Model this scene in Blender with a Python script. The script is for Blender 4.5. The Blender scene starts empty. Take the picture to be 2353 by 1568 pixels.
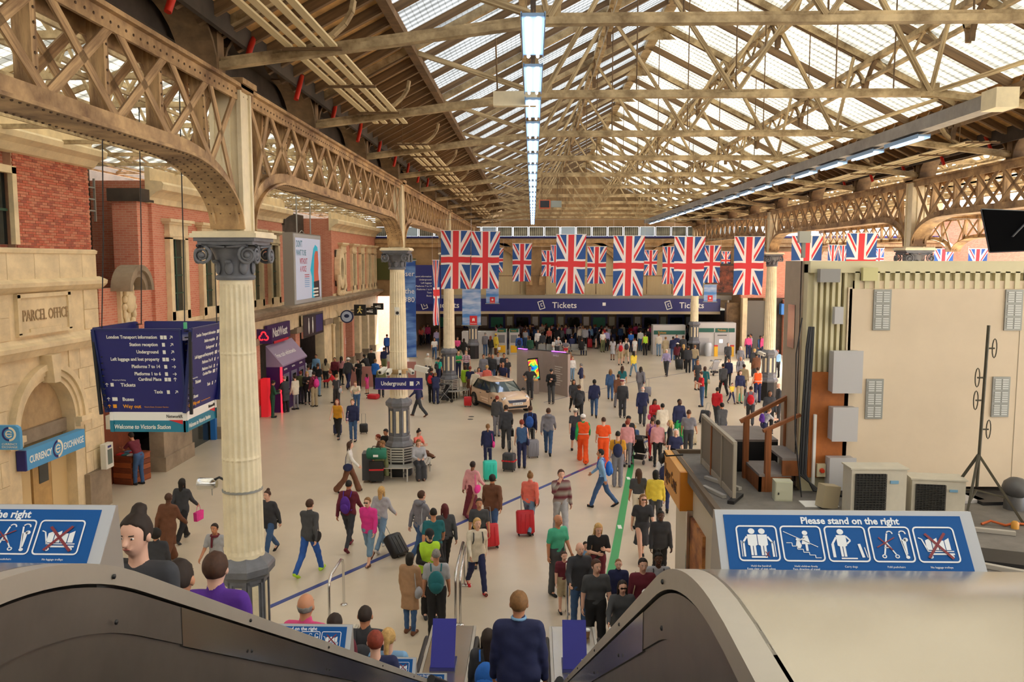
import bpy, math, random
import numpy as np
from mathutils import Vector, Matrix
random.seed(7)
SC = bpy.context.scene
COL = SC.collection
# ------------------------------------------------------------------ camera, sky, sun, exposure
EYE = 7.1
F = 1900.0
PITCH = math.atan(184 / F)
YAW = math.atan(47 / F)
cam = bpy.data.cameras.new('camera'); cam.sensor_width = 36.0; cam.lens = 36.0 * F / 2353.0
cam.clip_start = .05; cam.clip_end = 400
co = bpy.data.objects.new('camera', cam); COL.objects.link(co)
co.location = (0, 0, EYE); co.rotation_euler = (math.pi / 2 - PITCH, 0, YAW)
SC.camera = co
w = bpy.data.worlds.new('sky'); SC.world = w; w.use_nodes = True
bg = w.node_tree.nodes['Background']; bg.inputs[0].default_value = (.90, .95, 1.0, 1); bg.inputs[1].default_value = 4.6
sl = bpy.data.lights.new('sun', 'SUN'); sl.energy = 15; sl.angle = math.radians(9); sl.color = (1, .90, .74)
so = bpy.data.objects.new('sun', sl); COL.objects.link(so); so.rotation_euler = (math.radians(-22), math.radians(36), 0)
SC.view_settings.view_transform = 'Standard'; SC.view_settings.look = 'None'
SC.view_settings.gamma = 1; SC.view_settings.use_curve_mapping = False
SC.view_settings.exposure = 0.42
cy = SC.cycles
cy.use_denoising = True
cy.max_bounces = 8; cy.diffuse_bounces = 4; cy.glossy_bounces = 3; cy.transmission_bounces = 4; cy.transparent_max_bounces = 12
cy.caustics_reflective = False; cy.caustics_refractive = False; cy.sample_clamp_indirect = 6

def _ray(px, py):
    x = (px - 1176.5) / F; y = (784 - py) / F
    cp, sp = math.cos(PITCH), math.sin(PITCH)
    d = (x, cp + sp * y, -sp + cp * y)
    c, s = math.cos(YAW), math.sin(YAW)
    return Vector((d[0] * c - d[1] * s, d[0] * s + d[1] * c, d[2]))
def at_z(px, py, z=0.0):
    d = _ray(px, py); return Vector((0, 0, EYE)) + d * ((z - EYE) / d.z)
def at_y(px, py, Y):
    d = _ray(px, py); return Vector((0, 0, EYE)) + d * (Y / d.y)
def at_x(px, py, X):
    d = _ray(px, py); return Vector((0, 0, EYE)) + d * (X / d.x)

# ------------------------------------------------------------------ materials
def lin(c):
    return c / 12.92 if c <= .04045 else ((c + .055) / 1.055) ** 2.4
def rgb(h):
    if isinstance(h, str): h = int(h, 16)
    return (lin((h >> 16 & 255) / 255), lin((h >> 8 & 255) / 255), lin((h & 255) / 255), 1)
MATS = {}
def mat(name, h=0x888888, rough=.6, metal=0, var=0.0, scale=3.0, bump=0.0, bscale=40, emit=0, alpha=None, spec=.5, dark=None, stretch=None):
    if name in MATS: return MATS[name]
    m = bpy.data.materials.new(name); m.use_nodes = True
    nt = m.node_tree; b = nt.nodes['Principled BSDF']
    c = rgb(h); b.inputs['Base Color'].default_value = c
    b.inputs['Roughness'].default_value = rough; b.inputs['Metallic'].default_value = metal
    b.inputs['Specular IOR Level'].default_value = spec
    if var or bump:
        tc = nt.nodes.new('ShaderNodeTexCoord'); src = tc.outputs['Object']
        if stretch:
            mp = nt.nodes.new('ShaderNodeMapping'); mp.inputs['Scale'].default_value = stretch
            nt.links.new(src, mp.inputs[0]); src = mp.outputs[0]
    if var:
        n = nt.nodes.new('ShaderNodeTexNoise'); n.inputs['Scale'].default_value = scale; n.inputs['Detail'].default_value = 6
        n.inputs['Roughness'].default_value = .65
        r = nt.nodes.new('ShaderNodeValToRGB'); r.color_ramp.elements[0].position = .34; r.color_ramp.elements[1].position = .66
        d = rgb(dark) if dark is not None else tuple(v * (1 - var) for v in c[:3]) + (1,)
        l = tuple(min(1, v * (1 + var * .35)) for v in c[:3]) + (1,)
        r.color_ramp.elements[0].color = d; r.color_ramp.elements[1].color = l
        nt.links.new(src, n.inputs['Vector']); nt.links.new(n.outputs['Fac'], r.inputs[0]); nt.links.new(r.outputs[0], b.inputs['Base Color'])
    if bump:
        n2 = nt.nodes.new('ShaderNodeTexNoise'); n2.inputs['Scale'].default_value = bscale
        bp = nt.nodes.new('ShaderNodeBump'); bp.inputs['Strength'].default_value = bump; bp.inputs['Distance'].default_value = .01
        nt.links.new(src, n2.inputs['Vector']); nt.links.new(n2.outputs['Fac'], bp.inputs['Height']); nt.links.new(bp.outputs[0], b.inputs['Normal'])
    if emit:
        b.inputs['Emission Color'].default_value = c; b.inputs['Emission Strength'].default_value = emit
    MATS[name] = m
    return m
def wavemat(name, h, h2, scale, direction='Z', rough=.6, bump=0, dist=0):
    m = mat(name, h, rough); nt = m.node_tree; b = nt.nodes['Principled BSDF']
    tc = nt.nodes.new('ShaderNodeTexCoord'); wv = nt.nodes.new('ShaderNodeTexWave'); wv.bands_direction = direction
    wv.inputs['Scale'].default_value = scale; wv.inputs['Distortion'].default_value = dist
    r = nt.nodes.new('ShaderNodeValToRGB'); r.color_ramp.elements[0].color = rgb(h); r.color_ramp.elements[1].color = rgb(h2)
    nt.links.new(tc.outputs['Object'], wv.inputs['Vector']); nt.links.new(wv.outputs['Fac'], r.inputs[0]); nt.links.new(r.outputs[0], b.inputs['Base Color'])
    if bump:
        bp = nt.nodes.new('ShaderNodeBump'); bp.inputs['Strength'].default_value = bump; bp.inputs['Distance'].default_value = .02
        nt.links.new(wv.outputs['Fac'], bp.inputs['Height']); nt.links.new(bp.outputs[0], b.inputs['Normal'])
    return m

# ------------------------------------------------------------------ mesh building
class MB:
    def __init__(s): s.v = []; s.f = []; s.m = []; s.sm = []
    def add(s, vs, fs, mi=0, smooth=False):
        o = len(s.v); s.v += [tuple(v) for v in vs]
        for f in fs: s.f.append(tuple(i + o for i in f)); s.m.append(mi); s.sm.append(smooth)
        return s
    def quad(s, a, b, c, d, mi=0): return s.add([a, b, c, d], [(0, 1, 2, 3)], mi)
    def box(s, c, d, mi=0, M=None):
        x, y, z = d[0] / 2, d[1] / 2, d[2] / 2
        vs = [Vector((i * x, j * y, k * z)) for i in (-1, 1) for j in (-1, 1) for k in (-1, 1)]
        if M is not None: vs = [M @ v for v in vs]
        vs = [v + Vector(c) for v in vs]
        return s.add(vs, [(0, 1, 3, 2), (4, 6, 7, 5), (0, 4, 5, 1), (2, 3, 7, 6), (0, 2, 6, 4), (1, 5, 7, 3)], mi)
    def bx(s, x0, x1, y0, y1, z0, z1, mi=0):
        return s.box(((x0 + x1) / 2, (y0 + y1) / 2, (z0 + z1) / 2), (abs(x1 - x0), abs(y1 - y0), abs(z1 - z0)), mi)
    def beam(s, a, b, w, h, up=(0, 0, 1), mi=0):
        a = Vector(a); b = Vector(b); d = b - a; L = d.length; d.normalize(); u = Vector(up)
        sd = d.cross(u)
        if sd.length < 1e-4: sd = d.cross(Vector((1, 0, 0)))
        sd.normalize(); u = sd.cross(d)
        vs = [a + sd * (i * w / 2) + u * (j * h / 2) + d * (k * L) for k in (0, 1) for i in (-1, 1) for j in (-1, 1)]
        return s.add(vs, [(0, 1, 3, 2), (4, 6, 7, 5), (0, 4, 5, 1), (2, 3, 7, 6), (0, 2, 6, 4), (1, 5, 7, 3)], mi)
    def tube(s, pts, r, n=8, mi=0, cap=True, smooth=True):
        pts = [Vector(p) for p in pts]; rs = r if isinstance(r, (list, tuple)) else [r] * len(pts)
        rings = []; prev = None
        for i, p in enumerate(pts):
            t = (pts[min(i + 1, len(pts) - 1)] - pts[max(i - 1, 0)]).normalized()
            if prev is None:
                a = t.orthogonal().normalized()
            else:
                a = prev - t * prev.dot(t)
                a = a.normalized() if a.length > 1e-5 else t.orthogonal().normalized()
            prev = a; b = t.cross(a)
            rings.append([p + (a * math.cos(k * 2 * math.pi / n) + b * math.sin(k * 2 * math.pi / n)) * rs[i] for k in range(n)])
        vs = [v for q in rings for v in q]; fs = []
        for i in range(len(pts) - 1):
            for k in range(n):
                fs.append((i * n + k, i * n + (k + 1) % n, (i + 1) * n + (k + 1) % n, (i + 1) * n + k))
        s.add(vs, fs, mi, smooth)
        if cap:
            s.add(rings[0], [tuple(range(n))[::-1]], mi); s.add(rings[-1], [tuple(range(n))], mi)
        return s
    def lathe(s, prof, n=16, c=(0, 0, 0), mi=0, smooth=True, rot=0.0, M=None):
        vs = []; fs = []
        for r, z in prof:
            for k in range(n):
                a = rot + k * 2 * math.pi / n; vs.append(Vector((r * math.cos(a), r * math.sin(a), z)))
        if M is not None: vs = [M @ v for v in vs]
        vs = [v + Vector(c) for v in vs]
        for i in range(len(prof) - 1):
            for k in range(n): fs.append((i * n + k, i * n + (k + 1) % n, (i + 1) * n + (k + 1) % n, (i + 1) * n + k))
        s.add(vs, fs, mi, smooth)
        s.add(vs[:n], [tuple(range(n))[::-1]], mi); s.add(vs[-n:], [tuple(range(n))], mi)
        return s
    def prism(s, poly, off, mi=0, smooth=False):
        """poly: list of 3d points, extruded by the vector off"""
        n = len(poly); P = [Vector(p) for p in poly]; o = Vector(off)
        s.add(P + [p + o for p in P], [tuple(range(n))[::-1], tuple(range(n, 2 * n))], mi)
        s.add(P + [p + o for p in P], [(k, (k + 1) % n, n + (k + 1) % n, n + k) for k in range(n)], mi, smooth)
        return s
    def ell(s, c, r, n=10, m=6, mi=0, M=None):
        vs = []; fs = []
        for i in range(m + 1):
            t = math.pi * i / m
            for k in range(n):
                a = 2 * math.pi * k / n
                vs.append(Vector((r[0] * math.sin(t) * math.cos(a), r[1] * math.sin(t) * math.sin(a), r[2] * math.cos(t))))
        if M is not None: vs = [M @ v for v in vs]
        vs = [v + Vector(c) for v in vs]
        for i in range(m):
            for k in range(n): fs.append((i * n + k, (i + 1) * n + k, (i + 1) * n + (k + 1) % n, i * n + (k + 1) % n))
        return s.add(vs, fs, mi, True)
    def mesh(s, name, mats):
        me = bpy.data.meshes.new(name); me.from_pydata(s.v, [], s.f)
        for m in (mats if isinstance(mats, (list, tuple)) else [mats]): me.materials.append(m)
        me.polygons.foreach_set('material_index', s.m); me.polygons.foreach_set('use_smooth', s.sm)
        me.update(); return me
    def build(s, name, mats, parent=None, loc=None, **kw):
        return link(name, s.mesh(name, mats), parent, loc, **kw)
def link(name, data, parent=None, loc=None, rot=None, scale=None, label=None, cat=None, group=None, kind=None, M=None):
    o = bpy.data.objects.new(name, data); COL.objects.link(o)
    if parent is not None: o.parent = parent
    if M is not None: o.matrix_basis = M
    if loc is not None: o.location = loc
    if rot is not None: o.rotation_euler = rot
    if scale is not None: o.scale = scale
    return tag(o, label, cat, group, kind)
def tag(o, label=None, cat=None, group=None, kind=None):
    if label: o['label'] = label
    if cat: o['category'] = cat
    if group: o['group'] = group
    if kind: o['kind'] = kind
    return o
def empty(name, loc=(0, 0, 0), rz=0.0, label=None, cat=None, group=None, kind=None, M=None):
    o = bpy.data.objects.new(name, None); COL.objects.link(o); o.empty_display_size = .1
    if M is not None: o.matrix_basis = M
    else: o.location = loc; o.rotation_euler = (0, 0, rz)
    return tag(o, label, cat, group, kind)
ORD = 'first second third fourth fifth sixth seventh eighth ninth tenth eleventh twelfth thirteenth fourteenth fifteenth sixteenth seventeenth eighteenth nineteenth twentieth twenty-first twenty-second twenty-third'.split()
def copy_tree(o, parent=None, kids=None):
    if kids is None:
        kids = {}
        for q in COL.objects:
            if q.parent: kids.setdefault(q.parent.name, []).append(q)
    c = o.copy(); COL.objects.link(c); c.parent = parent
    for ch in kids.get(o.name, []): copy_tree(ch, c, kids)
    return c
UNIT = {}
def unit_box(m):
    if m.name not in UNIT:
        UNIT[m.name] = MB().box((0, 0, 0), (1, 1, 1)).mesh('piece_' + m.name, m)
    return UNIT[m.name]
def pbox(name, m, parent, c, d, rz=0.0, **kw):
    """one box-shaped piece, sharing mesh data"""
    return link(name, unit_box(m), parent, M=Matrix.Translation(c) @ Matrix.Rotation(rz, 4, 'Z') @ Matrix.Diagonal((*d, 1)), **kw)
def pbeam(name, m, parent, a, b, wd, h, up=(0, 0, 1), **kw):
    a = Vector(a); b = Vector(b); d = b - a; L = d.length; d.normalize(); sd = d.cross(Vector(up))
    if sd.length < 1e-4: sd = d.cross(Vector((1, 0, 0)))
    sd.normalize(); u = sd.cross(d)
    R = Matrix((sd, d, u)).transposed().to_4x4()
    return link(name, unit_box(m), parent, M=Matrix.Translation((a + b) / 2) @ R @ Matrix.Diagonal((wd, L, h, 1)), **kw)
_txt = {}
def text(name, body, size, m, parent=None, M=None, align='LEFT', depth=.004, bold=0.0, shear=0, width=1.0, **kw):
    """lettering in the local xy plane, facing +z"""
    key = (body, size, m.name, align, depth, bold, shear, width)
    if key not in _txt:
        cu = bpy.data.curves.new(name, 'FONT'); cu.body = body; cu.size = size; cu.extrude = depth; cu.offset = bold
        cu.align_x = align; cu.shear = shear; cu.resolution_u = 2
        t = bpy.data.objects.new('tmp', cu); COL.objects.link(t)
        bpy.context.view_layer.update()
        me = bpy.data.meshes.new_from_object(t.evaluated_get(bpy.context.evaluated_depsgraph_get()))
        bpy.data.objects.remove(t); bpy.data.curves.remove(cu)
        if width != 1.0:
            for v in me.vertices: v.co.x *= width
        me.materials.clear(); me.materials.append(m); _txt[key] = me
    return link(name, _txt[key], parent, M=M, **kw)
def face_frame(o, right, up):
    """matrix with local x along right, y along up, z out of the face, at the origin o"""
    r = Vector(right).normalized(); u = Vector(up); u = (u - r * u.dot(r)).normalized(); n = r.cross(u)
    M = Matrix((r, u, n)).transposed().to_4x4(); M.translation = Vector(o); return M
# ------------------------------------------------------------------ palette of the building
cream = mat('cream_paint', 0xf0e2c0, .5, var=.16, scale=2.2, bump=.15)
iron = mat('girder_paint', 0xc4a376, .6, var=.45, scale=1.6, bump=.2, dark=0x6b4d33)
ironlt = mat('truss_paint', 0xc7b189, .6, var=.45, scale=2.0, bump=.2, dark=0x77603f)
irondk = mat('dark_rafter_paint', 0x7d6244, .7, var=.5, scale=2.5)
rivetm = mat('rivet_paint', 0x5a4430, .6)
greyp = mat('grey_pedestal_paint', 0x6f7178, .45, var=.25, scale=4)
blackm = mat('black_iron', 0x1f1f22, .5, var=.3)
boardm = mat('roof_board_paint', 0xc89a5e, .7, var=.45, scale=1.2, stretch=(1, 6, 1))
stone = mat('cream_stone', 0xe8d3ab, .75, var=.22, scale=1.4, bump=.25, bscale=30)
stonedk = mat('weathered_stone', 0x9c8a74, .8, var=.35, scale=1.3, bump=.3)
darkwall = mat('dark_brown_wall', 0x4a4038, .85, var=.5, scale=1.2)  # dark mottled brown for recess backs, gutter troughs and the upper wall
mortar = mat('mortar', 0xc9a487, .85, var=.2)
bricks = [mat('brick_%s' % n, h, .8, var=.25, scale=9, bump=.2) for n, h in (('red', 0xc4684e), ('rose', 0xd08468), ('dark', 0xa85a46))]
glassd = mat('dark_glass', 0x20282a, .08, spec=.8)
glassg = mat('green_glass', 0x3c5a50, .1, spec=.8)
steel = mat('stainless_steel', 0xc4bdb0, .24, metal=.9, var=.08, scale=1.5)
steelb = mat('bright_steel', 0xd5d5d5, .16, metal=1)
navy = mat('navy_sign', 0x1b1f6e, .4)
white = mat('white_print', 0xf2f2ee, .5)
yellowp = mat('yellow_print', 0xf3a52a, .5)
def brickmat(name, c1, c2, c3, sc=1.0):
    m = mat(name, c1, .8); nt = m.node_tree; b = nt.nodes['Principled BSDF']
    tc = nt.nodes.new('ShaderNodeTexCoord'); mp = nt.nodes.new('ShaderNodeMapping'); mp.inputs['Rotation'].default_value = (math.radians(90), 0, math.radians(90))
    sx = nt.nodes.new('ShaderNodeSeparateXYZ'); cx = nt.nodes.new('ShaderNodeCombineXYZ'); ad = nt.nodes.new('ShaderNodeMath'); ad.operation = 'ADD'
    nt.links.new(tc.outputs['Object'], sx.inputs[0]); nt.links.new(sx.outputs[0], ad.inputs[0]); nt.links.new(sx.outputs[1], ad.inputs[1])
    nt.links.new(ad.outputs[0], cx.inputs[0]); nt.links.new(sx.outputs[2], cx.inputs[1])
    bt = nt.nodes.new('ShaderNodeTexBrick'); bt.inputs['Scale'].default_value = sc
    bt.inputs['Brick Width'].default_value = .23; bt.inputs['Row Height'].default_value = .075; bt.inputs['Mortar Size'].default_value = .008
    bt.inputs['Color1'].default_value = rgb(c1); bt.inputs['Color2'].default_value = rgb(c2); bt.inputs['Mortar'].default_value = rgb(c3)
    nt.links.new(cx.outputs[0], bt.inputs['Vector']); nt.links.new(bt.outputs[0], b.inputs['Base Color'])
    bp = nt.nodes.new('ShaderNodeBump'); bp.inputs['Strength'].default_value = .3; bp.inputs['Distance'].default_value = .01; bp.invert = True
    nt.links.new(bt.outputs['Fac'], bp.inputs['Height']); nt.links.new(bp.outputs[0], b.inputs['Normal'])
    return m
brickw = brickmat('brickwork', 0xc6725a, 0xd28a70, 0xd0a890)

# ------------------------------------------------------------------ floor
floorm = mat('terrazzo_floor', 0xd2c4ae, .3, var=.10, scale=.35, spec=.4)
MB().bx(-16, 40, -2, 90, -.1, 0).build('floor', floorm, kind='structure', label='pale polished concourse floor')
def strip(name, pts, wd, m, label, zz=.004):
    mb = MB()
    for (a, b) in zip(pts[:-1], pts[1:]):
        mb.beam(Vector(a) + Vector((0, 0, zz)), Vector(b) + Vector((0, 0, zz)), wd, .006)
    return mb.build(name, m, label=label, cat='floor line')
bluel = mat('blue_floor_tape', 0x2b3f86, .4); redl = mat('red_floor_tape', 0xa03048, .4); greenl = mat('green_floor_tape', 0x2fa05a, .4)
P0, P1 = at_z(598, 1405), at_z(1592, 968)
o = strip('floor_line', [P0, P1], .13, bluel, 'blue line taped diagonally across the floor past the pedestal')
mb = MB(); d = (P1 - P0)
for k in range(9):
    a = P0 + d * (.52 + k * .04); mb.beam(a + Vector((0, 0, .009)), a + d * .018 + Vector((0, 0, .009)), .06, .004)
q = mb.build('red_stripe', redl, o); q['kind'] = 'stuff'
o = strip('floor_line', [at_z(1398, 1345), at_z(1412, 1280), at_z(1450, 1070), at_z(1452, 1030)], .2, greenl, 'green line taped along the floor towards the escalators')
for py in (1212, 1100):
    c = at_z(1424 if py > 1200 else 1444, py)
    pbox('white_mark', white, o, c + Vector((0, 0, .009)), (.1, .3, .004))
strip('floor_line', [at_z(1250, 925), at_z(1480, 872), at_z(1700, 838)], .05, mat('thin_grey_tape', 0x6a6a80, .5), 'thin grey line crossing the far concourse floor')
for k, (px, py) in enumerate(((1083, 958), (1081, 964))):
    c = at_z(px, py); MB().lathe([(.13, 0), (.13, .006)], 12, c).build('floor_cover', mat('cover', 0x4a4a4a, .5), label='small dark round access cover in floor, %s of two' % ('farther' if k == 0 else 'nearer'), cat='cover')
# sunlit gap markings are light only: no geometry

# ------------------------------------------------------------------ columns
def octring(r): return r / math.cos(math.pi / 8)
def make_column():
    root = empty('column', (0, 0, 0))
    MB().lathe([(octring(.40), 0), (octring(.40), .98)], 8, smooth=False, rot=math.pi / 8).build('base_drum', blackm, root)
    mb = MB(); R8 = math.pi / 8
    mb.lathe([(octring(.42), .95), (octring(.45), 1.02), (octring(.41), 1.12), (octring(.35), 1.18), (octring(.35), 1.30), (octring(.31), 1.36), (octring(.31), 2.28)], 8, smooth=False, rot=R8)
    for k in range(8):                                          # raised frame round each panel
        a = k * math.pi / 4; n = Vector((math.cos(a), math.sin(a), 0)); t = Vector((-n.y, n.x, 0)); hw = .31 * math.tan(R8)
        for s in (-1, 1): mb.beam(n * .318 + t * (s * (hw - .02)) + Vector((0, 0, 1.36)), n * .318 + t * (s * (hw - .02)) + Vector((0, 0, 2.28)), .035, .03, up=n)
        for z in (1.38, 2.25): mb.beam(n * .318 - t * hw + Vector((0, 0, z)), n * .318 + t * hw + Vector((0, 0, z)), .05, .03, up=n)
    mb.build('pedestal', greyp, root)
    for k in range(8):
        a = k * math.pi / 4; n = Vector((math.cos(a), math.sin(a), 0)); t = Vector((-n.y, n.x, 0))
        MB().beam(n * .312 + Vector((0, 0, 1.45)), n * .312 + Vector((0, 0, 2.18)), .10, .02, up=n).build('panel', cream, root)
    MB().lathe([(octring(.32), 2.26), (octring(.36), 2.32), (octring(.41), 2.36), (octring(.42), 2.46), (octring(.40), 2.5), (octring(.32), 2.58), (.30, 2.62)], 8, smooth=False, rot=R8).build('pedestal_cap', greyp, root)
    mb = MB(); n = 20; prof = [(2.58, .30, 0), (2.66, .298, 0), (2.72, .296, .018), (3.0, .295, .022), (4.1, .285, .022), (4.13, .287, .008), (4.17, .285, .022), (5.7, .262, .022), (5.73, .264, .008), (5.76, .262, .022), (6.70, .240, .02), (6.76, .238, 0), (6.84, .238, 0)]
    vs = []; fs = []; N = n * 6
    for z, r, dp in prof:
        for k in range(N):
            a = k * 2 * math.pi / N; ph = (k % 6) / 6
            g = dp * max(0, math.sin(math.pi * min(1, max(0, (ph - .08) / .84)))) if dp else 0
            vs.append((math.cos(a) * (r - g), math.sin(a) * (r - g), z))
    for i in range(len(prof) - 1):
        for k in range(N): fs.append((i * N + k, i * N + (k + 1) % N, (i + 1) * N + (k + 1) % N, (i + 1) * N + k))
    mb.add(vs, fs); mb.build('fluted_shaft', cream, root)
    mb = MB()
    mb.lathe([(.27, 6.82), (.285, 6.85), (.285, 6.88), (.25, 6.90), (.25, 7.05), (.30, 7.2), (.36, 7.32)], 20)
    for k in range(8):                                          # leaves
        a = k * math.pi / 4; M = Matrix.Rotation(a, 3, 'Z')
        mb.ell(M @ Vector((.265, 0, 7.0)), (.03, .07, .10), 8, 6, M=M); mb.ell(M @ Vector((.30, 0, 7.09)), (.045, .05, .03), 8, 5, M=M)
    mb.build('capital', greyp, root)
    mb = MB(); mb.box((0, 0, 7.36), (.80, .80, .06)); mb.box((0, 0, 7.41), (.88, .88, .05))
    mb.build('abacus', greyp, root)
    MB().box((0, 0, 7.465), (.96, .96, .06)).box((0, 0, 7.51), (.90, .9, .03)).build('abacus_slab', cream, root)
    for k in range(4):
        a = k * math.pi / 2; M = Matrix.Rotation(a, 3, 'Z')
        for s in (-1, 1):
            pts = []; rs = []
            for i in range(30):                                 # rolled spiral in the face plane
                th = i / 29 * 4.6 * math.pi; rr = .135 * (1 - i / 34)
                pts.append(M @ Vector((s * (.33 - rr * math.sin(-th * 1.0 + .0) * 0 + rr * math.cos(th + math.pi / 2)), -.43, 7.185 + rr * math.sin(th + math.pi / 2))))
                rs.append(.026 * (1 - i / 45))
            pts.insert(0, M @ Vector((0.02 * s, -.36, 7.30))); rs.insert(0, .02)
            m2 = MB(); m2.tube(pts, rs, 6); m2.ell(M @ Vector((s * .33, -.42, 7.185)), (.05, .05, .05), 8, 5)
            m2.build('volute', greyp, root)
    return root
KX, RX = -4.42, 12.1
col0 = make_column()
cols = [(KX, 12.25, 'nearest cream fluted column with grey pedestal, left row'), (KX, 27.0, 'second fluted column of left row, with ring bench and hanging sign'), (KX + .1, 42.6, 'third fluted column of left row behind the big flags'), (RX, 42.3, 'cream fluted column at right with ring of dark base, beyond container'), (RX, 62.0, 'far right fluted column between the ticket machines'), (KX + .1, 60.0, 'farthest fluted column of left row')]
for i, (x, y, lb) in enumerate(cols):
    c = col0 if i == 0 else copy_tree(col0)
    c.location = (x, y, 0); tag(c, lb, 'column', None, 'structure')
# ------------------------------------------------------------------ lattice girders carried by the columns
def girder(X, y0, y1, br0, br1, label, dense=True, planes=(-.17, .17), rivets=False, z1=9.6, zb=8.42, nb=None):
    root = empty('lattice_girder', (X, y0, 0), label=label, cat='girder', kind='structure'); L = y1 - y0
    nb = nb or max(2, round(L / 1.22)); R = 2.25
    def soffit(t):                                              # height of the underside at distance t
        z = zb
        for on, q in ((br0, t), (br1, L - t)):
            if on and q < R:
                u = 1 - max(0, (q - .25)) / (R - .25); z = min(z, 7.56 + (zb - 7.56) * math.sqrt(max(0, 1 - u * u)))
        return z
    ts = [i * L / 60 for i in range(61)]
    if br0: ts += [.25 + k * .04 for k in range(8)] + [.6, .75, .9]
    if br1: ts += [L - .25 - k * .04 for k in range(8)] + [L - .6, L - .75, L - .9]
    ts = sorted(t for t in set(ts) if (not br0 or t >= .25) and (not br1 or t <= L - .25))
    mb = MB()
    for a, b in zip(ts[:-1], ts[1:]): mb.beam((0, a, soffit(a)), (0, b, soffit(b)), .50, .035, up=(0, 0, 1) if abs(soffit(b) - soffit(a)) < (b - a) * 3 else (0, 1, 0))
    mb.build('bottom_flange', iron, root)
    mb = MB()
    for p in planes:
        for a, b in zip(ts[:-1], ts[1:]): mb.beam((p, a, soffit(a) + .09), (p, b, soffit(b) + .09), .03, .16)
    mb.build('bottom_chord', iron, root)
    mb = MB().bx(-.26, .26, 0, L, z1 - .03, z1 + .02)
    for p in planes: mb.bx(p - .02, p + .02, 0, L, z1 - .2, z1 - .02)
    mb.build('top_flange', iron, root)
    ys = [i * L / nb for i in range(nb + 1)]
    for i, y in enumerate(ys):
        zb_ = soffit(y)
        if 0 < i < nb:
            lean = 0
            if br0 and y < R: lean = -.45 * (1 - y / R)
            if br1 and L - y < R: lean = .45 * (1 - (L - y) / R)
            pbeam('upright', iron, root, (0, y + lean, zb_ if not lean else soffit(max(.26, min(L - .26, y + lean))) + .05), (0, y, z1 - .03), .17, .09, up=(0, 1, 0))
        if i < nb:
            y2 = ys[i + 1]
            for p in planes:
                for (za, zc) in ((0, 1), (1, 0)):
                    A = (p, max(y, .26 if br0 else 0), (soffit(max(y, .26)) + .12) if za == 0 else z1 - .1)
                    B = (p, min(y2, L - .26 if br1 else L), (soffit(min(y2, L - .26)) + .12) if zc == 0 else z1 - .1)
                    pbeam('brace', iron, root, A, B, .025, .11, up=(0, 0, 1))
    if rivets:
        mb = MB()
        for t in [j * .11 for j in range(int(L / .11))]:
            if (br0 and t < .3) or (br1 and t > L - .3): continue
            z = soffit(t)
            for dx in ((-.2, .2) if abs(z - zb) < .01 else (-.2, -.07, .07, .2)):
                mb.ell((dx, t, z - .022), (.017, .017, .012), 6, 3)
        for t in [j * .16 for j in range(int(L / .16))]:
            for s in (-1, 1):
                mb.ell((s * .195, t, z1 - .12), (.01, .017, .017), 6, 3)
        for y in ys[1:-1]:
            for k in range(8):
                z = soffit(y) + .1 + k * (z1 - soffit(y) - .15) / 8
                for s in (-1, 1): mb.ell((s * .09, y, z), (.01, .016, .016), 6, 3)
        q = mb.build('rivet', rivetm, root); q['kind'] = 'stuff'
    return root
def post(X, Y, label):
    r = empty('girder_post', (X, Y, 7.5), label=label, cat='post', kind='structure')
    mb = MB().bx(-.2, .2, -.2, .2, .02, 2.12)
    for s in (-1, 1):
        for t in (-1, 1): mb.bx(s * .2 - .03, s * .2 + .03, t * .2 - .03, t * .2 + .03, .02, 2.12)
    mb.bx(-.06, .06, -.225, .225, .1, 2.0)
    mb.build('post_body', cream, r)
    MB().bx(-.3, .3, -.3, .3, 2.12, 2.2).bx(-.26, .26, -.26, .26, 2.04, 2.12).build('post_cap', iron, r)
YS = [-2.6, 12.25, 27.0, 42.5, 60.0]
for i, (a, b) in enumerate(zip(YS[:-1], YS[1:])):
    girder(KX, a, b, i > 0, True, ['riveted lattice girder overhead at far left, ending on the nearest column', 'arched lattice girder from nearest column to second column', 'lattice girder between second and third columns of left row', 'far lattice girder of left row behind flags'][i], rivets=i < 2)
girder(KX, 60.0, 66, True, False, 'last short lattice girder of left row')
for y in YS[1:]: post(KX, y, 'cream panelled post above the %s left-row column' % {12.25: 'nearest', 27.0: 'second', 42.5: 'third', 60.0: 'farthest'}[y])
YR = [8.0, 26.7, 42.3, 62.0]
for i, (a, b) in enumerate(zip(YR[:-1], YR[1:])):
    girder(RX, a, b, i > 0, True, ['lattice girder at right edge above the beige container', 'lattice girder of right row between second and third posts', 'far lattice girder of right row'][i])
for y in YR[1:]: post(RX, y, 'cream post of right row, %s' % {26.7: 'above the container', 42.3: 'above column beyond container', 62.0: 'farthest'}[y])
c = copy_tree(col0); c.location = (RX, 26.7, 0); tag(c, 'fluted column mostly hidden behind the beige container', 'column', None, 'structure')
# second line of girders in the hall beyond the right row
for a, b in ((8, 26.7), (26.7, 42.3), (42.3, 62)):
    girder(RX + 9, a, b, True, True, 'lattice girder of the hall beyond, %s stretch' % {8: 'near', 26.7: 'middle', 42.3: 'far'}[a], planes=(0,), z1=9.3, zb=8.2)

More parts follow.
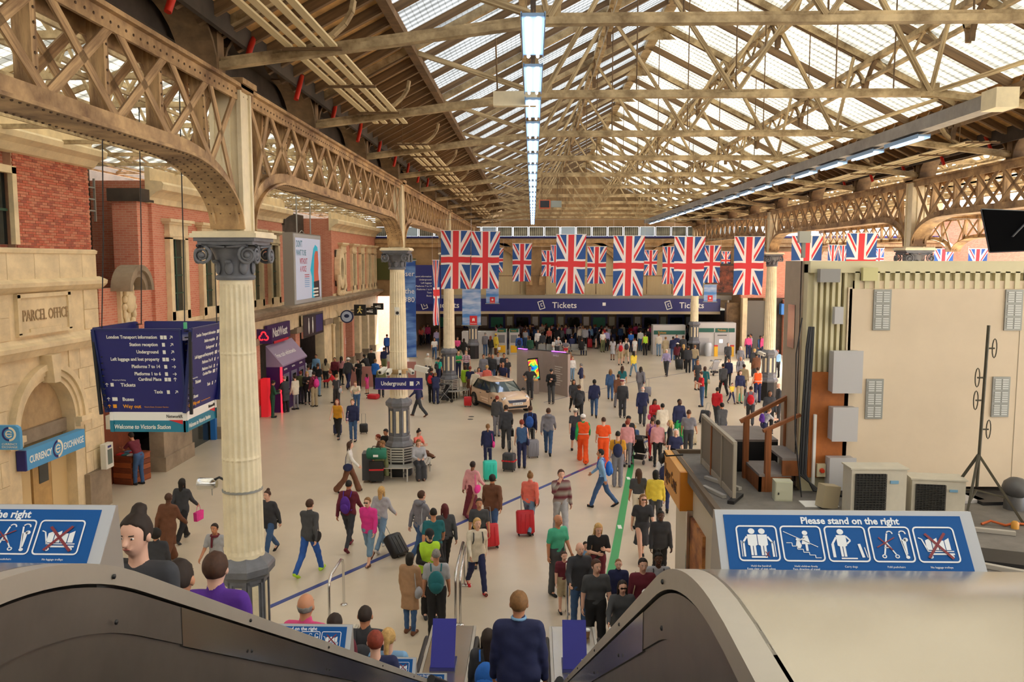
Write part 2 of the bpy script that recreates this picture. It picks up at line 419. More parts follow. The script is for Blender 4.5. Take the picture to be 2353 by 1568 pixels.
# ------------------------------------------------------------------ roof over the hall
XL, XR, XC = -4.3, 12.1, 3.9
ZE, ZR = 10.25, 14.45
def zroof(x): return ZE + (ZR - ZE) * (1 - abs(x - XC) / (XC - XL))
TR = [1.4 + 5 * k for k in range(13)]
for i, Y in enumerate(TR):
    r = empty('roof_truss', (XC, Y, ZE), label='%s cream iron roof truss spanning the hall, counted from the escalators' % ORD[i], cat='truss', kind='structure')
    r['group'] = 'roof trusses over the hall'
    T = [(XL, 9.72), (.2, 10.28), (7.6, 10.28), (XR, 9.72)]
    def L3(x, z): return Vector((x - XC, 0, z - ZE))
    mb = MB()
    for (a, b) in zip(T[:-1], T[1:]): mb.beam(L3(*a), L3(*b), .16, .09)
    for (a, b) in zip(T[:-1], T[1:]): mb.beam(L3(a[0], a[1] + .06), L3(b[0], b[1] + .06), .04, .1)
    mb.build('tie_beam', ironlt, r)
    mb = MB()
    for s in (-1, 1): mb.beam(L3(XC + s * 8.2, ZE + .02), L3(XC, ZR - .05), .14, .26)
    mb.build('principal_rafter', ironlt, r)
    for s in (-1, 1):
        n0 = L3(XC + s * 3.7, 10.3)
        for xr_, wd in ((6.2, .09), (4.1, .07), (2.0, .09)):
            e = L3(XC + s * xr_, zroof(XC + s * xr_) - .15); pbeam('strut', ironlt, r, n0, e, wd, wd, up=(0, 1, 0))
        pbeam('strut', ironlt, r, L3(XC, 10.3), L3(XC + s * 2.0, zroof(XC + s * 2) - .15), .08, .08, up=(0, 1, 0))
        mb = MB()                                              # curved knee at the spring
        pts = []
        for k in range(9):
            t = k / 8 * math.pi / 2; pts.append((XC + s * (8.0 - 1.7 * math.sin(t)), 9.75 + .9 * (1 - math.cos(t)) * .9 + .02))
        for a, b in zip(pts[:-1], pts[1:]): mb.beam(L3(*a), L3(*b), .14, .05)
        mb.build('knee_bracket', ironlt, r)
        MB().box(L3(XC + s * 3.7, 10.35), (.34, .02, .28)).build('gusset', ironlt, r)
    MB().prism([L3(XC - .5, ZR - .55) + Vector((0, -.02, 0)), L3(XC + .5, ZR - .55) + Vector((0, -.02, 0)), L3(XC, ZR - .1) + Vector((0, -.02, 0))], (0, .04, 0)).build('apex_plate', ironlt, r)
    for xx in (XC, XC - 1.9, XC + 1.9, XC + 3.0):
        MB().tube([L3(xx, 10.3), L3(xx, zroof(xx) - .1)], .014, 6).build('hanger_rod', irondk, r)
pane_r = bpy.data.materials.new('roof_glazing'); pane_r.use_nodes = True
def glazing(m, tcol, trans, wire):
    nt = m.node_tree; nt.nodes.clear(); out = nt.nodes.new('ShaderNodeOutputMaterial')
    tl = nt.nodes.new('ShaderNodeBsdfTranslucent'); tp = nt.nodes.new('ShaderNodeBsdfTransparent'); mx = nt.nodes.new('ShaderNodeMixShader')
    tc = nt.nodes.new('ShaderNodeTexCoord'); wv = nt.nodes.new('ShaderNodeTexWave'); wv.bands_direction = 'X'; wv.inputs['Scale'].default_value = 2.2; wv.inputs['Distortion'].default_value = .4; wv.inputs['Detail Scale'].default_value = .3
    ns = nt.nodes.new('ShaderNodeTexNoise'); ns.inputs['Scale'].default_value = .9; ns.inputs['Detail'].default_value = 5
    nt.links.new(tc.outputs['Object'], wv.inputs[0]); nt.links.new(tc.outputs['Object'], ns.inputs[0])
    r = nt.nodes.new('ShaderNodeValToRGB'); r.color_ramp.elements[0].color = rgb(0x5c5c5a); r.color_ramp.elements[1].color = tcol; r.color_ramp.elements[0].position = .30
    md = nt.nodes.new('ShaderNodeMath'); md.operation = 'MULTIPLY_ADD'; md.inputs[1].default_value = .28
    nt.links.new(wv.outputs['Fac'], md.inputs[0]); nt.links.new(ns.outputs['Fac'], md.inputs[2]); nt.links.new(md.outputs[0], r.inputs[0])
    # fine wire mesh lines
    br = nt.nodes.new('ShaderNodeTexBrick'); br.offset = 0; br.inputs['Scale'].default_value = 1; br.inputs['Brick Width'].default_value = .045; br.inputs['Row Height'].default_value = .05; br.inputs['Mortar Size'].default_value = .002
    br.inputs['Color1'].default_value = (1, 1, 1, 1); br.inputs['Color2'].default_value = (1, 1, 1, 1); br.inputs['Mortar'].default_value = (.38, .35, .3, 1)
    nt.links.new(tc.outputs['Object'], br.inputs['Vector'])
    mc = nt.nodes.new('ShaderNodeMix'); mc.data_type = 'RGBA'; mc.blend_type = 'MULTIPLY'; mc.inputs[0].default_value = wire
    nt.links.new(r.outputs[0], mc.inputs[6]); nt.links.new(br.outputs[0], mc.inputs[7])
    nt.links.new(mc.outputs[2], tl.inputs[0]); nt.links.new(mc.outputs[2], tp.inputs[0])
    mx.inputs[0].default_value = trans
    nt.links.new(tl.outputs[0], mx.inputs[1]); nt.links.new(tp.outputs[0], mx.inputs[2]); nt.links.new(mx.outputs[0], out.inputs[0])
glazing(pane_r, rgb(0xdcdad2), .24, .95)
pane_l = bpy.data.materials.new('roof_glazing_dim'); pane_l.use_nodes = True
glazing(pane_l, rgb(0xc4c6c8), .14, .6)  # left slope: more opaque glass, and the dimness of facing away put into colour
ceil_ = empty('ceiling', (XC, 0, ZE), label='pitched glazed and boarded roof over the concourse', kind='structure')
def C3(x, y, dz=0): return Vector((x - XC, y, zroof(x) - ZE + dz))
Y0, Y1 = -1.1, 66.0
pu_l = [XL, -2.3, -.2, 1.9, XC]; pu_r = [XR, 10.5, 8.3, 6.1, XC]
for s, pu in ((-1, pu_l), (1, pu_r)):
    for k, x in enumerate(pu[1:-1]):                            # lattice purlins along the hall
        mb = MB(); a, b = C3(x, Y0, -.2), C3(x, Y1, -.2); slim = s < 0 and k == 0
        mb.beam(a, b, .16, .12)
        if not slim: mb.beam(a + Vector((0, 0, -.42)), b + Vector((0, 0, -.42)), .10, .08)
        mb.build('purlin', irondk if k == 0 else ironlt, ceil_)
        if slim: continue
        mb = MB(); y = Y0
        while y < Y1 - .5:
            A = C3(x, y, -.62); B = C3(x, y + .625, -.2); Cc = C3(x, y + 1.25, -.62)
            mb.beam(A, B, .05, .05); mb.beam(B, Cc, .05, .05); y += 1.25
        q = mb.build('purlin_lattice', ironlt, ceil_); q['kind'] = 'stuff'
        if k > 0 or True:
            mb = MB()
            for Y in TR:                                        # curved wind brackets at every truss
                for sg in (-1, 1):
                    pts = [C3(x, Y + sg * (.06 + .9 * (1 - math.cos(t * math.pi / 12))), -.95 + .75 * math.sin(t * math.pi / 12)) for t in range(7)]
                    for p, q_ in zip(pts[:-1], pts[1:]): mb.beam(p, q_, .1, .05)
            mb.build('wind_bracket', irondk, ceil_)
MB().beam(C3(XC, Y0, -.1), C3(XC, Y1, -.1), .3, .22).build('ridge_beam', ironlt, ceil_)
# boards low on each slope, between close ribs
def slopebox(name, m, xa, xb, ya, yb, dz, th, parent=ceil_):
    A, B = C3(xa, (ya + yb) / 2, dz), C3(xb, (ya + yb) / 2, dz)
    up = Vector((0, 1, 0))
    return pbeam(name, m, parent, A, B, abs(yb - ya), th, up=(A - B).cross(up) if xa < xb else (B - A).cross(up))
for s, pu in ((-1, pu_l), (1, pu_r)):
    n = int((Y1 - Y0) / .7)
    for i in range(n):
        y = Y0 + i * .7; slopebox('board', boardm, pu[0] - s * -.0, pu[1], y + .01, y + .69, .02, .03)
        pbeam('rib', irondk, ceil_, C3(pu[0], y, -.08), C3(pu[1], y, -.08), .09, .16)
    bay = 5 / 3 if s < 0 else 2.5
    for j in range(1, 4):
        xa, xb = pu[j], pu[j + 1]; y = Y0 + (0 if s < 0 else 0); bb = bay
        while y < Y1 - .2:
            ye = min(Y1, y + bb)
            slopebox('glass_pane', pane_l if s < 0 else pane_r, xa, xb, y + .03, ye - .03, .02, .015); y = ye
    y = Y0
    while y < Y1:
        pbeam('rafter', irondk, ceil_, C3(pu[1], y, -.09), C3(XC, y, -.09), .08, .13 if s < 0 else .2); y += bay
# valley gutters over the girders, with brackets and red cable loops
redc = mat('red_cable', 0xc02818, .4)
for s, X in ((-1, KX - .05), (1, RX + .1)):
    g = empty('valley_gutter', (X, 0, 9.75), label='sooty valley gutter over the %s row of columns' % ('left' if s < 0 else 'right'), cat='gutter', kind='structure')
    MB().bx(-.35, .35, Y0, Y1, .62, .7).bx(-.42, -.35, Y0, Y1, .3, 1.0).bx(.35, .42, Y0, Y1, .35, .75).build('trough', darkwall, g)
    for i, Y in enumerate(TR):
        mb = MB(); 
        for k in (-1, 1):
            pts = [(-s * .0 , Y + k * (.12 + 1.1 * (1 - math.cos(t * math.pi / 12))), -.1 + .72 * math.sin(t * math.pi / 12)) for t in range(7)]
            for p, q_ in zip(pts[:-1], pts[1:]): mb.beam(p, q_, .5, .05)
        mb.bx(-.25, .25, Y - .12, Y + .12, -.13, .64)
        mb.build('spandrel_bracket', irondk, g)
    for i in range(10):
        Y = 9.5 + 2.5 * i
        MB().tube([(-s * .42, Y - .12, .1), (-s * .46, Y, .38), (-s * .44, Y + .2, .55), (-s * .3, Y + .32, .62)], .045, 6).build('cable_loop', redc, g)
# cream strip lights with open trays hung along the left boarding
traym = mat('tray_cream', 0xe2cfa2, .5, var=.15); 
for s in (-1, 1):
    X = -2.95 if s < 0 else 10.75
    for a, b in ((6.5, 17.5), (20.4, 40), (44, 62)):
        t = empty('cable_tray', (X, a, 9.95), label='pair of cream cable trays hung below the %s roof boarding, %s stretch' % ('left' if s < 0 else 'right', {6.5: 'near', 20.4: 'middle', 44: 'far'}[a]), cat='cable tray', kind='structure')
        y = 0
        while y < b - a:
            e = min(b - a, y + 2.4)
            for dx in (-.3, -.12, .12, .3): pbox('tray', traym, t, (dx, (y + e) / 2, 0), (.10, e - y - .08, .03))
            pbox('cross_bar', irondk, t, (0, y, -.03), (.8, .05, .04)); 
            y = e
        MB().tube([(-.3, .5, 0), (-.3, .5, .5)], .01, 5).tube([(.3, b - a - .5, 0), (.3, b - a - .5, .5)], .01, 5).build('hanger', irondk, t)
# ------------------------------------------------------------------ lines of lamps
tubem = mat('fluorescent_tube', 0xf4f8ff, .3, emit=9); caseb = mat('lamp_case', 0x8fb4e0, .35)
def lamp_row(X, label, grp, y0, nn, two=True, ang=0):
    for k in range(nn):
        y = y0 + k * 2.34
        o_ = empty('strip_lamp', (X, y, 9.72), label=label % ORD[k], cat='strip lamp', group=grp)
        mb = MB().bx(-.13, .13, 0, 1.7, .03, .07)
        for s in (-1, 1): mb.beam((s * .13, 0, .04), (s * .13, 1.7, .04), .015, .09)
        mb.build('housing', caseb, o_)
        MB().tube([(0, .3, .05), (0, .3, .3)], .008, 4).build('hanger', irondk, o_)
        for s in ((-1, 1) if two else (0,)):
            MB().tube([(s * .06, .04, 0), (s * .06, 1.66, 0)], .02, 6).build('tube', tubem, o_)
lamp_row(0.0, '%s lamp, from the near end, of the central suspended row', 'suspended row of strip lamps', 9.3, 22)
lamp_row(8.35, '%s lamp, from the near end, under the long grey beam', 'right row of strip lamps', 18.2, 18, False)
lamp_row(-8.7, '%s lamp, from the near end, of the aisle row beyond the left arches', 'aisle row of strip lamps', 7.0, 23, False)
for k in range(0): pass
MB().bx(-8.73, -8.67, 6, 62, 9.92, 10.12).build('lamp_beam', irondk, label='thin beam carrying the aisle row of lamps', cat='beam')
t = empty('lamp_rail', (0, 6, 9.9), label='suspension rail of the central lamp row', cat='rail', kind='structure')
MB().bx(-.03, .03, 0, 56, .02, .07).build('rail', irondk, t)
mb = MB()
for y in range(0, 56, 5):
    for s in (-1, 1): mb.tube([(s * .1, y + .4, 0), (s * .1, y + .4, .45)], .012, 5)
q = mb.build('chain', irondk, t); q['kind'] = 'stuff'
t = empty('lamp_beam', (8.35, 15.6, 9.85), label='long grey beam carrying the right row of lamps', cat='beam', kind='structure')
MB().bx(-.16, .16, 0, 46, 0, .26).build('beam_body', mat('grey_beam', 0x9a9590, .6, var=.2), t)
MB().bx(-.2, .2, -.5, 0, -.05, .3).build('end_box', cream, t)
# white board in front of the central lamps
t = empty('suspended_box', tuple(at_y(1184, 228, 14.3)), label='cream rectangular box hung below the central lamp row', cat='box')
MB().bx(-.37, .37, -.08, .08, -.12, .12).build('box_body', cream, t)
MB().tube([(-.3, 0, .12), (-.33, 0, 1.0)], .015, 5).build('hanging_rope', irondk, t); MB().tube([(.3, 0, .12), (.3, 0, 1.0)], .015, 5).build('hanging_rope', irondk, t)
# ------------------------------------------------------------------ aisle roofs either side
def aisle(Xa, Xb, label, side):
    r = empty('ceiling', (0, 0, 0), label=label, kind='structure'); Xm = (Xa + Xb) / 2; zr = 12.2; ze = 10.3
    Y = 1.4
    while Y < 66:
        mb = MB().beam((Xa, Y, 10.15), (Xb, Y, 10.15), .1, .1)
        mb.beam((Xa, Y, ze + .1), (Xm, Y, zr), .1, .14).beam((Xb, Y, ze + .1), (Xm, Y, zr), .1, .14)
        n = 6
        for k in range(n):
            xa = Xa + (Xb - Xa) * k / n; xb = Xa + (Xb - Xa) * (k + 1) / n; xm = (xa + xb) / 2
            zt = ze + .1 + (zr - ze) * (1 - abs(xm - Xm) / abs(Xb - Xm)); mb.beam((xa, Y, 10.15), (xm, Y, zt), .06, .06).beam((xm, Y, zt), (xb, Y, 10.15), .06, .06)
        mb.build('aisle_truss', ironlt, r); Y += 2.5
    for k in range(5):
        f = k / 4
        for X0 in (Xa, Xb):
            x = X0 + (Xm - X0) * f; z = ze + .1 + (zr - ze) * f - .05
            MB().beam((x, Y0, z), (x, Y1, z), .09, .14).build('purlin', ironlt, r)
            MB().beam((x, Y0, 10.1), (x, Y1, 10.1), .06, .06).build('tie', ironlt, r)
    for X0 in (Xa, Xb):
        y = Y0
        while y < Y1:
            A = Vector((X0, y + 2.5, ze + .17)); B = Vector((Xm, y + 2.5, zr + .07)); d_ = (B - A); upv = Vector((0, 1, 0)).cross(d_)
            pbeam('glass_pane', pane_r, r, A, B, 4.9, .015, up=upv); y += 5
aisle(-14.5, -4.9, 'glazed roof over the aisle before the brick facade', -1)
aisle(21.0, 12.7, 'glazed roof over the hall beyond the right columns', 1)

MB().bx(-15.6, -15.3, -1, 66, 9.4, 13.5).build('added_wall_upper', darkwall, label='dark upper wall added behind the left facade to hide bright sky', kind='structure')  # added dark wall, blocks the bright sky showing over the facade

MB().bx(-16, 33, -2.6, -2.3, 0, 17).build('added_wall_near', mat('added_pale_wall', 0xe0deda, .8), label='unseen pale wall added behind the camera to dim the foreground', kind='structure')  # added out of view: keeps open-sky light off the foreground
MB().bx(-12.9, -12.5, -2.3, 18.3, 0, 10.8).build('added_wall_left', mat('added_pale_wall', 0xc4c6c6), label='unseen pale wall added before the parcel office to dim the foreground', kind='structure')  # added out of view: closes the open left side for dimmer light
hh = empty('hanging_heater', tuple(at_y(1258, 470, 30)), label='orange and grey heater unit hung below the roof trusses', cat='heater')
MB().bx(-.30, .1, -.2, .2, -.15, .15).build('heater_body', mat('heater_orange', 0xb8552c, .5), hh); MB().bx(.1, .5, -.15, .15, -.1, .12).build('duct', mat('duct_grey', 0x8a9088, .5), hh); MB().bx(-.26, .06, -.21, -.2, -.12, .12).build('grille', blackm, hh)
for dx in (-.2, .35): MB().tube([(dx, 0, .1), (dx, 0, 10.2 - hh.location.z)], .012, 5).build('hanging_rod', irondk, hh)
# ------------------------------------------------------------------ left facade
WX = -12.5
def wseg(mb, x0, x1, y0, y1, z0, z1, mi=0): return mb.bx(x0, x1, y0, y1, z0, z1, mi)
def cornice(name, x, y0, y1, z, prof, m, parent):
    """horizontal moulding: prof = [(projection, dz)...] closed against the wall at x"""
    poly = [(x - .05, y0, z + prof[0][1])] + [(x + p, y0, z + d) for p, d in prof] + [(x - .05, y0, z + prof[-1][1])]
    return MB().prism(poly, (0, y1 - y0, 0)).build(name, m, parent)
def arch_face(mb, x, th, y0, y1, z0, z1, yc, hw, zs, n=18, zb=None, pointed=False):
    """wall between y0..y1, z0..z1 at face x (thickness th behind), with an arched opening"""
    zb = z0 if zb is None else zb
    pts = []
    for k in range(n + 1):
        t = math.pi * k / n
        if pointed:
            q = abs(math.cos(t)); pts.append((yc - hw * math.cos(t), zs + hw * 1.9 * math.sin(math.acos(min(1, q))) ** .8))
        else: pts.append((yc - hw * math.cos(t), zs + hw * math.sin(t)))
    mb.bx(x - th, x, y0, yc - hw, z0, z1); mb.bx(x - th, x, yc + hw, y1, z0, z1)
    for (a, b) in zip(pts[:-1], pts[1:]):
        mb.add([(x, a[0], a[1]), (x, b[0], b[1]), (x, b[0], z1), (x, a[0], z1), (x - th, a[0], a[1]), (x - th, b[0], b[1])], [(0, 1, 2, 3), (0, 4, 5, 1)])
    return pts
def arch_band(mb, x, yc, r0, r1, zs, pr, n=20, t0=0, t1=math.pi, sz=1.0):
    vs = []; fs = []
    for k in range(n + 1):
        t = t0 + (t1 - t0) * k / n; c, s = -math.cos(t), math.sin(t) * sz
        vs += [(x, yc + r0 * c, zs + r0 * s), (x + pr, yc + r0 * c, zs + r0 * s), (x + pr, yc + r1 * c, zs + r1 * s), (x, yc + r1 * c, zs + r1 * s)]
    for k in range(n):
        a = k * 4; b = a + 4
        for i in range(4): fs.append((a + i, a + (i + 1) % 4, b + (i + 1) % 4, b + i))
    mb.add(vs, fs); return mb
# --- block A: the parcel office
A = empty('wall_left', (0, 0, 0), label='stone and brick end block lettered parcel office, at the far left', kind='structure')
ya, yb, yc, hw = 18.3, 23.45, 20.75, 1.22
mb = MB(); arch_face(mb, WX, .45, ya, yb, 0, 7.35, yc, hw, 2.85); mb.build('stone_wall', stone, A)
MB().bx(WX - .3, WX - .1, 19.98, yb, 7.3, 9.75).build('mortar_bed', mortar, A)
MB().bx(WX + .002, WX + .16, yc + hw + .35, yb + .02, 0, 1.15).bx(WX + .002, WX + .16, ya, yc - hw - .35, 0, 1.15).build('plinth', stonedk, A)
# ashlar blocks standing slightly proud of their joints
rows = [1.15, 1.75, 2.35, 2.95, 3.55, 4.15, 4.72]
for i, (z0, z1) in enumerate(zip(rows[:-1], rows[1:])):
    off = (i % 2) * .45; y = ya - off
    while y < yb:
        e = min(y + .9, yb); s_ = max(y, ya)
        zm = z1
        rr = hw + .46
        dy = math.sqrt(max(0, rr * rr - max(0, z0 - 2.85) ** 2)) if z0 < 2.85 + rr else 0
        L_, R_ = yc - dy, yc + dy
        for (p, q) in (((s_, min(e, L_)), (max(s_, R_), e)) if dy else ((s_, e),)):
            if q - p > .12: pbox('stone', stone, A, (WX + .01, (p + q) / 2, (z0 + z1) / 2), (.03, q - p - .015, z1 - z0 - .015))
        y += .9
for z0, z1 in ((5.2, 5.75), (5.75, 6.3), (6.62, 7.3)):
    y = ya
    while y < yb:
        e = min(y + 1.1, yb)
        if z0 > 6.5 or e < 19.5 or y > 21.95: pbox('stone', stone, A, (WX + .01, (y + e) / 2, (z0 + z1) / 2), (.03, e - y - .015, z1 - z0 - .015))
        y += 1.1
mb = MB(); arch_band(mb, WX, yc, hw, hw + .12, 2.85, .05); arch_band(mb, WX, yc, hw + .12, hw + .26, 2.85, .11); arch_band(mb, WX, yc, hw + .26, hw + .42, 2.85, .18)
for s in (-1, 1): mb.bx(WX, WX + .2, yc + s * (hw + .02), yc + s * (hw + .62), 2.72, 2.87).bx(WX, WX + .14, yc + s * (hw + .05), yc + s * (hw + .56), 2.6, 2.72)
mb.build('arch_moulding', stone, A)
MB().prism([(WX, yc - .13, 4.0), (WX, yc + .13, 4.0), (WX, yc + .22, 4.72), (WX, yc - .22, 4.72)], (.32, 0, 0)).build('keystone', stone, A)
MB().bx(WX - .40, WX - .34, yc - hw, yc + hw, 0, 4.2).build('tympanum', mat('ochre_render', 0xbfa277, .8, var=.2), A)
MB().bx(WX - .34, WX - .22, yc - hw, yc + hw, 2.5, 2.85).build('transom', stonedk, A)
door = mat('oak_door', 0xc9a368, .5, var=.2)
d_ = MB().bx(WX - .32, WX - .26, yc - .35, yc + .45, 0, 2.1).build('door', door, A); MB().bx(WX - .262, WX - .24, yc - .1, yc + .3, 1.35, 1.95).build('pane', glassd, d_)
d_ = MB().bx(WX - .33, WX - .28, yc + .5, yc + hw, 0, 2.1).build('side_panel', mat('pale_panel', 0xdcc08c, .5), A); MB().bx(WX - .33, WX - .28, yc - hw, yc - .42, 0, 2.1).build('side_panel', mat('pale_panel', 0xdcc08c), A)
cornice('string_course', WX, ya, yb + .2, 4.72, [(.0, 0), (.12, .0), (.22, .16), (.26, .2), (.26, .3), (.1, .36), (0, .46)], stone, A)
cornice('ledge', WX, ya, yb + .2, 6.3, [(0, 0), (.10, .05), (.22, .16), (.24, .26), (.05, .34), (0, .36)], stone, A)
cornice('ledge', WX, ya, yb, 7.28, [(0, 0), (.06, .02), (.08, .1), (0, .14)], stone, A)
cornice('top_cornice', WX - .1, ya, yb + .1, 9.7, [(0, 0), (.15, .03), (.3, .2), (.52, .3), (.56, .44), (.5, .5), (.1, .56), (.1, 1.0), (0, 1.02)], stone, A)
# plaque
pl = MB().bx(WX, WX + .05, 19.7, 21.85, 5.3, 6.28)
for b_ in ((19.62, 21.93, 6.2, 6.3), (19.62, 21.93, 5.26, 5.34), (19.62, 19.74, 5.3, 6.28), (21.8, 21.93, 5.3, 6.28)): pl.bx(WX, WX + .1, *b_)
pl = pl.build('plaque', stone, A)
text('lettering', 'PARCEL OFFICE', .40, mat('carved_stone', 0xa38a68, .8), pl, face_frame((WX + .052, 19.84, 5.62), (0, 1, 0), (0, 0, 1)), depth=.018, width=.72)
MB().bx(WX, WX + .09, 20.1, 21.45, 5.3, 5.42).build('sill', stone, A)
# bricks of the upper wall, laid one by one
rb = random.Random(3); nb_ = 0; me_b = [unit_box(m) for m in bricks]; rest = MB()
for row in range(33):
    z = 7.42 + row * .0695; y = 20.02 - (.115 if row % 2 else 0)
    while y < yb - .05:
        e = min(y + .215, yb - .02)
        s0 = max(y, 20.0)
        if e - s0 > .05:
            ctr = (WX - .1 + rb.uniform(-.004, .004), (s0 + e) / 2, z + .032); dm = (.06, e - s0, .058)
            if nb_ < 300 and y > 20.9: link('brick', me_b[rb.choice((0, 0, 1, 1, 2))], A, M=Matrix.Translation(ctr) @ Matrix.Diagonal((*dm, 1))); nb_ += 1
            else: rest.box(ctr, dm, rb.choice((0, 0, 1, 1, 2)))
        y += .225
q = rest.build('brick_courses', bricks, A); q['kind'] = 'stuff'
wn = MB().bx(WX - .12, WX - .02, 18.9, 19.0, 7.6, 9.2).bx(WX - .12, WX, 19.85, 20.02, 7.5, 9.35).bx(WX - .12, WX, 18.6, 20.02, 9.2, 9.38).build('window_surround', stone, A)
MB().bx(WX - .25, WX - .2, 18.6, 19.85, 7.5, 9.2).build('window_pane', glassd, wn); MB().bx(WX - .2, WX - .16, 19.35, 19.41, 7.5, 9.2).bx(WX - .2, WX - .16, 18.6, 19.85, 8.3, 8.36).build('glazing_bar', mat('green_frame', 0x33503c), wn)
MB().bx(WX - .6, WX - .3, ya, yb, 4.6, 10.6).bx(WX - 3, WX - .45, yb - .3, yb, 0, 10.6).build('brick_return', brickw, A)
# --- recess between block A and B
Rr = empty('wall_left', (0, 0, 0), label='dark recess with a carved shield niche, right of the parcel office', kind='structure')
MB().bx(WX - 2.3, WX - 2.0, yb, 27.1, 4.4, 10.6).build('back_wall', darkwall, Rr)
MB().bx(WX - .3, WX - .05, yb, 27.1, 3.6, 4.35).build('lintel', stone, Rr)
nf = MB(); nf.bx(WX - .15, WX, yb + .1, 26.2, 4.35, 6.3); nf.build('brick_panel', brickw, Rr)
cornice('ledge', WX, yb, 27.1, 4.35, [(0, 0), (.15, .04), (.2, .2), (0, .26)], stone, Rr)
mb = MB(); yn = 25.0
arch_band(mb, WX, yn, .42, .62, 6.2, .5, n=16); arch_band(mb, WX, yn, .62, .78, 6.2, .6, n=16)
mb.build('niche_hood', stonedk, Rr)
mb = MB().bx(WX - .1, WX + .12, yn - .42, yn + .42, 4.7, 6.2); arch_band(mb, WX - .1, yn, .0, .42, 6.2, .2, n=12); mb.build('niche_back', stone, Rr)
mb = MB(); rs_ = random.Random(5)
mb.ell((WX + .2, yn, 5.85), (.12, .26, .34), 10, 8); mb.ell((WX + .22, yn, 6.3), (.1, .16, .15), 8, 6)
for k in range(14):
    a = k / 14 * 2 * math.pi; mb.ell((WX + .17, yn + .3 * math.cos(a), 5.7 + .55 * math.sin(a)), (.09, .09, .12), 7, 5)
for s in (-1, 1): mb.tube([(WX + .15, yn + s * .35, 5.0), (WX + .18, yn + s * .22, 5.2), (WX + .18, yn + s * .32, 5.5), (WX + .16, yn + s * .25, 5.8)], .05, 6)
mb.build('carved_shield', stone, Rr)
for i, yy in enumerate((23.7, 24.6, 26.0)): MB().tube([(WX - 1.9, yy, 4.6), (WX - 1.85, yy + .2, 7), (WX - 1.9, yy, 10.2)], .03 + .02 * i, 6).build('pipe', mat('old_pipe', 0x6d655a, .5), Rr)
mb = MB()
for z in (8.6, 8.95, 9.3): mb.bx(WX - .9, WX - .85, yb, 25.2, z, z + .04)
for y in (yb + .1, 24.4, 25.2): mb.bx(WX - .9, WX - .84, y, y + .04, 8.3, 9.6)
mb.build('guard_rail', mat('grey_rail', 0x8a8a84, .5), Rr)
MB().bx(WX - .9, WX - .1, 26.3, 27.1, 4.3, 9.0).build('side_pier', brickw, Rr); MB().bx(WX - 1.0, WX + .05, 26.2, 27.2, 9.0, 9.4).build('pier_cap', darkwall, Rr)
# --- block B and C with tall windows
def block(y0, y1, label, wins, zt=9.72, wz=(5.35, 7.85)):
    B = empty('wall_left', (0, 0, 0), label=label, kind='structure')
    MB().bx(WX - .5, WX - .04, y0, y1, 4.6, zt).build('brickwork', brickw, B)
    MB().bx(WX - .5, WX + .02, y0 - .02, y0 + .3, 4.6, zt).bx(WX - 3, WX - .04, y0 - .01, y0 + .04, 4.6, zt).build('corner_pier', brickw, B)
    cornice('top_cornice', WX - .04, y0 - .2, y1 + .1, zt - .75, [(0, 0), (.08, .02), (.1, .2), (.2, .28), (.34, .38), (.52, .44), (.56, .62), (.5, .7), (.12, .74), (.12, 1.15), (0, 1.17)], stone, B)
    for i, (c, wd) in enumerate(wins):
        s = MB(); z0, z1 = wz; a, b = c - wd / 2, c + wd / 2
        s.bx(WX - .08, WX + .14, a - .26, a, z0 - .3, z1 + .05).bx(WX - .08, WX + .14, b, b + .26, z0 - .3, z1 + .05).bx(WX - .08, WX + .14, a - .26, b + .26, z1, z1 + .5)
        s.bx(WX - .08, WX + .17, a - .30, b + .30, z1 + .1, z1 + .17)
        s.bx(WX - .08, WX + .22, a - .42, b + .42, z1 + .5, z1 + .58).bx(WX - .08, WX + .3, a - .5, b + .5, z1 + .58, z1 + .68)
        s.bx(WX - .08, WX + .14, a - .3, b + .3, 4.75, z0)
        s.bx(WX - .38, WX - .30, a - .02, a + .05, z0, z1)
        so_ = s.build('window_surround', stone, B)
        MB().bx(WX - .045, WX - .02, a, b, z0, z1).build('pane', glassd, so_)
        g = MB().bx(WX - .02, WX + .0, c - .03, c + .03, z0, z1)
        for k in range(1, 4): g.bx(WX - .02, WX + .0, a, b, z0 + (z1 - z0) * k / 4 - .02, z0 + (z1 - z0) * k / 4 + .02)
        g.build('glazing_bar', mat('green_frame', 0x33503c), so_)
        # deep reveal: darkens by real depth
        MB().bx(WX - .30, WX - .02, b - .005, b + .02, z0, z1).bx(WX - .3, WX - .02, a - .02, a + .005, z0, z1).build('reveal', stone, so_)
    MB().bx(WX - .04, WX + .08, y0, y1, 4.65, 5.05).build('sill_course', stone, B)
    return B
block(27.1, 41.5, 'brick wall block with tall cream-framed windows behind the nearest column', [(28.85, 1.0), (31.6, .95), (34.4, .95), (37.2, .95), (39.7, .95)])
block(51.4, 66.0, 'far brick wall block with a row of narrow cream-framed windows', [(54.2, .9), (57.5, .9), (60.3, .9), (62.9, .9), (65.0, .7)], wz=(5.4, 7.6))
B = empty('wall_left', (0, 0, 0), label='dark recess with stone columns behind the large poster board', kind='structure')
MB().bx(WX - 2.0, WX - 1.7, 41.5, 51.4, 4.4, 9.9).bx(WX - 2, WX + .1, 41.4, 41.6, 8.9, 9.7).build('back_wall', darkwall, B)
for yy in (42.2,): MB().lathe([(.28, 0), (.3, .15), (.22, .25), (.2, 2.4), (.26, 2.5), (.3, 2.7)], 12, (WX - .1, yy, 4.9)).build('stone_column', stone, B)
mb = MB(); 
for k in range(25):
    t = 2 * math.pi * k / 24
arch_band(mb, WX - .02, 52.9, .42, .75, 6.6, .35, n=24, t0=0, t1=2 * math.pi, sz=1.7)
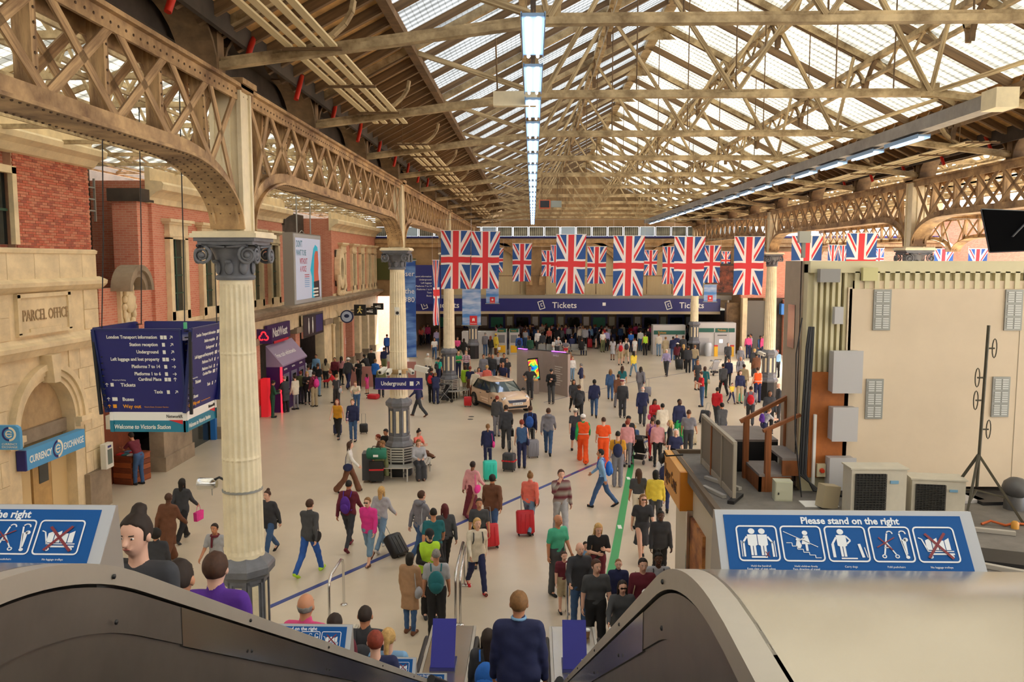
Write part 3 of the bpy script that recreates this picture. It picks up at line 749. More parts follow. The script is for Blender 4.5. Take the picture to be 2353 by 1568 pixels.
for s in (-1, 1): mb.tube([(WX + .2, 52.9 + s * .7, 5.0), (WX + .3, 52.9 + s * .95, 5.5), (WX + .25, 52.9 + s * .8, 6.2)], .12, 6)
for k in range(6): mb.ell((WX + .25, 52.3 + k * .25, 5.0 + .1 * (k % 2)), (.14, .14, .16), 7, 5)
mb.build('oval_window_frame', stone, B); MB().bx(WX - .02, WX + .06, 52.3, 53.5, 5.5, 7.8).build('pane', glassd, B)
# --- ground floor: piers, openings, signs
G = empty('wall_left', (0, 0, 0), label='ground floor of the left facade with shopfronts and stone piers', kind='structure')
cornice('long_cornice', WX, 27.1, 66, 4.35, [(0, 0), (.1, .02), (.25, .12), (.3, .2), (.55, .28), (.6, .42), (.5, .5), (.1, .56), (0, .58)], stonedk, G)
MB().bx(WX - .3, WX + .02, 27.1, 66, 3.55, 4.4).build('frieze', stone, G)
for (p, q, mm, px_) in ((27.1, 29.4, stonedk, .1), (32.3, 33.6, stone, .1), (35.8, 37.3, brickw, .05), (42.9, 43.7, brickw, .08), (48.6, 50.4, stone, .15), (53.6, 54.4, brickw, .1), (56.6, 57.2, brickw, .08), (58.8, 59.6, stone, .1), (61.8, 62.4, stone, .1), (64.6, 66, stone, .1)):
    MB().bx(WX - .4, WX + px_, p, q, 0, 3.6).build('pier', mm, G)
    MB().bx(WX - .4, WX + px_ + .06, p - .04, q + .04, 0, .5).bx(WX - .4, WX + px_ + .1, p - .06, q + .06, 3.3, 3.6).build('pier_base', stonedk, G)
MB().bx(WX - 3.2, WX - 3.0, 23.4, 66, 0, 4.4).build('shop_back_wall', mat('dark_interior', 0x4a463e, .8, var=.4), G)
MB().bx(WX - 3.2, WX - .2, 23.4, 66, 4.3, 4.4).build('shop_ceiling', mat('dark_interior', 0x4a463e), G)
blue = mat('bright_blue_shopfront', 0x2f78c8, .4)
MB().bx(WX - .3, WX - .1, 29.4, 32.3, 2.4, 3.3).bx(WX - .3, WX - .1, 29.4, 29.6, 0, 2.4).bx(WX - .3, WX - .1, 32.1, 32.3, 0, 2.4).build('blue_shopfront', blue, G)
MB().bx(WX - .4, WX - .35, 29.6, 32.1, 0, 2.4).build('shop_glass', glassd, G)
for (p, q, mm) in ((54.4, 56.6, glassg), (57.2, 58.8, glassd), (59.6, 61.8, glassd), (62.4, 64.6, glassd), (33.6, 35.8, glassd)):
    MB().bx(WX - .5, WX - .45, p, q, 0, 3.5).build('shop_glass', mm, G)
    MB().bx(WX - .45, WX - .38, (p + q) / 2 - .04, (p + q) / 2 + .04, 0, 3.5).bx(WX - .45, WX - .38, p, q, 2.3, 2.4).build('shop_mullion', steel, G)
# gothic doorway
mb = MB(); arch_face(mb, WX + .05, .5, 50.4, 53.6, 0, 4.3, 52.0, .95, 2.2, pointed=True, n=16); mb.build('gothic_doorway', stone, G)
MB().bx(WX - .4, WX - .3, 51, 53, 0, 4).build('doorway_glass', glassd, G)
for s in (-1, 1): MB().lathe([(.16, 0), (.16, .3), (.1, .4), (.1, 3.0), (.15, 3.2)], 8, (WX + .15, 52 + s * 1.1, 0)).build('shaft', stone, G)
# ------------------------------------------------------------------ far end wall
E_ = empty('wall_far', (0, 66, 0), label='far end wall with arches above the ticket counters', kind='structure')
sootb = mat('sooty_brown_wall', 0xa58660, .85, var=.45, scale=.5); corr = wavemat('corrugated_cream', 0xb8a278, 0xdccaa0, 3.2, 'X', .6, .4)
mb = MB()
def archx(mb, yf, th, x0, x1, z0, z1, xc, hw, zs, n=18):
    mb.bx(x0, xc - hw, yf, yf + th, z0, z1); mb.bx(xc + hw, x1, yf, yf + th, z0, z1)
    pts = [(xc - hw * math.cos(math.pi * k / n), zs + hw * math.sin(math.pi * k / n)) for k in range(n + 1)]
    for a, b in zip(pts[:-1], pts[1:]): mb.add([(a[0], yf, a[1]), (b[0], yf, b[1]), (b[0], yf, z1), (a[0], yf, z1), (a[0], yf + th, a[1]), (b[0], yf + th, b[1])], [(0, 3, 2, 1), (0, 1, 5, 4)])
for k, xc in enumerate((-3.6, 4.1, 11.8)): archx(mb, 0, .5, xc - 3.85, xc + 3.85, 4.3, 8.9, xc, 3.1, 5.2)
mb.bx(-12.5, -7.4, 0, .5, 4.3, 8.9).bx(15.6, 32, 0, .5, 0, 8.9)
mb.build('brown_wall', sootb, E_)
MB().bx(-12.5, 16, .5, .7, 4.3, 8.9).build('corrugated_screen', corr, E_)
mb = MB()
for xc in (-3.6, 4.1, 11.8):
    vs = []; n = 20
    for k in range(n):
        t0 = math.pi * k / n; t1 = math.pi * (k + 1) / n
        for r0, r1, pr in ((3.1, 3.35, .12), (3.35, 3.6, .2)):
            P = [(xc - r * math.cos(t), -pr, 5.2 + r * math.sin(t)) for r, t in ((r0, t0), (r1, t0), (r1, t1), (r0, t1))]
            mb.prism(P, (0, pr, 0))
mb.build('arch_moulding', mat('brown_stone', 0xb8966a, .8, var=.35), E_)
cornz = MB().bx(-12.5, 32, -.3, 0, 8.5, 8.8).bx(-12.5, 32, -.2, 0, 8.2, 8.5).build('cornice', mat('brown_stone', 0xa48257), E_)
MB().bx(-12.5, 32, -.05, .3, 8.9, 9.05).build('dark_beam', navy, E_)
sky_p = mat('blue_glazing', 0xbcd6ee, .1); 
for k in range(24):
    x = -12.2 + k * 1.25
    pbox('clerestory_pane', [pane_r, sky_p][k % 5 == 2], E_, (x, .1, 9.42), (1.12, .03, .72))
    pbox('clerestory_mullion', irondk, E_, (x + .62, .1, 9.42), (.07, .1, .8))
MB().bx(-12.5, 32, 0, .3, 9.8, 16).build('gable', sootb, E_)
mb = MB().bx(-9, 15, -.25, -.2, 5.9, 5.95)
for k in range(13): mb.bx(-9 + k * 2, -8.94 + k * 2, -.25, -.2, 4.5, 5.95)
mb.build('handrail', irondk, E_)
for (x0, x1, z0, z1) in ((-12.4, -9.3, 5.6, 7.3),): MB().bx(x0, x1, -.1, .02, z0, z1).build('blind_window', mat('olive_window', 0x55582e, .4), E_)
# tickets hall
MB().bx(-9.6, 15.6, -.8, .4, 4.05, 4.4).build('canopy_ledge', mat('grey_ledge', 0x9a948a, .7), E_)
T = empty('ticket_sign', (-9.6, 65, 3.3), label='long navy fascia reading Tickets across the far wall', cat='sign')
MB().bx(-.0, 24.3, .06, .3, -.15, .85).build('fascia', navy, T); MB().bx(0, 24.3, .05, .3, -.36, -.15).build('lower_trim', mat('cream_trim', 0xb9a88a, .6), T)
def ticket_mark(x):
    text('lettering', 'Tickets', .66, white, T, face_frame((x, .05, .12), (1, 0, 0), (0, 0, 1)), bold=.006)
    mb = MB(); M = Matrix.Translation((x - .85, .04, .35)) @ Matrix.Rotation(math.radians(-18), 4, 'Y')
    for (a, b, c_, d__) in ((-.2, .2, .27, .33), (-.2, .2, -.33, -.27), (-.23, -.17, -.33, .33), (.17, .23, -.33, .33), (-.02, .1, .08, .13), (-.05, -.0, -.13, .13), (-.05, .1, -.13, -.08)):
        P = [M @ Vector(p) for p in ((a, -.01, c_), (b, -.01, c_), (b, -.01, d__), (a, -.01, d__))]; mb.prism(P, (0, .02, 0))
    mb.build('ticket_symbol', white, T)
ticket_mark(1.9); ticket_mark(11.15); ticket_mark(21.1)
MB().bx(15.1, 15.35, .03, .06, .3, .55).build('small_notice', white, T)
H_ = empty('ticket_hall', (0, 73.3, 0), label='recessed ticket counters with green blinds and orange screens under the fascia', cat='counter')
MB().bx(-9.6, 15.6, 1.2, 1.4, 0, 3.2).bx(-9.8, -9.6, -7.8, 1.4, 0, 3.2).bx(15.6, 15.8, -7.8, 1.4, 0, 3.2).build('counter_wall', mat('taupe_wall', 0x8a7a68, .6, var=.2), H_); MB().bx(-9.6, 15, .6, 1.2, 0, 1.05).build('counter', mat('counter_brown', 0x6b5a48, .5), H_)
MB().bx(-9.6, 15.6, -7.6, 1.4, 3.15, 3.2).build('soffit', mat('olive_soffit', 0x4c4a3a, .6), H_)
green = mat('ticket_green', 0x2f8a72, .5); dkg = mat('dark_green', 0x0f5a4c, .5); orange = mat('orange_screen', 0xe8983a, .5, emit=.25)
for k, x in enumerate((-7.8, -5.5, -3.2, -.9, 1.4, 3.7, 6.0, 8.3, 10.6, 12.9)):
    wn = MB().bx(x - .75, x + .75, 1.12, 1.2, 1.05, 2.35).build('ticket_window', navy, H_)
    MB().bx(x - .55, x + .55, 1.06, 1.12, 1.15, 2.05).build('blind', green if k in (2, 4, 6, 0) else glassd, wn)
    pbox('poster', white if k % 2 else mat('pale_poster', 0xd8dcc8), H_, (x + 1.15, 1.17, 1.7), (.5, .04, .8))
for k in range(12): pbox('overhead_screen', orange if k < 10 else mat('cyan_screen', 0x3aa0d8, .4, emit=.3), H_, (-6.8 + k * 1.9, -2.3, 2.85), (.95, .06, .45))
# far-left corner: wayfinding wall beside the second column
Wf = empty('wayfinding_panel', (-9.4, 61.5, 3.9), label='navy information panel with white rows beyond the blue banner', cat='sign')
MB().bx(-.0, 2.6, 0, .1, 0, 2.9).build('panel_board', navy, Wf); MB().bx(.1, .18, .1, .18, -3.9, 2.8).bx(2.4, 2.48, .1, .18, -3.9, 2.8).build('support_post', irondk, Wf)
for k, s_ in enumerate(('London Transport information', 'Underground', 'Left luggage', 'Platforms 7 to 14', 'Platforms 1 to 6', 'Taxis', 'Buses')):
    text('lettering', s_, .17, white, Wf, face_frame((1.9, -.01, 2.0 - k * .24), (1, 0, 0), (0, 0, 1)), align='RIGHT'); pbox('symbol', white, Wf, (2.15, -.01, 2.05 - k * .24), (.3, .02, .14))
# far-right corner wall with blue and brick bays
R_ = empty('wall_right', (0, 0, 0), label='brick and stone bays in the far right corner behind the ticket machines', kind='structure')
for (x0, x1, z0, z1, mm, y) in ((14.9, 15.9, 0, 3.9, irondk, 63.8), (15.9, 16.25, 0, 4.3, stone, 62.9), (16.25, 17.6, 0, 4.1, mat('shutter_grey', 0x5f5a52, .6), 63.0), (17.6, 17.95, 0, 4.3, stone, 62.9), (17.95, 18.9, 0, 4.3, darkwall, 63), (18.9, 20.2, 0, 4.2, brickw, 62.6), (18.6, 20.4, 3.1, 3.9, blue, 62.2), (20.2, 23.5, 0, 4.3, mat('navy_shopfront', 0x23306a, .5), 62.8), (20.4, 23, 2.6, 3.2, mat('cyan_fascia', 0x2f8fd0, .4), 62.5), (15.9, 32, 4.3, 7.8, brickw, 63.5)):
    MB().bx(x0, x1, y, y + .6, z0, z1).build('bay_panel', mm, R_)
pf = empty('hung_poster', tuple(at_y(1655, 640, 57)), math.radians(-8), label='brown framed poster hung behind the big flags at right', cat='poster')
MB().bx(-1.0, 1.0, -.05, .05, -1.1, 1.0).build('frame', mat('dark_frame', 0x33251c, .5), pf)
MB().bx(-.85, .85, -.07, -.05, -.95, .85).build('print', mat('brown_print', 0x7c3c28, .6, var=.8, scale=3, dark=0x1c1210), pf)
MB().tube([(-.8, 0, 1), (-.8, 0, 2.6)], .02, 5).tube([(.8, 0, 1), (.8, 0, 2.6)], .02, 5).build('suspension_rod', irondk, pf)

MB().bx(-22, -9.7, 76, 76.3, 0, 4.6).bx(15.7, 34, 70, 70.3, 0, 9).build('wall_back', mat('dim_back_wall', 0x5a5048, .8, var=.4), label='dim wall far beyond the ticket hall', kind='structure')
MB().bx(32, 32.3, 14, 70, 0, 10.3).build('wall_right', brickw, label='brick wall of the hall beyond the right columns', kind='structure')

MB().bx(-12.9, -12.5, 66, 76, 0, 9).build('wall_left_far', brickw, label='brick wall continuing past the end of the left facade', kind='structure')
# ------------------------------------------------------------------ escalators
ESC = [(-2.92, -1.66), (-.94, .30), (1.04, 2.28)]              # clear channels
def zline(y): return 6.446 - .577 * y                           # nosing line of the steps
ZT = 5.5
def sm(y, off, U=.14):
    off = off + U * (off > .3)                                                 # smooth profile parallel to the steps
    a = ZT + off + .06 * (off > .3); b = zline(y) + off; k = .2
    h = max(0, min(1, .5 + .5 * (b - a) / k)); top = b * (1 - h) + a * h - k * h * (1 - h)
    lo = off; c = lo; k2 = .3
    h = max(0, min(1, .5 + .5 * (top - c) / k2)); return c * (1 - h) + top * h + k2 * h * (1 - h)
darkst = mat('dark_brushed_steel', 0x86807a, .38, metal=.7, var=.2, scale=2, stretch=(8, 1, 1))
polst = mat('polished_steel', 0xa8a49e, .16, metal=.95, var=.1, scale=2)
bandst = mat('pale_brushed_steel', 0xc2bcb0, .42, metal=.55, var=.08, scale=3)
treadm = mat('step_grey', 0x5a5a5c, .5, metal=.4); rubber = mat('black_rubber', 0x17171a, .45)
ys_ = [-1.2 + .1 * i for i in range(0, 146)]
YEND = 13.35
YY = [-1.2, -.6, 0, .3, .6, .8, 1.0, 1.1, 1.2, 1.3] + [1.35 + .05 * i for i in range(20)] + [2.35, 2.5, 2.7, 3, 4, 5, 6, 7, 8, 9, 9.8, 10.2, 10.5, 10.8, 11.1, 11.4, 11.8, 12.3, 12.8, YEND]
def sheet(mb, x, lo, hi, y0=-1.2, y1=YEND, th=.03, s=1):
    for a, b in zip(YY[:-1], YY[1:]):
        if a < y0 - 1e-6 or b > y1 + 1e-6: continue
        P = [(x, a, sm(a, lo)), (x, b, sm(b, lo)), (x, b, sm(b, hi)), (x, a, sm(a, hi))]
        mb.prism(P if s > 0 else P, (th * s, 0, 0))
    return mb
for i, (x0, x1) in enumerate(ESC):
    e = empty('escalator', ((x0 + x1) / 2, 0, 0), label=['left escalator carrying people behind the left balustrade', 'central escalator descending straight ahead with the suited person', 'right escalator with people riding up behind the right balustrade'][i], cat='escalator')
    cx = (x0 + x1) / 2
    MB().bx(x0 - cx, x1 - cx, -1.2, 1.5, ZT - .12, ZT).build('top_landing', treadm, e)
    MB().bx(x0 - cx, x1 - cx, 11.2, 13.6, 0.005, .05).build('bottom_landing', steel, e)
    k = 0; y = 1.45
    st = MB().bx(-.5, .5, 0, .42, -.22, 0); 
    for g in range(20): st.bx(-.5 + g * .05, -.475 + g * .05, 0, .42, 0, .008)
    stm = st.mesh('step', treadm)
    while zline(y) > .0:
        link('step', stm, e, loc=(0, y, min(ZT, zline(y)))); y += .36
    for s, xx in ((-1, x0 - cx), (1, x1 - cx)):
        # skirt and inner panels in two lapped bands with bolts
        mb = MB(); sheet(mb, xx, -.25, .705, s=s); mb.build('skirt_panel', darkst, e)
        mb = MB(); sheet(mb, xx - s * .006, .705, .808, -1.2, 2.1, s=s); mb.build('inner_panel', darkst, e)
        mb = MB(); sheet(mb, xx - s * .008, .70, .808, 2.1, 12.8, s=s); mb.build('inner_panel', polst, e)
        mb = MB(); sheet(mb, xx - s * .012, .816, .86, s=s, th=.05); mb.build('edge_band', bandst, e)
        mb = MB()
        for y in (1.0, 1.75, 2.6, 3.6, 4.9, 6.2, 7.6, 9.0):
            for z in (.835, .73): mb.lathe([(.006, 0), (.006, .003), (.002, .005)], 8, (xx - s * .014, y, sm(y, z)), M=Matrix.Rotation(-s * math.pi / 2, 3, 'Y'))
        q = mb.build('bolt', blackm, e); q['kind'] = 'stuff'
        # handrail with rounded newel at the foot
        hy0 = 6.9 if i == 1 else 2.2
        pts = [(xx - s * .05, y, sm(y, .86)) for y in YY if hy0 <= y <= 12.8]
        pts += [(xx - s * .05, 12.8 + .36 * math.sin(t), 1.0 - .36 + .36 * math.cos(t)) for t in (.4, .8, 1.2, 1.6, 2.0, 2.4, 2.8)]
        MB().tube(pts, .035, 8).build('handrail', rubber, e)
        mb = MB(); sheet(mb, xx - s * .04, .80, .84, 7 if i == 1 else 2.3, 12.3, s=s, th=.03); mb.build('handrail_guide', steel, e)
# decks between and beside the channels
DK = [(-3.75, -2.92), (-1.66, -.94), (.30, 1.04), (2.28, 2.62)]
for i, (x0, x1) in enumerate(DK):
    d = empty('escalator_deck', ((x0 + x1) / 2, 0, 0), label=['brushed steel deck outside the left escalator', 'brushed steel deck between left and central escalators', 'brushed steel deck between central and right escalators', 'narrow steel deck between the right escalator and the kiosk'][i], cat='deck')
    cx = (x0 + x1) / 2; hwid = (x1 - x0) / 2 - .032
    segs = [(-1.2, 3.0)] + [(3.0 + 2.6 * k, 3.0 + 2.6 * (k + 1)) for k in range(3)] + [(10.8, YEND)]
    for (a0, b0) in segs:
        mb = MB(); q = [y for y in YY if a0 < y < b0]; q = [a0 + .008] + q + [b0 - .008]; n = len(q)
        mb.add([(sx * hwid, y, sm(y, .86)) for y in q for sx in (-1, 1)], [(2 * k, 2 * k + 1, 2 * k + 3, 2 * k + 2) for k in range(n - 1)], 0, True)
        mb.add([(sx * hwid, y, sm(y, .83)) for y in q for sx in (-1, 1)], [(2 * k + 2, 2 * k + 3, 2 * k + 1, 2 * k) for k in range(n - 1)])
        for sx in (-1, 1): mb.add([(sx * hwid, y, sm(y, o_)) for y in q for o_ in (.83, .86)], [(2 * k, 2 * k + 1, 2 * k + 3, 2 * k + 2) for k in range(n - 1)])
        mb.build('deck_plate', steel, d)
    mb = MB().bx(-hwid, hwid, YEND - .03, YEND, 0, .86); mb.build('end_cap', steel, d)
    for a, b in zip(YY[:-1], YY[1:]):
        pass
    mb = MB(); mb.prism([(-hwid, -1.2, 0), (-hwid, YEND - .04, 0), (-hwid, YEND - .04, .8), (-hwid, 11, .8), (-hwid, 1.65, 6.2), (-hwid, -1.2, 6.2)], (.02, 0, 0)); mb.prism([(hwid, -1.2, 0), (hwid, YEND - .04, 0), (hwid, YEND - .04, .8), (hwid, 11, .8), (hwid, 1.65, 6.2), (hwid, -1.2, 6.2)], (-.02, 0, 0))
    mb.build('side_cladding', darkst, d)
MB().bx(-4.3, 2.6, -2.2, -1.2, 5.2, ZT).build('landing_slab', treadm, kind='structure', label='upper landing behind the camera')
# ------------------------------------------------------------------ warning wedges on the decks
signb = mat('sign_blue', 0x0e559c, .55, spec=.2); pict = mat('pictogram_white', 0xe6eef6, .5); crossm = mat('dark_red_cross', 0x7a1c2c, .5)
def rrect(mb, cx, cy, w_, h_, t, mi=0, z=.002, rad=.12):
    """rounded outline in xy"""
    def ring(W_, H_, R):
        P = []
        for (sx, sy, a0) in ((1, 1, 0), (-1, 1, 90), (-1, -1, 180), (1, -1, 270)):
            for k in range(5):
                a = math.radians(a0 + k * 22.5); P.append((cx + sx * (W_ / 2 - R) + R * math.cos(a), cy + sy * (H_ / 2 - R) + R * math.sin(a), z))
        return P
    R = rad * min(w_, h_); A_ = ring(w_, h_, R); B_ = ring(w_ - 2 * t, h_ - 2 * t, max(R - t, .001)); n = len(A_)
    mb.add(A_ + B_, [(k, (k + 1) % n, n + (k + 1) % n, n + k) for k in range(n)], mi)
def bar2(mb, a, b, w_, mi=0, z=.003):
    a = Vector((*a, z)); b = Vector((*b, z)); d = (b - a).normalized(); s = Vector((-d.y, d.x, 0)) * w_ / 2
    mb.add([a - s, b - s, b + s, a + s], [(0, 1, 2, 3)], mi)
def disc2(mb, c, r, mi=0, z=.003, n=14, ry=None):
    mb.add([(c[0] + r * math.cos(2 * math.pi * k / n), c[1] + (ry or r) * math.sin(2 * math.pi * k / n), z) for k in range(n)], [tuple(range(n))], mi)
def poly2(mb, P, mi=0, z=.003): mb.add([(x, y, z) for x, y in P], [tuple(range(len(P)))], mi)
def pictos(k):
    """five pictograms in a unit cell, centre 0, size 1 x 1.1"""
    mb = MB()
    if k == 0:
        for x in (-.13, .13):
            disc2(mb, (x, .36), .085); poly2(mb, [(x - .12, .26), (x + .12, .26), (x + .12, -.05), (x + .07, -.08), (x + .07, -.36), (x + .01, -.36), (x + .01, -.08), (x - .01, -.08), (x - .01, -.36), (x - .07, -.36), (x - .07, -.08), (x - .12, -.05)])
        bar2(mb, (-.26, .2), (-.38, .0), .05); bar2(mb, (.26, .2), (.38, .0), .05)
        bar2(mb, (-.2, -.41), (.2, -.41), .05)
        for s in (-1, 1): bar2(mb, (s * .42, .08), (s * .42, -.40), .02); bar2(mb, (s * .36, .05), (s * .36, -.40), .05)
        bar2(mb, (.16, -.25), (.26, -.4), .02, 1, .005); bar2(mb, (.26, -.25), (.16, -.4), .02, 1, .005)
    if k == 1:
        bar2(mb, (-.44, .36), (.38, -.1), .02)
        P = [(-.4, .02), (-.26, .02), (-.26, -.08), (-.14, -.08), (-.14, -.17), (-.0, -.17), (0, -.26), (.14, -.26), (.14, -.34), (.28, -.34), (.28, -.42), (.42, -.42)]
        for a, b in zip(P[:-1], P[1:]): bar2(mb, a, b, .02)
        disc2(mb, (.1, .32), .07); poly2(mb, [(.05, .24), (.16, .24), (.2, -.02), (.13, -.02), (.13, -.22), (.07, -.22), (.07, -.02), (-.02, -.02)])
        disc2(mb, (-.1, .12), .05); poly2(mb, [(-.14, .07), (-.06, .07), (-.02, -.06), (-.06, -.14), (-.13, -.14), (-.17, -.06)]); bar2(mb, (-.08, .08), (.08, .18), .03)
    if k == 2:
        disc2(mb, (-.12, .36), .085); poly2(mb, [(-.24, .26), (0, .26), (0, -.05), (-.05, -.08), (-.05, -.38), (-.11, -.38), (-.11, -.08), (-.13, -.08), (-.13, -.38), (-.19, -.38), (-.19, -.08), (-.24, -.05)])
        bar2(mb, (0, .23), (.1, .1), .045); bar2(mb, (.1, .1), (.0, .0), .045); bar2(mb, (-.24, .2), (-.36, .0), .05)
        bar2(mb, (-.2, -.43), (.2, -.43), .04); bar2(mb, (-.36, .0), (-.36, -.4), .07); bar2(mb, (.3, -.0), (.36, -.4), .07); bar2(mb, (.42, -.1), (.46, -.4), .02)
    if k == 3:
        def hook(x, y, r):
            P = [(x + r * math.cos(math.radians(a)), y + r * math.sin(math.radians(a))) for a in range(-10, 181, 24)]
            for a, b in zip(P[:-1], P[1:]): bar2(mb, a, b, .035)
        hook(.0, .32, .07); bar2(mb, (-.07, .32), (-.22, -.3), .04); bar2(mb, (-.12, .05), (.06, -.3), .035); bar2(mb, (-.2, -.1), (-.02, -.1), .03)
        for x in (-.24, .08):
            disc2(mb, (x, -.36), .06); disc2(mb, (x, -.36), .03, 2, .005)
        hook(.32, .32, .08); bar2(mb, (.24, .32), (.32, -.34), .04); poly2(mb, [(.26, .12), (.38, .18), (.36, -.3), (.33, -.3)]); disc2(mb, (.38, .14), .06); disc2(mb, (.34, -.38), .05)
        bar2(mb, (-.3, .2), (.0, -.18), .035, 1, .006); bar2(mb, (-.38, -.1), (.1, .2), .03, 1, .006)
    if k == 4:
        bar2(mb, (-.42, .2), (-.34, .16), .03); bar2(mb, (-.34, .16), (-.24, -.2), .035); bar2(mb, (-.26, -.2), (.4, -.2), .03); bar2(mb, (-.22, -.28), (.4, -.28), .05)
        for x in (-.2, .32): disc2(mb, (x, -.36), .055); disc2(mb, (x, -.36), .025, 2, .005)
        for a, b in ((-.26, -.12), (-.1, .04), (.06, .2), (.22, .34)): poly2(mb, [(a, -.16), (b, -.16), (b, .12 + .08 * (a < 0 or a > .1)), (a, .12)])
        bar2(mb, (-.24, .32), (.34, -.42), .07, 1, .007); bar2(mb, (.26, .34), (-.26, -.4), .07, 1, .007)
    return mb
PIC = [pictos(k).mesh('pictogram', [pict, crossm, signb]) for k in range(5)]
CAPS = ['Hold the handrail\nKeep clear of step edges', 'Hold children firmly\nFace direction of travel', 'Carry dogs', 'Fold pushchairs', 'No luggage trolleys']
def wedge(x0, x1, y, label):
    zb = sm(y, .86) - .032; W_ = x1 - x0
    s = empty('warning_wedge', ((x0 + x1) / 2, y, zb), label=label, cat='sign')
    slope = (sm(y + .2, .86) - sm(y - .2, .86)) / .4
    yb_, yf = .10, 0.0; zf = 0; ztop = .137
    h = W_ / 2
    prof = [(yf, -.02), (yf, .004), (yb_, ztop), (yb_ + .008, ztop), (yb_ + .03, slope * (yb_ + .03) - .02)]
    MB().prism([(-h, a, b) for a, b in prof], (W_, 0, 0)).build('wedge_box', mat('grey_wedge', 0xb5b0aa, .35, metal=.5), s)
    o_ = Vector((-h, yf, .004)); up = Vector((0, yb_ - yf, ztop - .004)); Lh = up.length
    M = face_frame(o_, (1, 0, 0), up)
    f = MB().bx(0, W_, 0, Lh, 0, .004).build('frame', mat('pale_frame', 0xb4bac2, .5), s); f.matrix_basis = M
    p = MB().bx(.018, W_ - .028, .014, Lh - .012, .004, .006).build('blue_panel', signb, s); p.matrix_basis = M
    M2 = M @ Matrix.Translation((0, 0, .0065))
    iw = W_ - .046; ih = Lh - .026
    text('lettering', 'Please stand on the right', .0215 * iw / .52, pict, s, M2 @ Matrix.Translation((.018 + iw * .53, .014 + ih * .855, 0)), align='CENTER', depth=.0005, bold=.0006)
    cw = iw / 5.2
    for k in range(5):
        cx = .018 + iw * (.13 + k * .185); cyy = .014 + ih * .53
        mb = MB(); rrect(mb, 0, 0, cw * .90, ih * .58, .0035, z=.001); q = mb.build('pictogram_frame', pict, s); q.matrix_basis = M2 @ Matrix.Translation((cx, cyy, 0))
        q = link('pictogram', PIC[k], s, M=M2 @ Matrix.Translation((cx, cyy, 0)) @ Matrix.Diagonal((cw * .86, ih * .54, .3, 1)))
        text('lettering', CAPS[k], .0062, pict, s, M2 @ Matrix.Translation((cx, .014 + ih * .155, 0)), align='CENTER', depth=.0003)
    return s
for (x0, x1, side) in ((-1.62, -.965, 'left'), (.415, .99, 'right')):
    for y, nm in ((1.75, 'nearest'), (4.17, 'second'), (6.52, 'third'), (8.9, 'fourth')):
        wedge(x0, x1, y, 'blue stand on the right notice, %s on the %s deck' % (nm, side))
# navy boxes on the decks near the foot, and a paper cup
for (px, lb) in ((1022, 'navy blue upright panel on the left deck near the escalator foot'), (1319, 'navy blue upright panel on the right deck near the escalator foot')):
    c = at_y(px, 1440, 12.2); z = sm(11.9, .86)
    nb = empty('deck_panel', (c.x, 11.9, z), label=lb, cat='panel')
    MB().prism([(-.19, -.12, .0), (-.19, .28, .0), (-.19, .28, .04), (-.19, -.10, .04)], (.38, 0, 0)).build('foot', navy, nb)
    MB().beam((0, -.08, .02), (0, .32, .62), .36, .03, up=(0, 1, 0)).build('board', mat('plain_navy', 0x24279a, .5), nb)
c = at_z(1350, 1478, .9); cup = empty('paper_cup', (c.x, c.y, sm(c.y, .86)), label='paper coffee cup with white lid left on the right deck', cat='cup')
MB().lathe([(.03, 0), (.042, .11)], 12).build('cup_body', mat('cup_brown', 0xa9805c, .6), cup); MB().lathe([(.045, .11), (.045, .125), (.036, .135)], 12).build('lid', white, cup)
# queue guard rails at the foot
for i, (px, py, ln) in enumerate(((1047, 1437, 2.0), (1058, 1437, 2.0), (758, 1450, 1.2), (1303, 1437, 2.0))):
    c = at_z(px, py); lbl = ['left of the pair of chrome guard rails at the central escalator foot', 'right of the pair of chrome guard rails at the central escalator foot', 'short chrome guard rail at the left escalator foot', 'chrome guard rail at the right escalator foot under a hand'][i]
    r = empty('guard_rail', (c.x, c.y, 0), label=lbl, cat='rail')
    MB().tube([(0, 0, 0), (0, 0, .85), (0, .06, .98), (0, .2, 1.04), (0, ln - .2, 1.04), (0, ln - .06, .98), (0, ln, .85), (0, ln, 0)], .027, 8).build('rail_tube', steelb, r)
    MB().lathe([(.07, 0), (.07, .02), (.03, .03)], 10).build('foot_plate', steelb, r); MB().lathe([(.07, 0), (.07, .02), (.03, .03)], 10, (0, ln, 0)).build('foot_plate', steelb, r)
# ------------------------------------------------------------------ kiosk at right, its roof and the beige cabin on it
ZK = 3.5
kroof = mat('dusty_roof_felt', 0x7d7872, .85, var=.35, scale=1.5, bump=.3)
K = empty('kiosk', (2.62, 15.4, 0), label='food kiosk with orange fascia below the grey roof at right', cat='kiosk')
MB().bx(0, 12, -12.4, 0, ZK - .12, ZK).build('roof', kroof, K)
MB().bx(0.0, .08, -12.4, 0, ZK - .0, ZK + .07).bx(0, 12, -.08, 0, ZK, ZK + .07).build('roof_kerb', mat('kerb_brown', 0x6a5a48, .7), K)
MB().bx(.1, .16, -12.4, -.1, 0, ZK - .12).bx(.1, 12, -.2, -.1, 0, ZK - .12).build('wall_panel', mat('kiosk_cream', 0xd7cdb8, .5), K)
fz = mat('amber_fascia', 0xe8a33a, .4)
MB().bx(-.12, .1, -1.6, 0, ZK - .62, ZK + .05).build('fascia', fz, K); MB().bx(-.12, .1, -1.68, -1.6, ZK - .62, ZK + .05).build('fascia_end', mat('orange_fascia_end', 0xd08020, .5), K)
text('lettering', 'Upper Crust', .40, mat('brown_letter', 0x5a3418, .5), K, face_frame((-.125, -.06, ZK - .42), (0, -1, 0), (0, 0, 1)), width=.62)
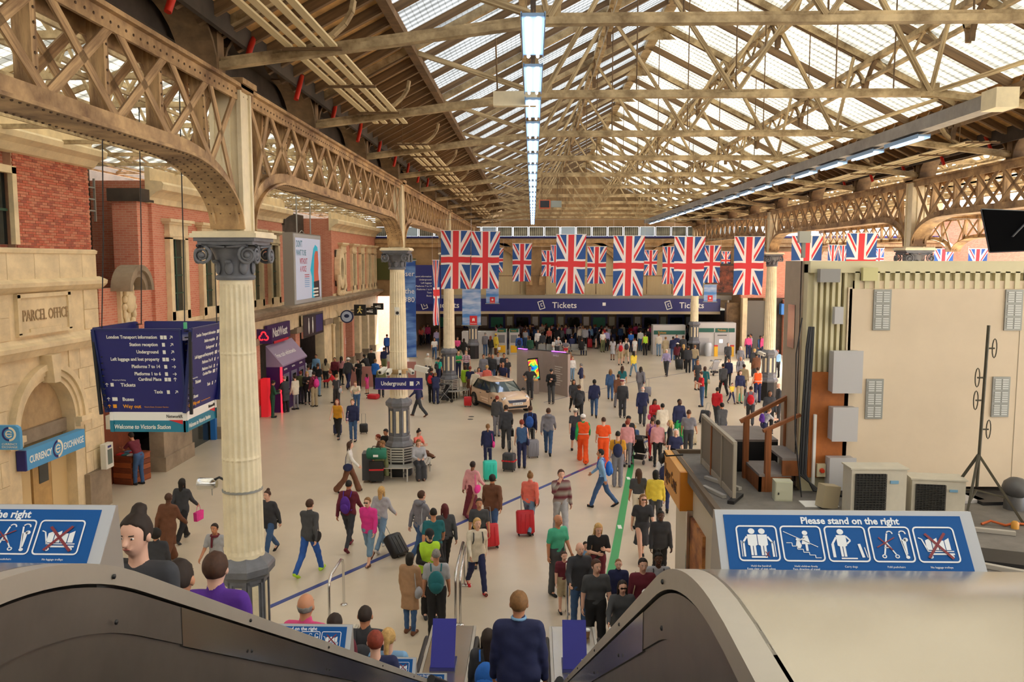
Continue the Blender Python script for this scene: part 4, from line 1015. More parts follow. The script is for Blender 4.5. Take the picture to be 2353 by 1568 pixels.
MB().tube([(-.25, -.7, ZK + .2), (-.2, -.7, ZK + .1), (.1, -.7, ZK + .12)], .015, 6).ell((-.28, -.7, ZK + .05), (.06, .06, .1)).build('fascia_lamp', blackm, K)
fp = mat('food_poster', 0xc8884a, .5, var=.6, scale=2.5, dark=0x6a2a20)
MB().bx(.05, .1, -2.75, -1.75, .6, 2.8).build('food_poster', fp, K); MB().bx(.0, .1, -1.72, -1.62, 0, 2.9).build('post', steel, K)
MB().bx(.0, .1, -7, -5.6, .5, 2.8).build('orange_panel', mat('orange_panel', 0xd8843c, .5), K)
# rooftop lengths of conduit and boards
rd = random.Random(11)
cab = mat('beige_cabin', 0xe2cfb4, .55, var=.08, scale=.6)
Cb = empty('cabin', (4.2, 12.7, ZK), label='large beige portable cabin on the kiosk roof at right', cat='cabin')
CW, CH, CD = 6.2, 3.6, 3.4
ribc = mat('cream_ribbed_steel', 0xdcd3ae, .5)
MB().bx(.7, CW, .04, CD - .6, .12, CH - .3).build('cabin_body', cab, Cb)
MB().bx(0, .7, .3, 1.2, .02, CH).build('left_return', mat('taupe_side', 0xb7a68f, .6, var=.1), Cb)
mb = MB().bx(0.02, .5, .12, .3, 0, CH - .05)
for k in range(6): mb.bx(.10 + k * .09, .145 + k * .09, .04, .14, .8, CH - .05)
mb.build('ribbed_corner', ribc, Cb)
MB().bx(.02, CW, .02, .3, CH - .18, CH).bx(.7, CW, .3, CD - .6, CH - .18, CH).build('top_rail', ribc, Cb)
mb = MB().bx(.62, CW, .1, .14, CH - .45, CH - .15)
for k in range(36): mb.bx(.70 + k * .15, .77 + k * .15, .02, .1, CH - .42, CH - .16)
mb.build('ribbed_band', ribc, Cb)
MB().bx(.08, .66, .0, .06, .25, 1.9).build('timber_backing', mat('orange_plywood', 0xb86a2c, .6, var=.3), Cb)
MB().bx(.62, CW, .0, .03, .12, CH - .42).bx(.60, .66, -.0, .05, .12, CH - .4).build('smooth_panel', cab, Cb)
for x in (3.2, 5.1): pbox('panel_joint', mat('joint_line', 0xa89b84), Cb, (x, -.002, 1.6), (.008, .006, 3.0))
galv = mat('galvanised_vent', 0x9a9c98, .5, metal=.4)
for (x, z) in ((.98, 2.55), (.92, 1.18), (2.95, 2.55), (2.83, 1.22)):
    v = MB().bx(x, x + .26, -.025, .0, z, z + .62).build('vent_grille', galv, Cb)
    mb = MB()
    for c_ in (0, 1):
        for r_ in range(3):
            for l in range(5): mb.bx(x + .03 + c_ * .11, x + .12 + c_ * .11, -.035, -.025, z + .03 + r_ * .2 + l * .034, z + .05 + r_ * .2 + l * .034)
    q = mb.build('louvre', mat('louvre_white', 0xd4d6d4, .4), v); q['kind'] = 'stuff'
boxm = mat('grey_cabinet', 0xc3c2c4, .45)
for i, (x, z, w_, h_) in enumerate(((.42, 1.62, .42, .62), (.44, .88, .36, .5), (.42, .12, .38, .48))):
    b = empty('wall_cabinet', (4.2 + x, 12.69, ZK + z), label='%s of three pale grey wall cabinets on the cabin corner' % ['top', 'middle', 'bottom'][i], cat='cabinet')
    MB().bx(-.08, w_ - .08, -.2, 0, 0, h_).build('casing', boxm, b); MB().bx(-.09, w_ - .07, -.23, -.2, -.01, h_ + .015).build('cover', boxm, b)
b = empty('junction_box', (4.2 + .12, 12.70, ZK + 3.28), label='grey square box at the top of the ribbed cabin corner', cat='box'); MB().bx(0, .3, -.14, .0, 0, .2).build('casing', mat('mid_grey_box', 0x9b9a98, .5), b)
b = empty('junction_box', (4.2 + .78, 12.70, ZK + 3.3), label='yellowish square box on the ribbed band of the cabin', cat='box'); MB().bx(0, .22, -.08, 0, 0, .2).build('casing', mat('yellow_box', 0xd8d29a, .5), b)
b = empty('junction_box', (4.2 + .36, 12.67, ZK + 2.65), label='small grey switch box halfway up the ribbed cabin corner', cat='box'); MB().bx(0, .13, -.1, 0, 0, .26).build('casing', boxm, b)
b = empty('isolator_switch', (4.2 + .2, 12.68, ZK + .28), label='cream isolator with red and yellow knob on orange backing', cat='switch'); MB().bx(0, .13, -.06, 0, 0, .2).build('casing', ribc, b); MB().lathe([(.04, 0), (.03, .05)], 10, (.07, -.06, .1), M=Matrix.Rotation(math.pi / 2, 3, 'X')).build('knob', mat('red_knob', 0xd8401c, .4), b)
MB().bx(4.33, 4.37, 12.63, 12.68, ZK + .1, ZK + 1.25).build('white_trunking', white, label='white vertical cable trunking on orange backing', cat='trunking')
mb = MB()
for k in range(7):
    ox = k * .014 + .008 * math.sin(k * 2.3); mb.tube([(4.28 - ox * .7, 12.66, ZK + 2.6), (4.24 - ox, 12.55, ZK + 2.3), (4.2 - ox, 12.52, ZK + 1.2), (4.18 - ox, 12.5, ZK + .35), (4.28 + ox, 12.42, ZK + .12), (4.8 + ox, 12.3 - ox, ZK + .04)], .016, 6)
q = mb.build('black_cables', rubber, label='bundle of black cables running down the cabin corner', cat='cable'); q['kind'] = 'stuff'
MB().tube([(4.05, 12.5, ZK + 2.75), (3.98, 12.5, ZK + 2.2), (4.0, 12.5, ZK + 1.0), (4.1, 12.4, ZK + .02)], .01, 6).build('thin_cable', rubber, label='single thin black cable hanging left of the cable bundle', cat='cable')
# door window on cabin side
MB().bx(-.01, .0, .6, .95, 2.2, 2.9).bx(-.012, 0, .35, .37, .1, CH).build('side_window', glassd, Cb)
def acunit(name, loc, rz, W_, H_, label):
    a = empty(name, loc, rz, label=label, cat='air conditioner')
    MB().bx(0, W_, 0, .32, .04, H_).bx(.05, .12, .02, .3, 0, .04).bx(W_ - .12, W_ - .05, .02, .3, 0, .04).build('casing', mat('ac_cream', 0xcfc9b8, .5, var=.1), a)
    MB().bx(.05, W_ * .62, -.012, 0, .08, H_ - .06).build('fan_opening', blackm, a)
    mb = MB()
    for k in range(16): mb.bx(.05, W_ * .62, -.03, -.018, .09 + k * (H_ - .16) / 16, .098 + k * (H_ - .16) / 16)
    for k in range(10): mb.bx(.05 + k * (W_ * .62 - .05) / 9, .056 + k * (W_ * .62 - .05) / 9, -.03, -.018, .08, H_ - .06)
    q = mb.build('fan_grille', mat('dark_grille', 0x3a3a36, .5), a); q['kind'] = 'stuff'
    MB().bx(-.02, W_ + .02, -.02, .34, H_, H_ + .02).build('top_cover', mat('ac_cream', 0xcfc9b8), a)
    MB().bx(W_ * .7, W_ * .85, -.014, 0, H_ * .72, H_ * .78).build('badge', mat('pale_blue_badge', 0x7aa8c8), a)
c1 = at_z(1965, 1168 + 62, ZK)
acunit('air_conditioner', (at_y(1955, 1150, 11.4).x, 11.4, ZK), 0, .76, .71, 'cream outdoor air-conditioning unit left of two below the cabin')
acunit('air_conditioner', (at_y(2098, 1150, 11.4).x, 11.45, ZK), math.radians(-8), .70, .56, 'lower tilted air-conditioning unit right of the first')
# boxes on the roof
b = empty('metal_cabinet', tuple(at_z(1780, 1152, ZK)), math.radians(-4), label='small pale green metal cabinet at the foot of the wooden steps', cat='cabinet')
MB().bx(0, .26, 0, .2, 0, .30).build('casing', mat('pale_green_box', 0xc9cbb4, .5), b); MB().bx(.01, .25, -.012, 0, .02, .29).build('door', mat('pale_green_box', 0xc9cbb4), b); MB().ell((.05, -.02, .12), (.012, .012, .02)).build('lock', blackm, b)
b = empty('tilted_box', tuple(at_z(1893, 1172, ZK)), math.radians(15), label='buff metal box leaning beside the air conditioner', cat='box')
MB().box((.13, .1, .17), (.26, .18, .33), M=Matrix.Rotation(math.radians(8), 3, 'Y')).build('casing', mat('buff_box', 0xb6a889, .6), b)
MB().bx(0, .5, 0, .3, 0, .012).build('paper_sheet', white, label='flat pale board lying on the roof behind the notice', cat='board').location = at_z(1850, 1166, ZK)
# wooden steps
wood = mat('brown_timber', 0x9c5c30, .6, var=.4, scale=5, stretch=(1, 1, .3)); wgrey = mat('worn_tread', 0x8f8580, .7, var=.2)
S = empty('wooden_steps', (0, 0, ZK), label='brown wooden steps with handrails up to the beige cabin', cat='steps')
def rz_(v): return Vector((v.x, v.y, v.z - ZK))
t0 = at_z(1722, 1074, ZK + .28); 
MB().bx(3.55, 4.05, 12.75, 13.65, .24, .28).build('tread', wgrey, S); MB().bx(3.9, 4.3, 12.75, 13.65, .50, .54).build('tread', wgrey, S)
MB().bx(3.55, 4.05, 12.75, 12.79, 0, .24).bx(3.55, 3.59, 12.75, 13.65, 0, .24).build('riser', wood, S); MB().bx(3.9, 4.3, 12.74, 12.79, .26, .5).build('riser', wood, S)
MB().bx(3.35, 4.2, 14.0, 15.2, .52, .56).build('landing_board', wgrey, S); MB().bx(3.35, 4.2, 14.0, 14.04, 0, .52).build('landing_skirt', blackm, S)
for (x, y, h) in ((3.55, 13.6, 1.0), (3.68, 12.78, .98), (4.22, 13.62, 1.35)): pbox('post', wood, S, (x, y, h / 2 + .0), (.085, .085, h))
pbeam('handrail', wood, S, (3.45, 13.6, .95), (4.25, 13.62, 1.38), .07, .06); pbeam('handrail', wood, S, (3.6, 12.78, .96), (4.2, 12.9, 1.2), .06, .05)
# mesh guard frame along the roof edge
gr = empty('mesh_barrier', (0, 0, ZK), label='grey mesh guard frame standing on the roof edge left of the steps', cat='guard')
pa, pb_ = at_z(1613, 1066, ZK), at_z(1686, 1152, ZK); d_ = (pb_ - pa); H2 = .88
gm = mat('frame_grey', 0xa59c8c, .5); fillm = mat('grey_mesh_infill', 0x787268, .6)
for k in range(4):
    p = pa + d_ * k / 3; p.z = 0; pbox('upright', gm if k != 1 else wood, gr, p + Vector((0, 0, H2 / 2)), (.05, .05, H2))
q0 = Vector((pa.x, pa.y, H2)); q1 = Vector((pb_.x, pb_.y, H2)); pbeam('top_rail', gm, gr, q0, q1, .06, .05)
pbeam('toe_board', gm, gr, Vector((pa.x, pa.y, .06)), Vector((pb_.x, pb_.y, .06)), .03, .1)
for k in range(3):
    a = pa + d_ * (k + .03) / 3; b = pa + d_ * (k + .97) / 3; a.z = b.z = .5; pbeam('infill_panel', fillm, gr, a, b, .012, .76)
# loose pipes and debris on the roof
for i, (px, py, rz, ln) in enumerate(((2225, 1215, 20, 1.1), (2265, 1300, 35, 1.4), (1640, 1130, 70, .6), (1660, 1110, 60, .8), (2150, 1130, 5, .6))):
    c = at_z(px, py, ZK + .03); MB().beam((-ln / 2, 0, 0), (ln / 2, 0, 0), .07, .05).build('metal_channel', mat('pale_channel', 0xb8b4ac, .5, metal=.2), label=['long pale metal channel lying on the roof behind the aerial stand', 'pale metal channel on the roof nearest the right edge', 'short metal strip beside the mesh guard frame', 'thin metal strip along the roof edge', 'small metal offcut near the second air conditioner'][i], cat='offcut').matrix_basis = Matrix.Translation(c) @ Matrix.Rotation(math.radians(-rz), 4, 'Z')
b = empty('ventilation_cowl', tuple(at_z(2330, 1170, ZK)), label='round dark ventilation cowl on the roof at the right edge', cat='vent')
MB().lathe([(.14, 0), (.14, .2), (.1, .25)], 14).ell((0, -.02, .32), (.18, .2, .16)).build('cowl_body', mat('cowl_grey', 0x5f5f60, .5, metal=.3), b)
MB().lathe([(.05, 0), (.05, .08), (.03, .1)], 10).build('lamp', mat('amber_lamp', 0xd89a3c, .4), label='small amber lamp lying on the roof near the cowl', cat='lamp').location = at_z(2332, 1215, ZK)
q = MB().tube([(0, 0, .02), (.15, .05, .05), (.3, -.05, .02), (.45, .02, .03), (.6, 0, .02)], .018, 6).build('orange_cable', mat('orange_cable', 0xc05a20, .5), label='orange cable coil on the roof near the amber lamp', cat='cable'); q.location = at_z(2255, 1208, ZK)
# aerial on tripod
Tt = empty('aerial_stand', tuple(at_z(2240, 1200, ZK)), label='dark tripod aerial mast standing before the beige cabin', cat='aerial')
agm = mat('olive_metal', 0x5a5546, .5, metal=.4, var=.3)
zh = .95; mh = 2.55; b0 = Tt.location
mt = at_y(2272, 748, b0.y); 
MB().tube([(0, 0, zh - .45), (mt.x - b0.x, 0, mt.z - b0.z)], .022, 8).build('mast', agm, Tt)
for k in range(3):
    a = math.radians(90 + 120 * k + 20); f = Vector((.62 * math.cos(a), .62 * math.sin(a), .0)); pbeam('leg', agm, Tt, (0, 0, zh), f, .03, .03)
    pbeam('brace', agm, Tt, (0, 0, zh - .5), f * .62 + Vector((0, 0, .36)), .02, .02)
for k, f in enumerate((.28, .46, .60, .78)):
    c = Vector((0, 0, zh - .45)).lerp(Vector((mt.x - b0.x, 0, mt.z - b0.z)), f + .08); s = (1, -1, -1, 1)[k] * (1 if k != 2 else .9)
    mb = MB().tube([c, c + Vector((s * -.0 + (.1 * (1 if k in (0, 3) else -1)), 0, 0))], .012, 6); e_ = c + Vector((.1 * (1 if k in (0, 3) else -1), 0, 0))
    mb.tube([e_ + Vector((.03 * math.cos(t), 0, .13 * math.sin(t))) for t in [i * math.pi / 6 for i in range(13)]], .008, 5)
    mb.build('dipole', agm, Tt)
# studio softbox at the right edge
Sb = empty('softbox', tuple(at_y(2340, 530, 8.0)), label='black tilted softbox hood at the right edge above the cabin', cat='lighting hood')
bk = mat('black_fabric', 0x0c0c0e, .95, spec=.05)
P_ = [at_y(2255, 482, 8) - Sb.location, at_y(2375, 487, 8) - Sb.location, at_y(2375, 575, 8) - Sb.location, at_y(2274, 579, 8) - Sb.location]; ap = Vector((.12, .55, 0))
mb = MB(); 
for k in range(4): mb.prism([P_[k], P_[(k + 1) % 4], ap], (0, -.01, 0))
mb.prism([p + Vector((0, -.03, 0)) for p in P_], (0, .02, 0)); mb.build('hood', bk, Sb)
mb = MB()
for k in range(4): mb.tube([P_[k], P_[(k + 1) % 4]], .012, 5)
mb.build('rim', mat('rim_grey', 0x55585e, .4), Sb); MB().beam(P_[1] * .9 + Vector((0, -.04, 0)), P_[3] * .3 + Vector((0, -.04, 0)), .03, .01).build('seam', mat('rim_grey', 0x55585e), Sb)
MB().tube([ap, ap + Vector((.3, 0, 0)), ap + Vector((.3, 0, -.48))], .025, 6).build('arm', blackm, Sb)
# grey fixtures along the cabin top: clamp brackets behind the flags
b = empty('camera_bracket', tuple(at_y(1848, 545, 14.6)), label='small pale box on an arm over the cabin corner', cat='box')
MB().bx(-.1, .1, -.06, .06, -.1, .1).build('casing', mat('pale_grey_box', 0xbdbdb4, .5), b); MB().bx(-.03, .03, 0, .05, -.36, -.1).build('arm', galv, b)

for i, (px, py, w_, d_, rz, lb) in enumerate(((2300, 1150, .9, .5, 5, 'flat dark board under the cowl'), (2320, 1290, .7, .5, -20, 'dark slab nearest the right edge'), (2210, 1150, .5, .35, 12, 'pale flat sheet between air conditioner and aerial legs'), (1690, 1150, .5, .1, 60, 'thin dark strip behind the notice'))):
    c = at_z(px, py, ZK + .0); MB().bx(-w_ / 2, w_ / 2, -d_ / 2, d_ / 2, .003, .05).build('roof_board', blackm if i != 2 else boxm, label=lb + ' on the kiosk roof', cat='board').matrix_basis = Matrix.Translation(c) @ Matrix.Rotation(math.radians(rz), 4, 'Z')
# ------------------------------------------------------------------ hanging direction cube
D = empty('direction_sign', (-7.22, 15.9, 4.25), label='large navy four-sided direction sign hung on cables at left', cat='sign')
hx, hy = .88, .88
frm = mat('sign_frame_navy', 0x24306a, .35, metal=.2); dk = mat('louvre_dark', 0x15181f, .6)
for k in range(4):
    R = Matrix.Rotation(k * math.pi / 2, 4, 'Z'); tl = .10
    b0_, t0_ = hy - .06, hy + .06
    # local face looks to -y
    P = [Vector((-hx + .02, -t0_, 1.6)), Vector((hx - .12, -t0_, 1.6)), Vector((hx - .16, -b0_ + tl, .02)), Vector((-hx + .10, -b0_ + tl, .02))]
    n = (P[1] - P[0]).cross(P[3] - P[0]).normalized() * .05
    if n.y < 0: n = -n
    f = MB().prism(P, n).build('sign_board', navy, D); f.matrix_basis = R
    f = MB().beam(P[0], P[1], .05, .03).beam(P[1], P[2], .04, .05, up=(0, 1, 0)).beam(P[0], P[3], .06, .06, up=(0, 1, 0)).build('board_edge', frm, D); f.matrix_basis = R
    mb = MB()
    for j in range(13): mb.beam((hx - .08, -hy + .02 + .006 * (13 - j), .12 + j * .12), (hx + .0, -hy + .10 + .006 * (13 - j), .12 + j * .12), .02, .02)
    mb.beam((hx - .02, -hy + .06, 0), (hx + .04, -hy + .0, 1.55), .05, .05, up=(0, 1, 0))
    q = mb.build('corner_louvre', dk, D); q.matrix_basis = R; q['kind'] = 'stuff'
    f = MB().bx(-hx + .14, hx - .14, -hy + .16, -hy + .22, -.14, .02).build('white_band', white, D); f.matrix_basis = R
    teal = mat('teal_panel', 0x1f7f9c, .4)
    f = MB().prism([(-hx + .14, -hy + .16, -.14), (-hx + .14, -hy + .16, -.36), (hx - .22, -hy + .16, -.36), (hx - .18, -hy + .16, -.20), (hx - .5, -hy + .16, -.14)], (0, .05, 0)).bx(-hx + .14, hx - .14, -hy + .17, -hy + .22, -.36, -.14).build('welcome_panel', teal, D); f.matrix_basis = R
    f = MB().prism([(hx - .5, -hy + .155, -.13), (hx - .15, -hy + .155, -.13), (hx - .2, -hy + .155, -.22)], (0, .02, 0)).build('rail_emblem', mat('emblem_red', 0xd42a30, .4), D); f.matrix_basis = R
    M0 = R @ face_frame((-hx + .22, -hy + .155, -.3), (1, 0, 0), (0, 0, 1))
    text('lettering', 'Welcome to Victoria Station', .115, white, D, M0, shear=.15, width=.80, depth=.003, bold=.002)
    text('lettering', 'NetworkRail', .09, mat('dark_print', 0x2a2a30, .5), D, R @ face_frame((hx - .54, -hy + .155, -.09), (1, 0, 0), (0, 0, 1)), depth=.003, width=.8)
    Fm = R @ face_frame(P[3] + Vector((0, -.008, 0)), (1, 0, 0), P[0] - P[3] + Vector((.08, 0, 0)))
    if k in (0, 1):
        rows = [('London Transport information', 1.42, 2, 'ne'), ('Station reception', 1.28, 1, 'ne'), ('Underground', 1.14, 1, 'ne'), ('Left luggage and lost property', 1.00, 2, 'e'), ('Platforms 7 to 14', .86, 1, 'e'), ('Platforms 1 to 6', .72, 1, 'e'), ('Cardinal Place', .615, 2, 'n'), ('Taxis', .37, 1, 'ne')]
        def arrow(mb, x, y, d):
            a = {'n': 90, 'ne': 45, 'e': 0}[d]; a = math.radians(a); c = Vector((math.cos(a), math.sin(a))); p = Vector((x, y)); L = .035
            bar2(mb, p - c * L, p + c * L, .012)
            for s in (135, -135):
                q_ = Vector((math.cos(a + math.radians(s)), math.sin(a + math.radians(s)))); bar2(mb, p + c * L, p + c * L + q_ * .04, .012)
        mb = MB()
        for s_, y, nb2, ar in rows:
            text('lettering', s_, .088, white, D, Fm @ Matrix.Translation((1.10, y, 0)), align='RIGHT', depth=.002, bold=.002, width=.86)
            for j in range(nb2): poly2(mb, [(1.20 + j * .065 - nb2 * .02, y - .01), (1.255 + j * .065 - nb2 * .02, y - .01), (1.255 + j * .065 - nb2 * .02, y + .06), (1.20 + j * .065 - nb2 * .02, y + .06)])
            arrow(mb, 1.36, y + .025, ar)
        for s_, y, ms, wd in (('Tickets', .50, white, .06), ('Buses', .22, white, .1), ('Way out', .08, yellowp, .07)):
            text('lettering', s_, .095, ms, D, Fm @ Matrix.Translation((.32, y, 0)), depth=.002, bold=.002)
            m2 = MB(); poly2(m2, [(.13, y), (.13 + wd, y), (.13 + wd, y + .07), (.13, y + .07)]); arrow(m2, .06, y + .03, 'n'); q = m2.build('symbol', ms, D); q.matrix_basis = Fm; q['kind'] = 'stuff'
        text('lettering', 'Victoria Street, Grosvenor Gardens', .035, yellowp, D, Fm @ Matrix.Translation((.72, .09, 0)), depth=.001, width=.9)
        text('lettering', 'Shopping & Eating', .035, white, D, Fm @ Matrix.Translation((.17, .615, 0)), depth=.001)
        q = mb.build('symbol', white, D); q.matrix_basis = Fm; q['kind'] = 'stuff'
MB().bx(-hx + .1, hx - .1, -hy + .1, hy - .1, 1.35, 1.38).build('inner_tray', frm, D)
for (sx, sy) in ((-1, -1), (1, -1), (-1, 1), (1, 1)):
    MB().tube([(sx * .78, sy * .78, 1.58), (sx * .74 + .1, sy * .74 - .1, 3.2), (sx * .7 + .2, sy * .7 - .2, 6.0)], .011, 5).build('hanging_cable', blackm, D)
MB().box((.80, -.80, 1.66), (.05, .05, .12)).build('tag', mat('green_tag', 0x5ac08a, .5), D)
# ------------------------------------------------------------------ Underground sign and cameras on the second column
U = empty('underground_sign', (-5.0, 26.2, 3.02), label='navy sign lettered Underground hung before the second column', cat='sign')
MB().bx(-.05, 1.48, 0, .06, -.02, .34).build('sign_board', navy, U); MB().bx(-.05, 1.48, -.003, .06, -.035, -.02).build('edge_strip', mat('violet_edge', 0x8a3cb0, .4), U)
text('lettering', 'Underground', .19, white, U, face_frame((.14, -.005, .1), (1, 0, 0), (0, 0, 1)), bold=.003, width=.78)
mb = MB(); poly2(mb, [(1.07, .09), (1.19, .09), (1.19, .23), (1.07, .23)]); bar2(mb, (1.27, .1), (1.37, .22), .022); bar2(mb, (1.37, .22), (1.29, .22), .022); bar2(mb, (1.37, .22), (1.37, .13), .022); q = mb.build('symbol', white, U); q['kind'] = 'stuff'; q.matrix_basis = face_frame((0, -.005, 0), (1, 0, 0), (0, 0, 1))
MB().tube([(.3, .03, .32), (.35, .5, .5)], .02, 5).tube([(1.0, .03, .32), (.9, .5, .5)], .02, 5).build('bracket', galv, U)
MB().lathe([(.33, 0), (.335, .02), (.335, .12), (.33, .14)], 20, (KX, 27, 3.42)).build('column_band', mat('brass_band', 0xb8996a, .5, metal=.2), label='dull brass clamp band round the second column', cat='band')
camw = mat('camera_white', 0xd8d6cc, .4)
def cctv(loc, rz, label, s=1.0):
    c = empty('security_camera', loc, rz, label=label, cat='camera')
    MB().box((0, -.12 * s, 0), (.13 * s, .34 * s, .13 * s), M=Matrix.Rotation(math.radians(12), 3, 'X')).build('housing', camw, c)
    MB().lathe([(.045 * s, 0), (.04 * s, .02)], 10, (0, -.285 * s, -.035 * s), M=Matrix.Rotation(math.pi / 2, 3, 'X')).build('lens', blackm, c)
    MB().tube([(0, 0, 0), (0, .12 * s, -.05 * s), (0, .2 * s, -.05 * s)], .02 * s, 6).build('arm', galv, c)
for i, (px, py, rz, s) in enumerate(((884, 851, -20, 1), (896, 854, -5, .9), (919, 856, 10, .7), (942, 853, 30, .8), (958, 848, 80, 1.2))):
    cctv(tuple(at_y(px, py, 26.5)), math.radians(rz), ['leftmost', 'second from left', 'middle', 'second from right', 'rightmost and largest'][i] + ' of the white cameras on the second column', s * 1.1)
cctv(tuple(at_y(1745, 812, 41.7)), 0.5, 'white camera on the column beyond the cabin', 1.2)
cctv(tuple(at_y(912, 715, 26.6)), 0.2, 'cream dome camera high on the second column', 1.2)
sp = empty('spotlight', tuple(at_y(474, 1112, 12.1)), label='silver spotlight clamped to the left of the nearest column', cat='lamp')
MB().lathe([(.085, -.12), (.09, -.1), (.085, .1), (.06, .16)], 14, M=Matrix.Rotation(math.pi / 2, 3, 'Y')).build('lamp_body', steelb, sp)
MB().tube([(.1, 0, .05), (.2, 0, .1), (.34, .02, .02)], .02, 6).build('clamp', blackm, sp); MB().tube([(.08, 0, 0), (.085, 0, -.18)], .006, 5).build('safety_wire', galv, sp)
MB().lathe([(.302, 0), (.302, .03)], 20, (KX, 12.25, 3.62)).build('column_strap', galv, label='thin strap round the nearest column at the spotlight', cat='strap')
# ------------------------------------------------------------------ octagonal benches
def bench(x, y, label):
    b = empty('ring_bench', (x, y, 0), label=label, cat='bench'); sm_ = mat('pale_metal_slat', 0xc6c4be, .35, metal=.5)
    for k in range(8):
        a0 = (k - .5) * math.pi / 4; a1 = (k + .5) * math.pi / 4
        def P(r, a, z): return Vector((r * math.cos(a) / math.cos(math.pi / 8), r * math.sin(a) / math.cos(math.pi / 8), z))
        for r in (.58, .68, .78, .88, .98): pbeam('seat_slat', sm_, b, P(r, a0, .45), P(r, a1, .45), .08, .025)
        for j in range(6): pbeam('back_slat', sm_, b, P(.50, a0, .55 + j * .085), P(.50, a1, .55 + j * .085), .02, .05)
        pbeam('leg', sm_, b, P(.96, a0, 0), P(.96, a0, .44), .04, .05, up=(0, 1, 0)); pbeam('leg', sm_, b, P(.5, a0, 0), P(.5, a0, 1.0), .04, .04, up=(0, 1, 0))
        pbeam('foot_rail', sm_, b, P(.5, a0, .2), P(.96, a0, .2), .03, .03)
bench(KX, 27.0, 'ring of slatted metal seats round the second column'); bench(KX + .1, 42.6, 'slatted ring seat round the third column by the pushchair')
# ------------------------------------------------------------------ flags
fr, fw_, fb = mat('flag_red', 0xd63a40, .8), mat('flag_white', 0xe9e4e4, .8), mat('flag_blue', 0x2c5596, .8)
import bmesh
def flag_mesh(seed, W_=15, H_=30, nx=8, ny=16):
    bm = bmesh.new(); bmesh.ops.create_grid(bm, x_segments=nx, y_segments=ny, size=1)
    for v in bm.verts: v.co.x *= W_; v.co.y *= H_
    L = math.sqrt(W_ * W_ + H_ * H_); n1 = Vector((H_, -W_, 0)) / L; n2 = Vector((H_, W_, 0)) / L
    cuts = [(Vector((x, 0, 0)), Vector((1, 0, 0))) for x in (-5, -3, 3, 5)] + [(Vector((0, y, 0)), Vector((0, 1, 0))) for y in (-5, -3, 3, 5)]
    for n in (n1, n2): cuts += [(n * d, n) for d in (-3, -2, 0, 2, 3)]
    for c, n in cuts:
        bmesh.ops.bisect_plane(bm, geom=bm.verts[:] + bm.edges[:] + bm.faces[:], plane_co=c, plane_no=n, dist=1e-4)
    for f in bm.faces:
        c = f.calc_center_median(); x, y = c.x, c.y
        if abs(x) < 3 or abs(y) < 3: m = 0
        elif abs(x) < 5 or abs(y) < 5: m = 1
        else:
            n = n1 if x * y > 0 else n2; d = c.dot(n); s = 1 if y > 0 else -1
            if x * y < 0: s = s
            m = 2
            if abs(d) < 3: m = 1
            if 0 < d * s * (1 if x * y > 0 else 1) < 2: m = 0
        f.material_index = m; f.smooth = True
    rr = random.Random(seed); p1, p2 = rr.uniform(0, 6), rr.uniform(0, 6)
    for v in bm.verts:
        x, y = v.co.x / W_, v.co.y / H_; dn = (1 - y) / 2
        v.co = Vector((x * .5 * (1 - .05 * dn) - .03 * dn, .035 * dn * math.sin(3.5 * x + p1 + 2 * dn) + .03 * dn * math.sin(5 * y + p2), -dn * 2 + .012 * math.sin(7 * x + p1) * dn))
    me = bpy.data.meshes.new('flag_cloth'); bm.to_mesh(me); bm.free()
    for m in (fr, fw_, fb): me.materials.append(m)
    return me
FM = [flag_mesh(i) for i in range(3)]
FWZ = {37: 8.93, 48: 8.35, 57: 8.1, 38.5: 8.9}
def flag(x0, x1, y0, y1, Y, label, rz=0, k=0, **kw):
    a = at_y(x0, y0, Y); b = at_y(x1, y1, Y); w_ = abs(b.x - a.x); h_ = a.z - b.z
    f = empty('hanging_flag', ((a.x + b.x) / 2, Y, a.z), rz, label=label, cat='flag', **kw)
    link('cloth', FM[k % 3], f, scale=(w_, 1, h_ / 2)); MB().tube([(-w_ / 2 - .02, 0, .0), (w_ / 2 + .02, 0, 0)], .015, 6).build('pole', fw_, f)
    cl = FWZ[Y] - a.z; MB().tube([(-w_ / 2, 0, 0), (-w_ / 2, 0, cl)], .004, 4).tube([(w_ / 2, 0, 0), (w_ / 2, 0, cl)], .004, 4).build('cord', fw_, f)
    return f
big = [(1013, 1083, 530, 664), (1083, 1149, 532, 664), (1279, 1346, 539, 675), (1410, 1480, 542, 680), (1550, 1618, 544, 680), (1688, 1754, 544, 678), (1820, 1886, 542, 678), (1946, 2011, 536, 670)]
nm = ['first', 'second', 'third', 'fourth', 'fifth', 'sixth', 'seventh', 'eighth']
for i, (a, b, c, d) in enumerate(big): flag(a, b, c, d, 37, 'large union flag of the front row, %s from the left' % nm[i] + (' (half behind the cabin)' if i > 5 else ''), k=i)
MB().tube([(-4.4, 37, 8.93), (21, 37, 8.93)], .008, 5).build('flag_wire', galv, label='wire carrying the front row of large flags', cat='wire')
mid = [(1132, 1157, 568, 624), (1178, 1222, 560, 647), (1266, 1285, 564, 650), (1350, 1393, 567, 652), (1523, 1551, 567, 653), (1615, 1655, 564, 650), (1903, 1923, 563, 650), (1927, 1946, 564, 650)]
mid[0] = (1118, 1157, 570, 626)
for i, (a, b, c, d) in enumerate(mid): flag(a, b, c, d, 48, 'medium union flag of the middle row, %s from the left' % nm[i], k=i + 1)
for i, (a, b, c, d) in enumerate([(1245, 1274, 576, 635), (1481, 1510, 575, 633), (1658, 1678, 578, 620), (2010, 2030, 571, 620), (2147, 2188, 572, 650), (2226, 2266, 572, 650)]): flag(a, b, c, d, 57, 'small union flag of the back row, %s from the left' % nm[i], k=i)
flag(988, 1016, 598, 748, 38.5, 'union flag hung nearly edge on, left of the front row', rz=math.radians(62), k=1)
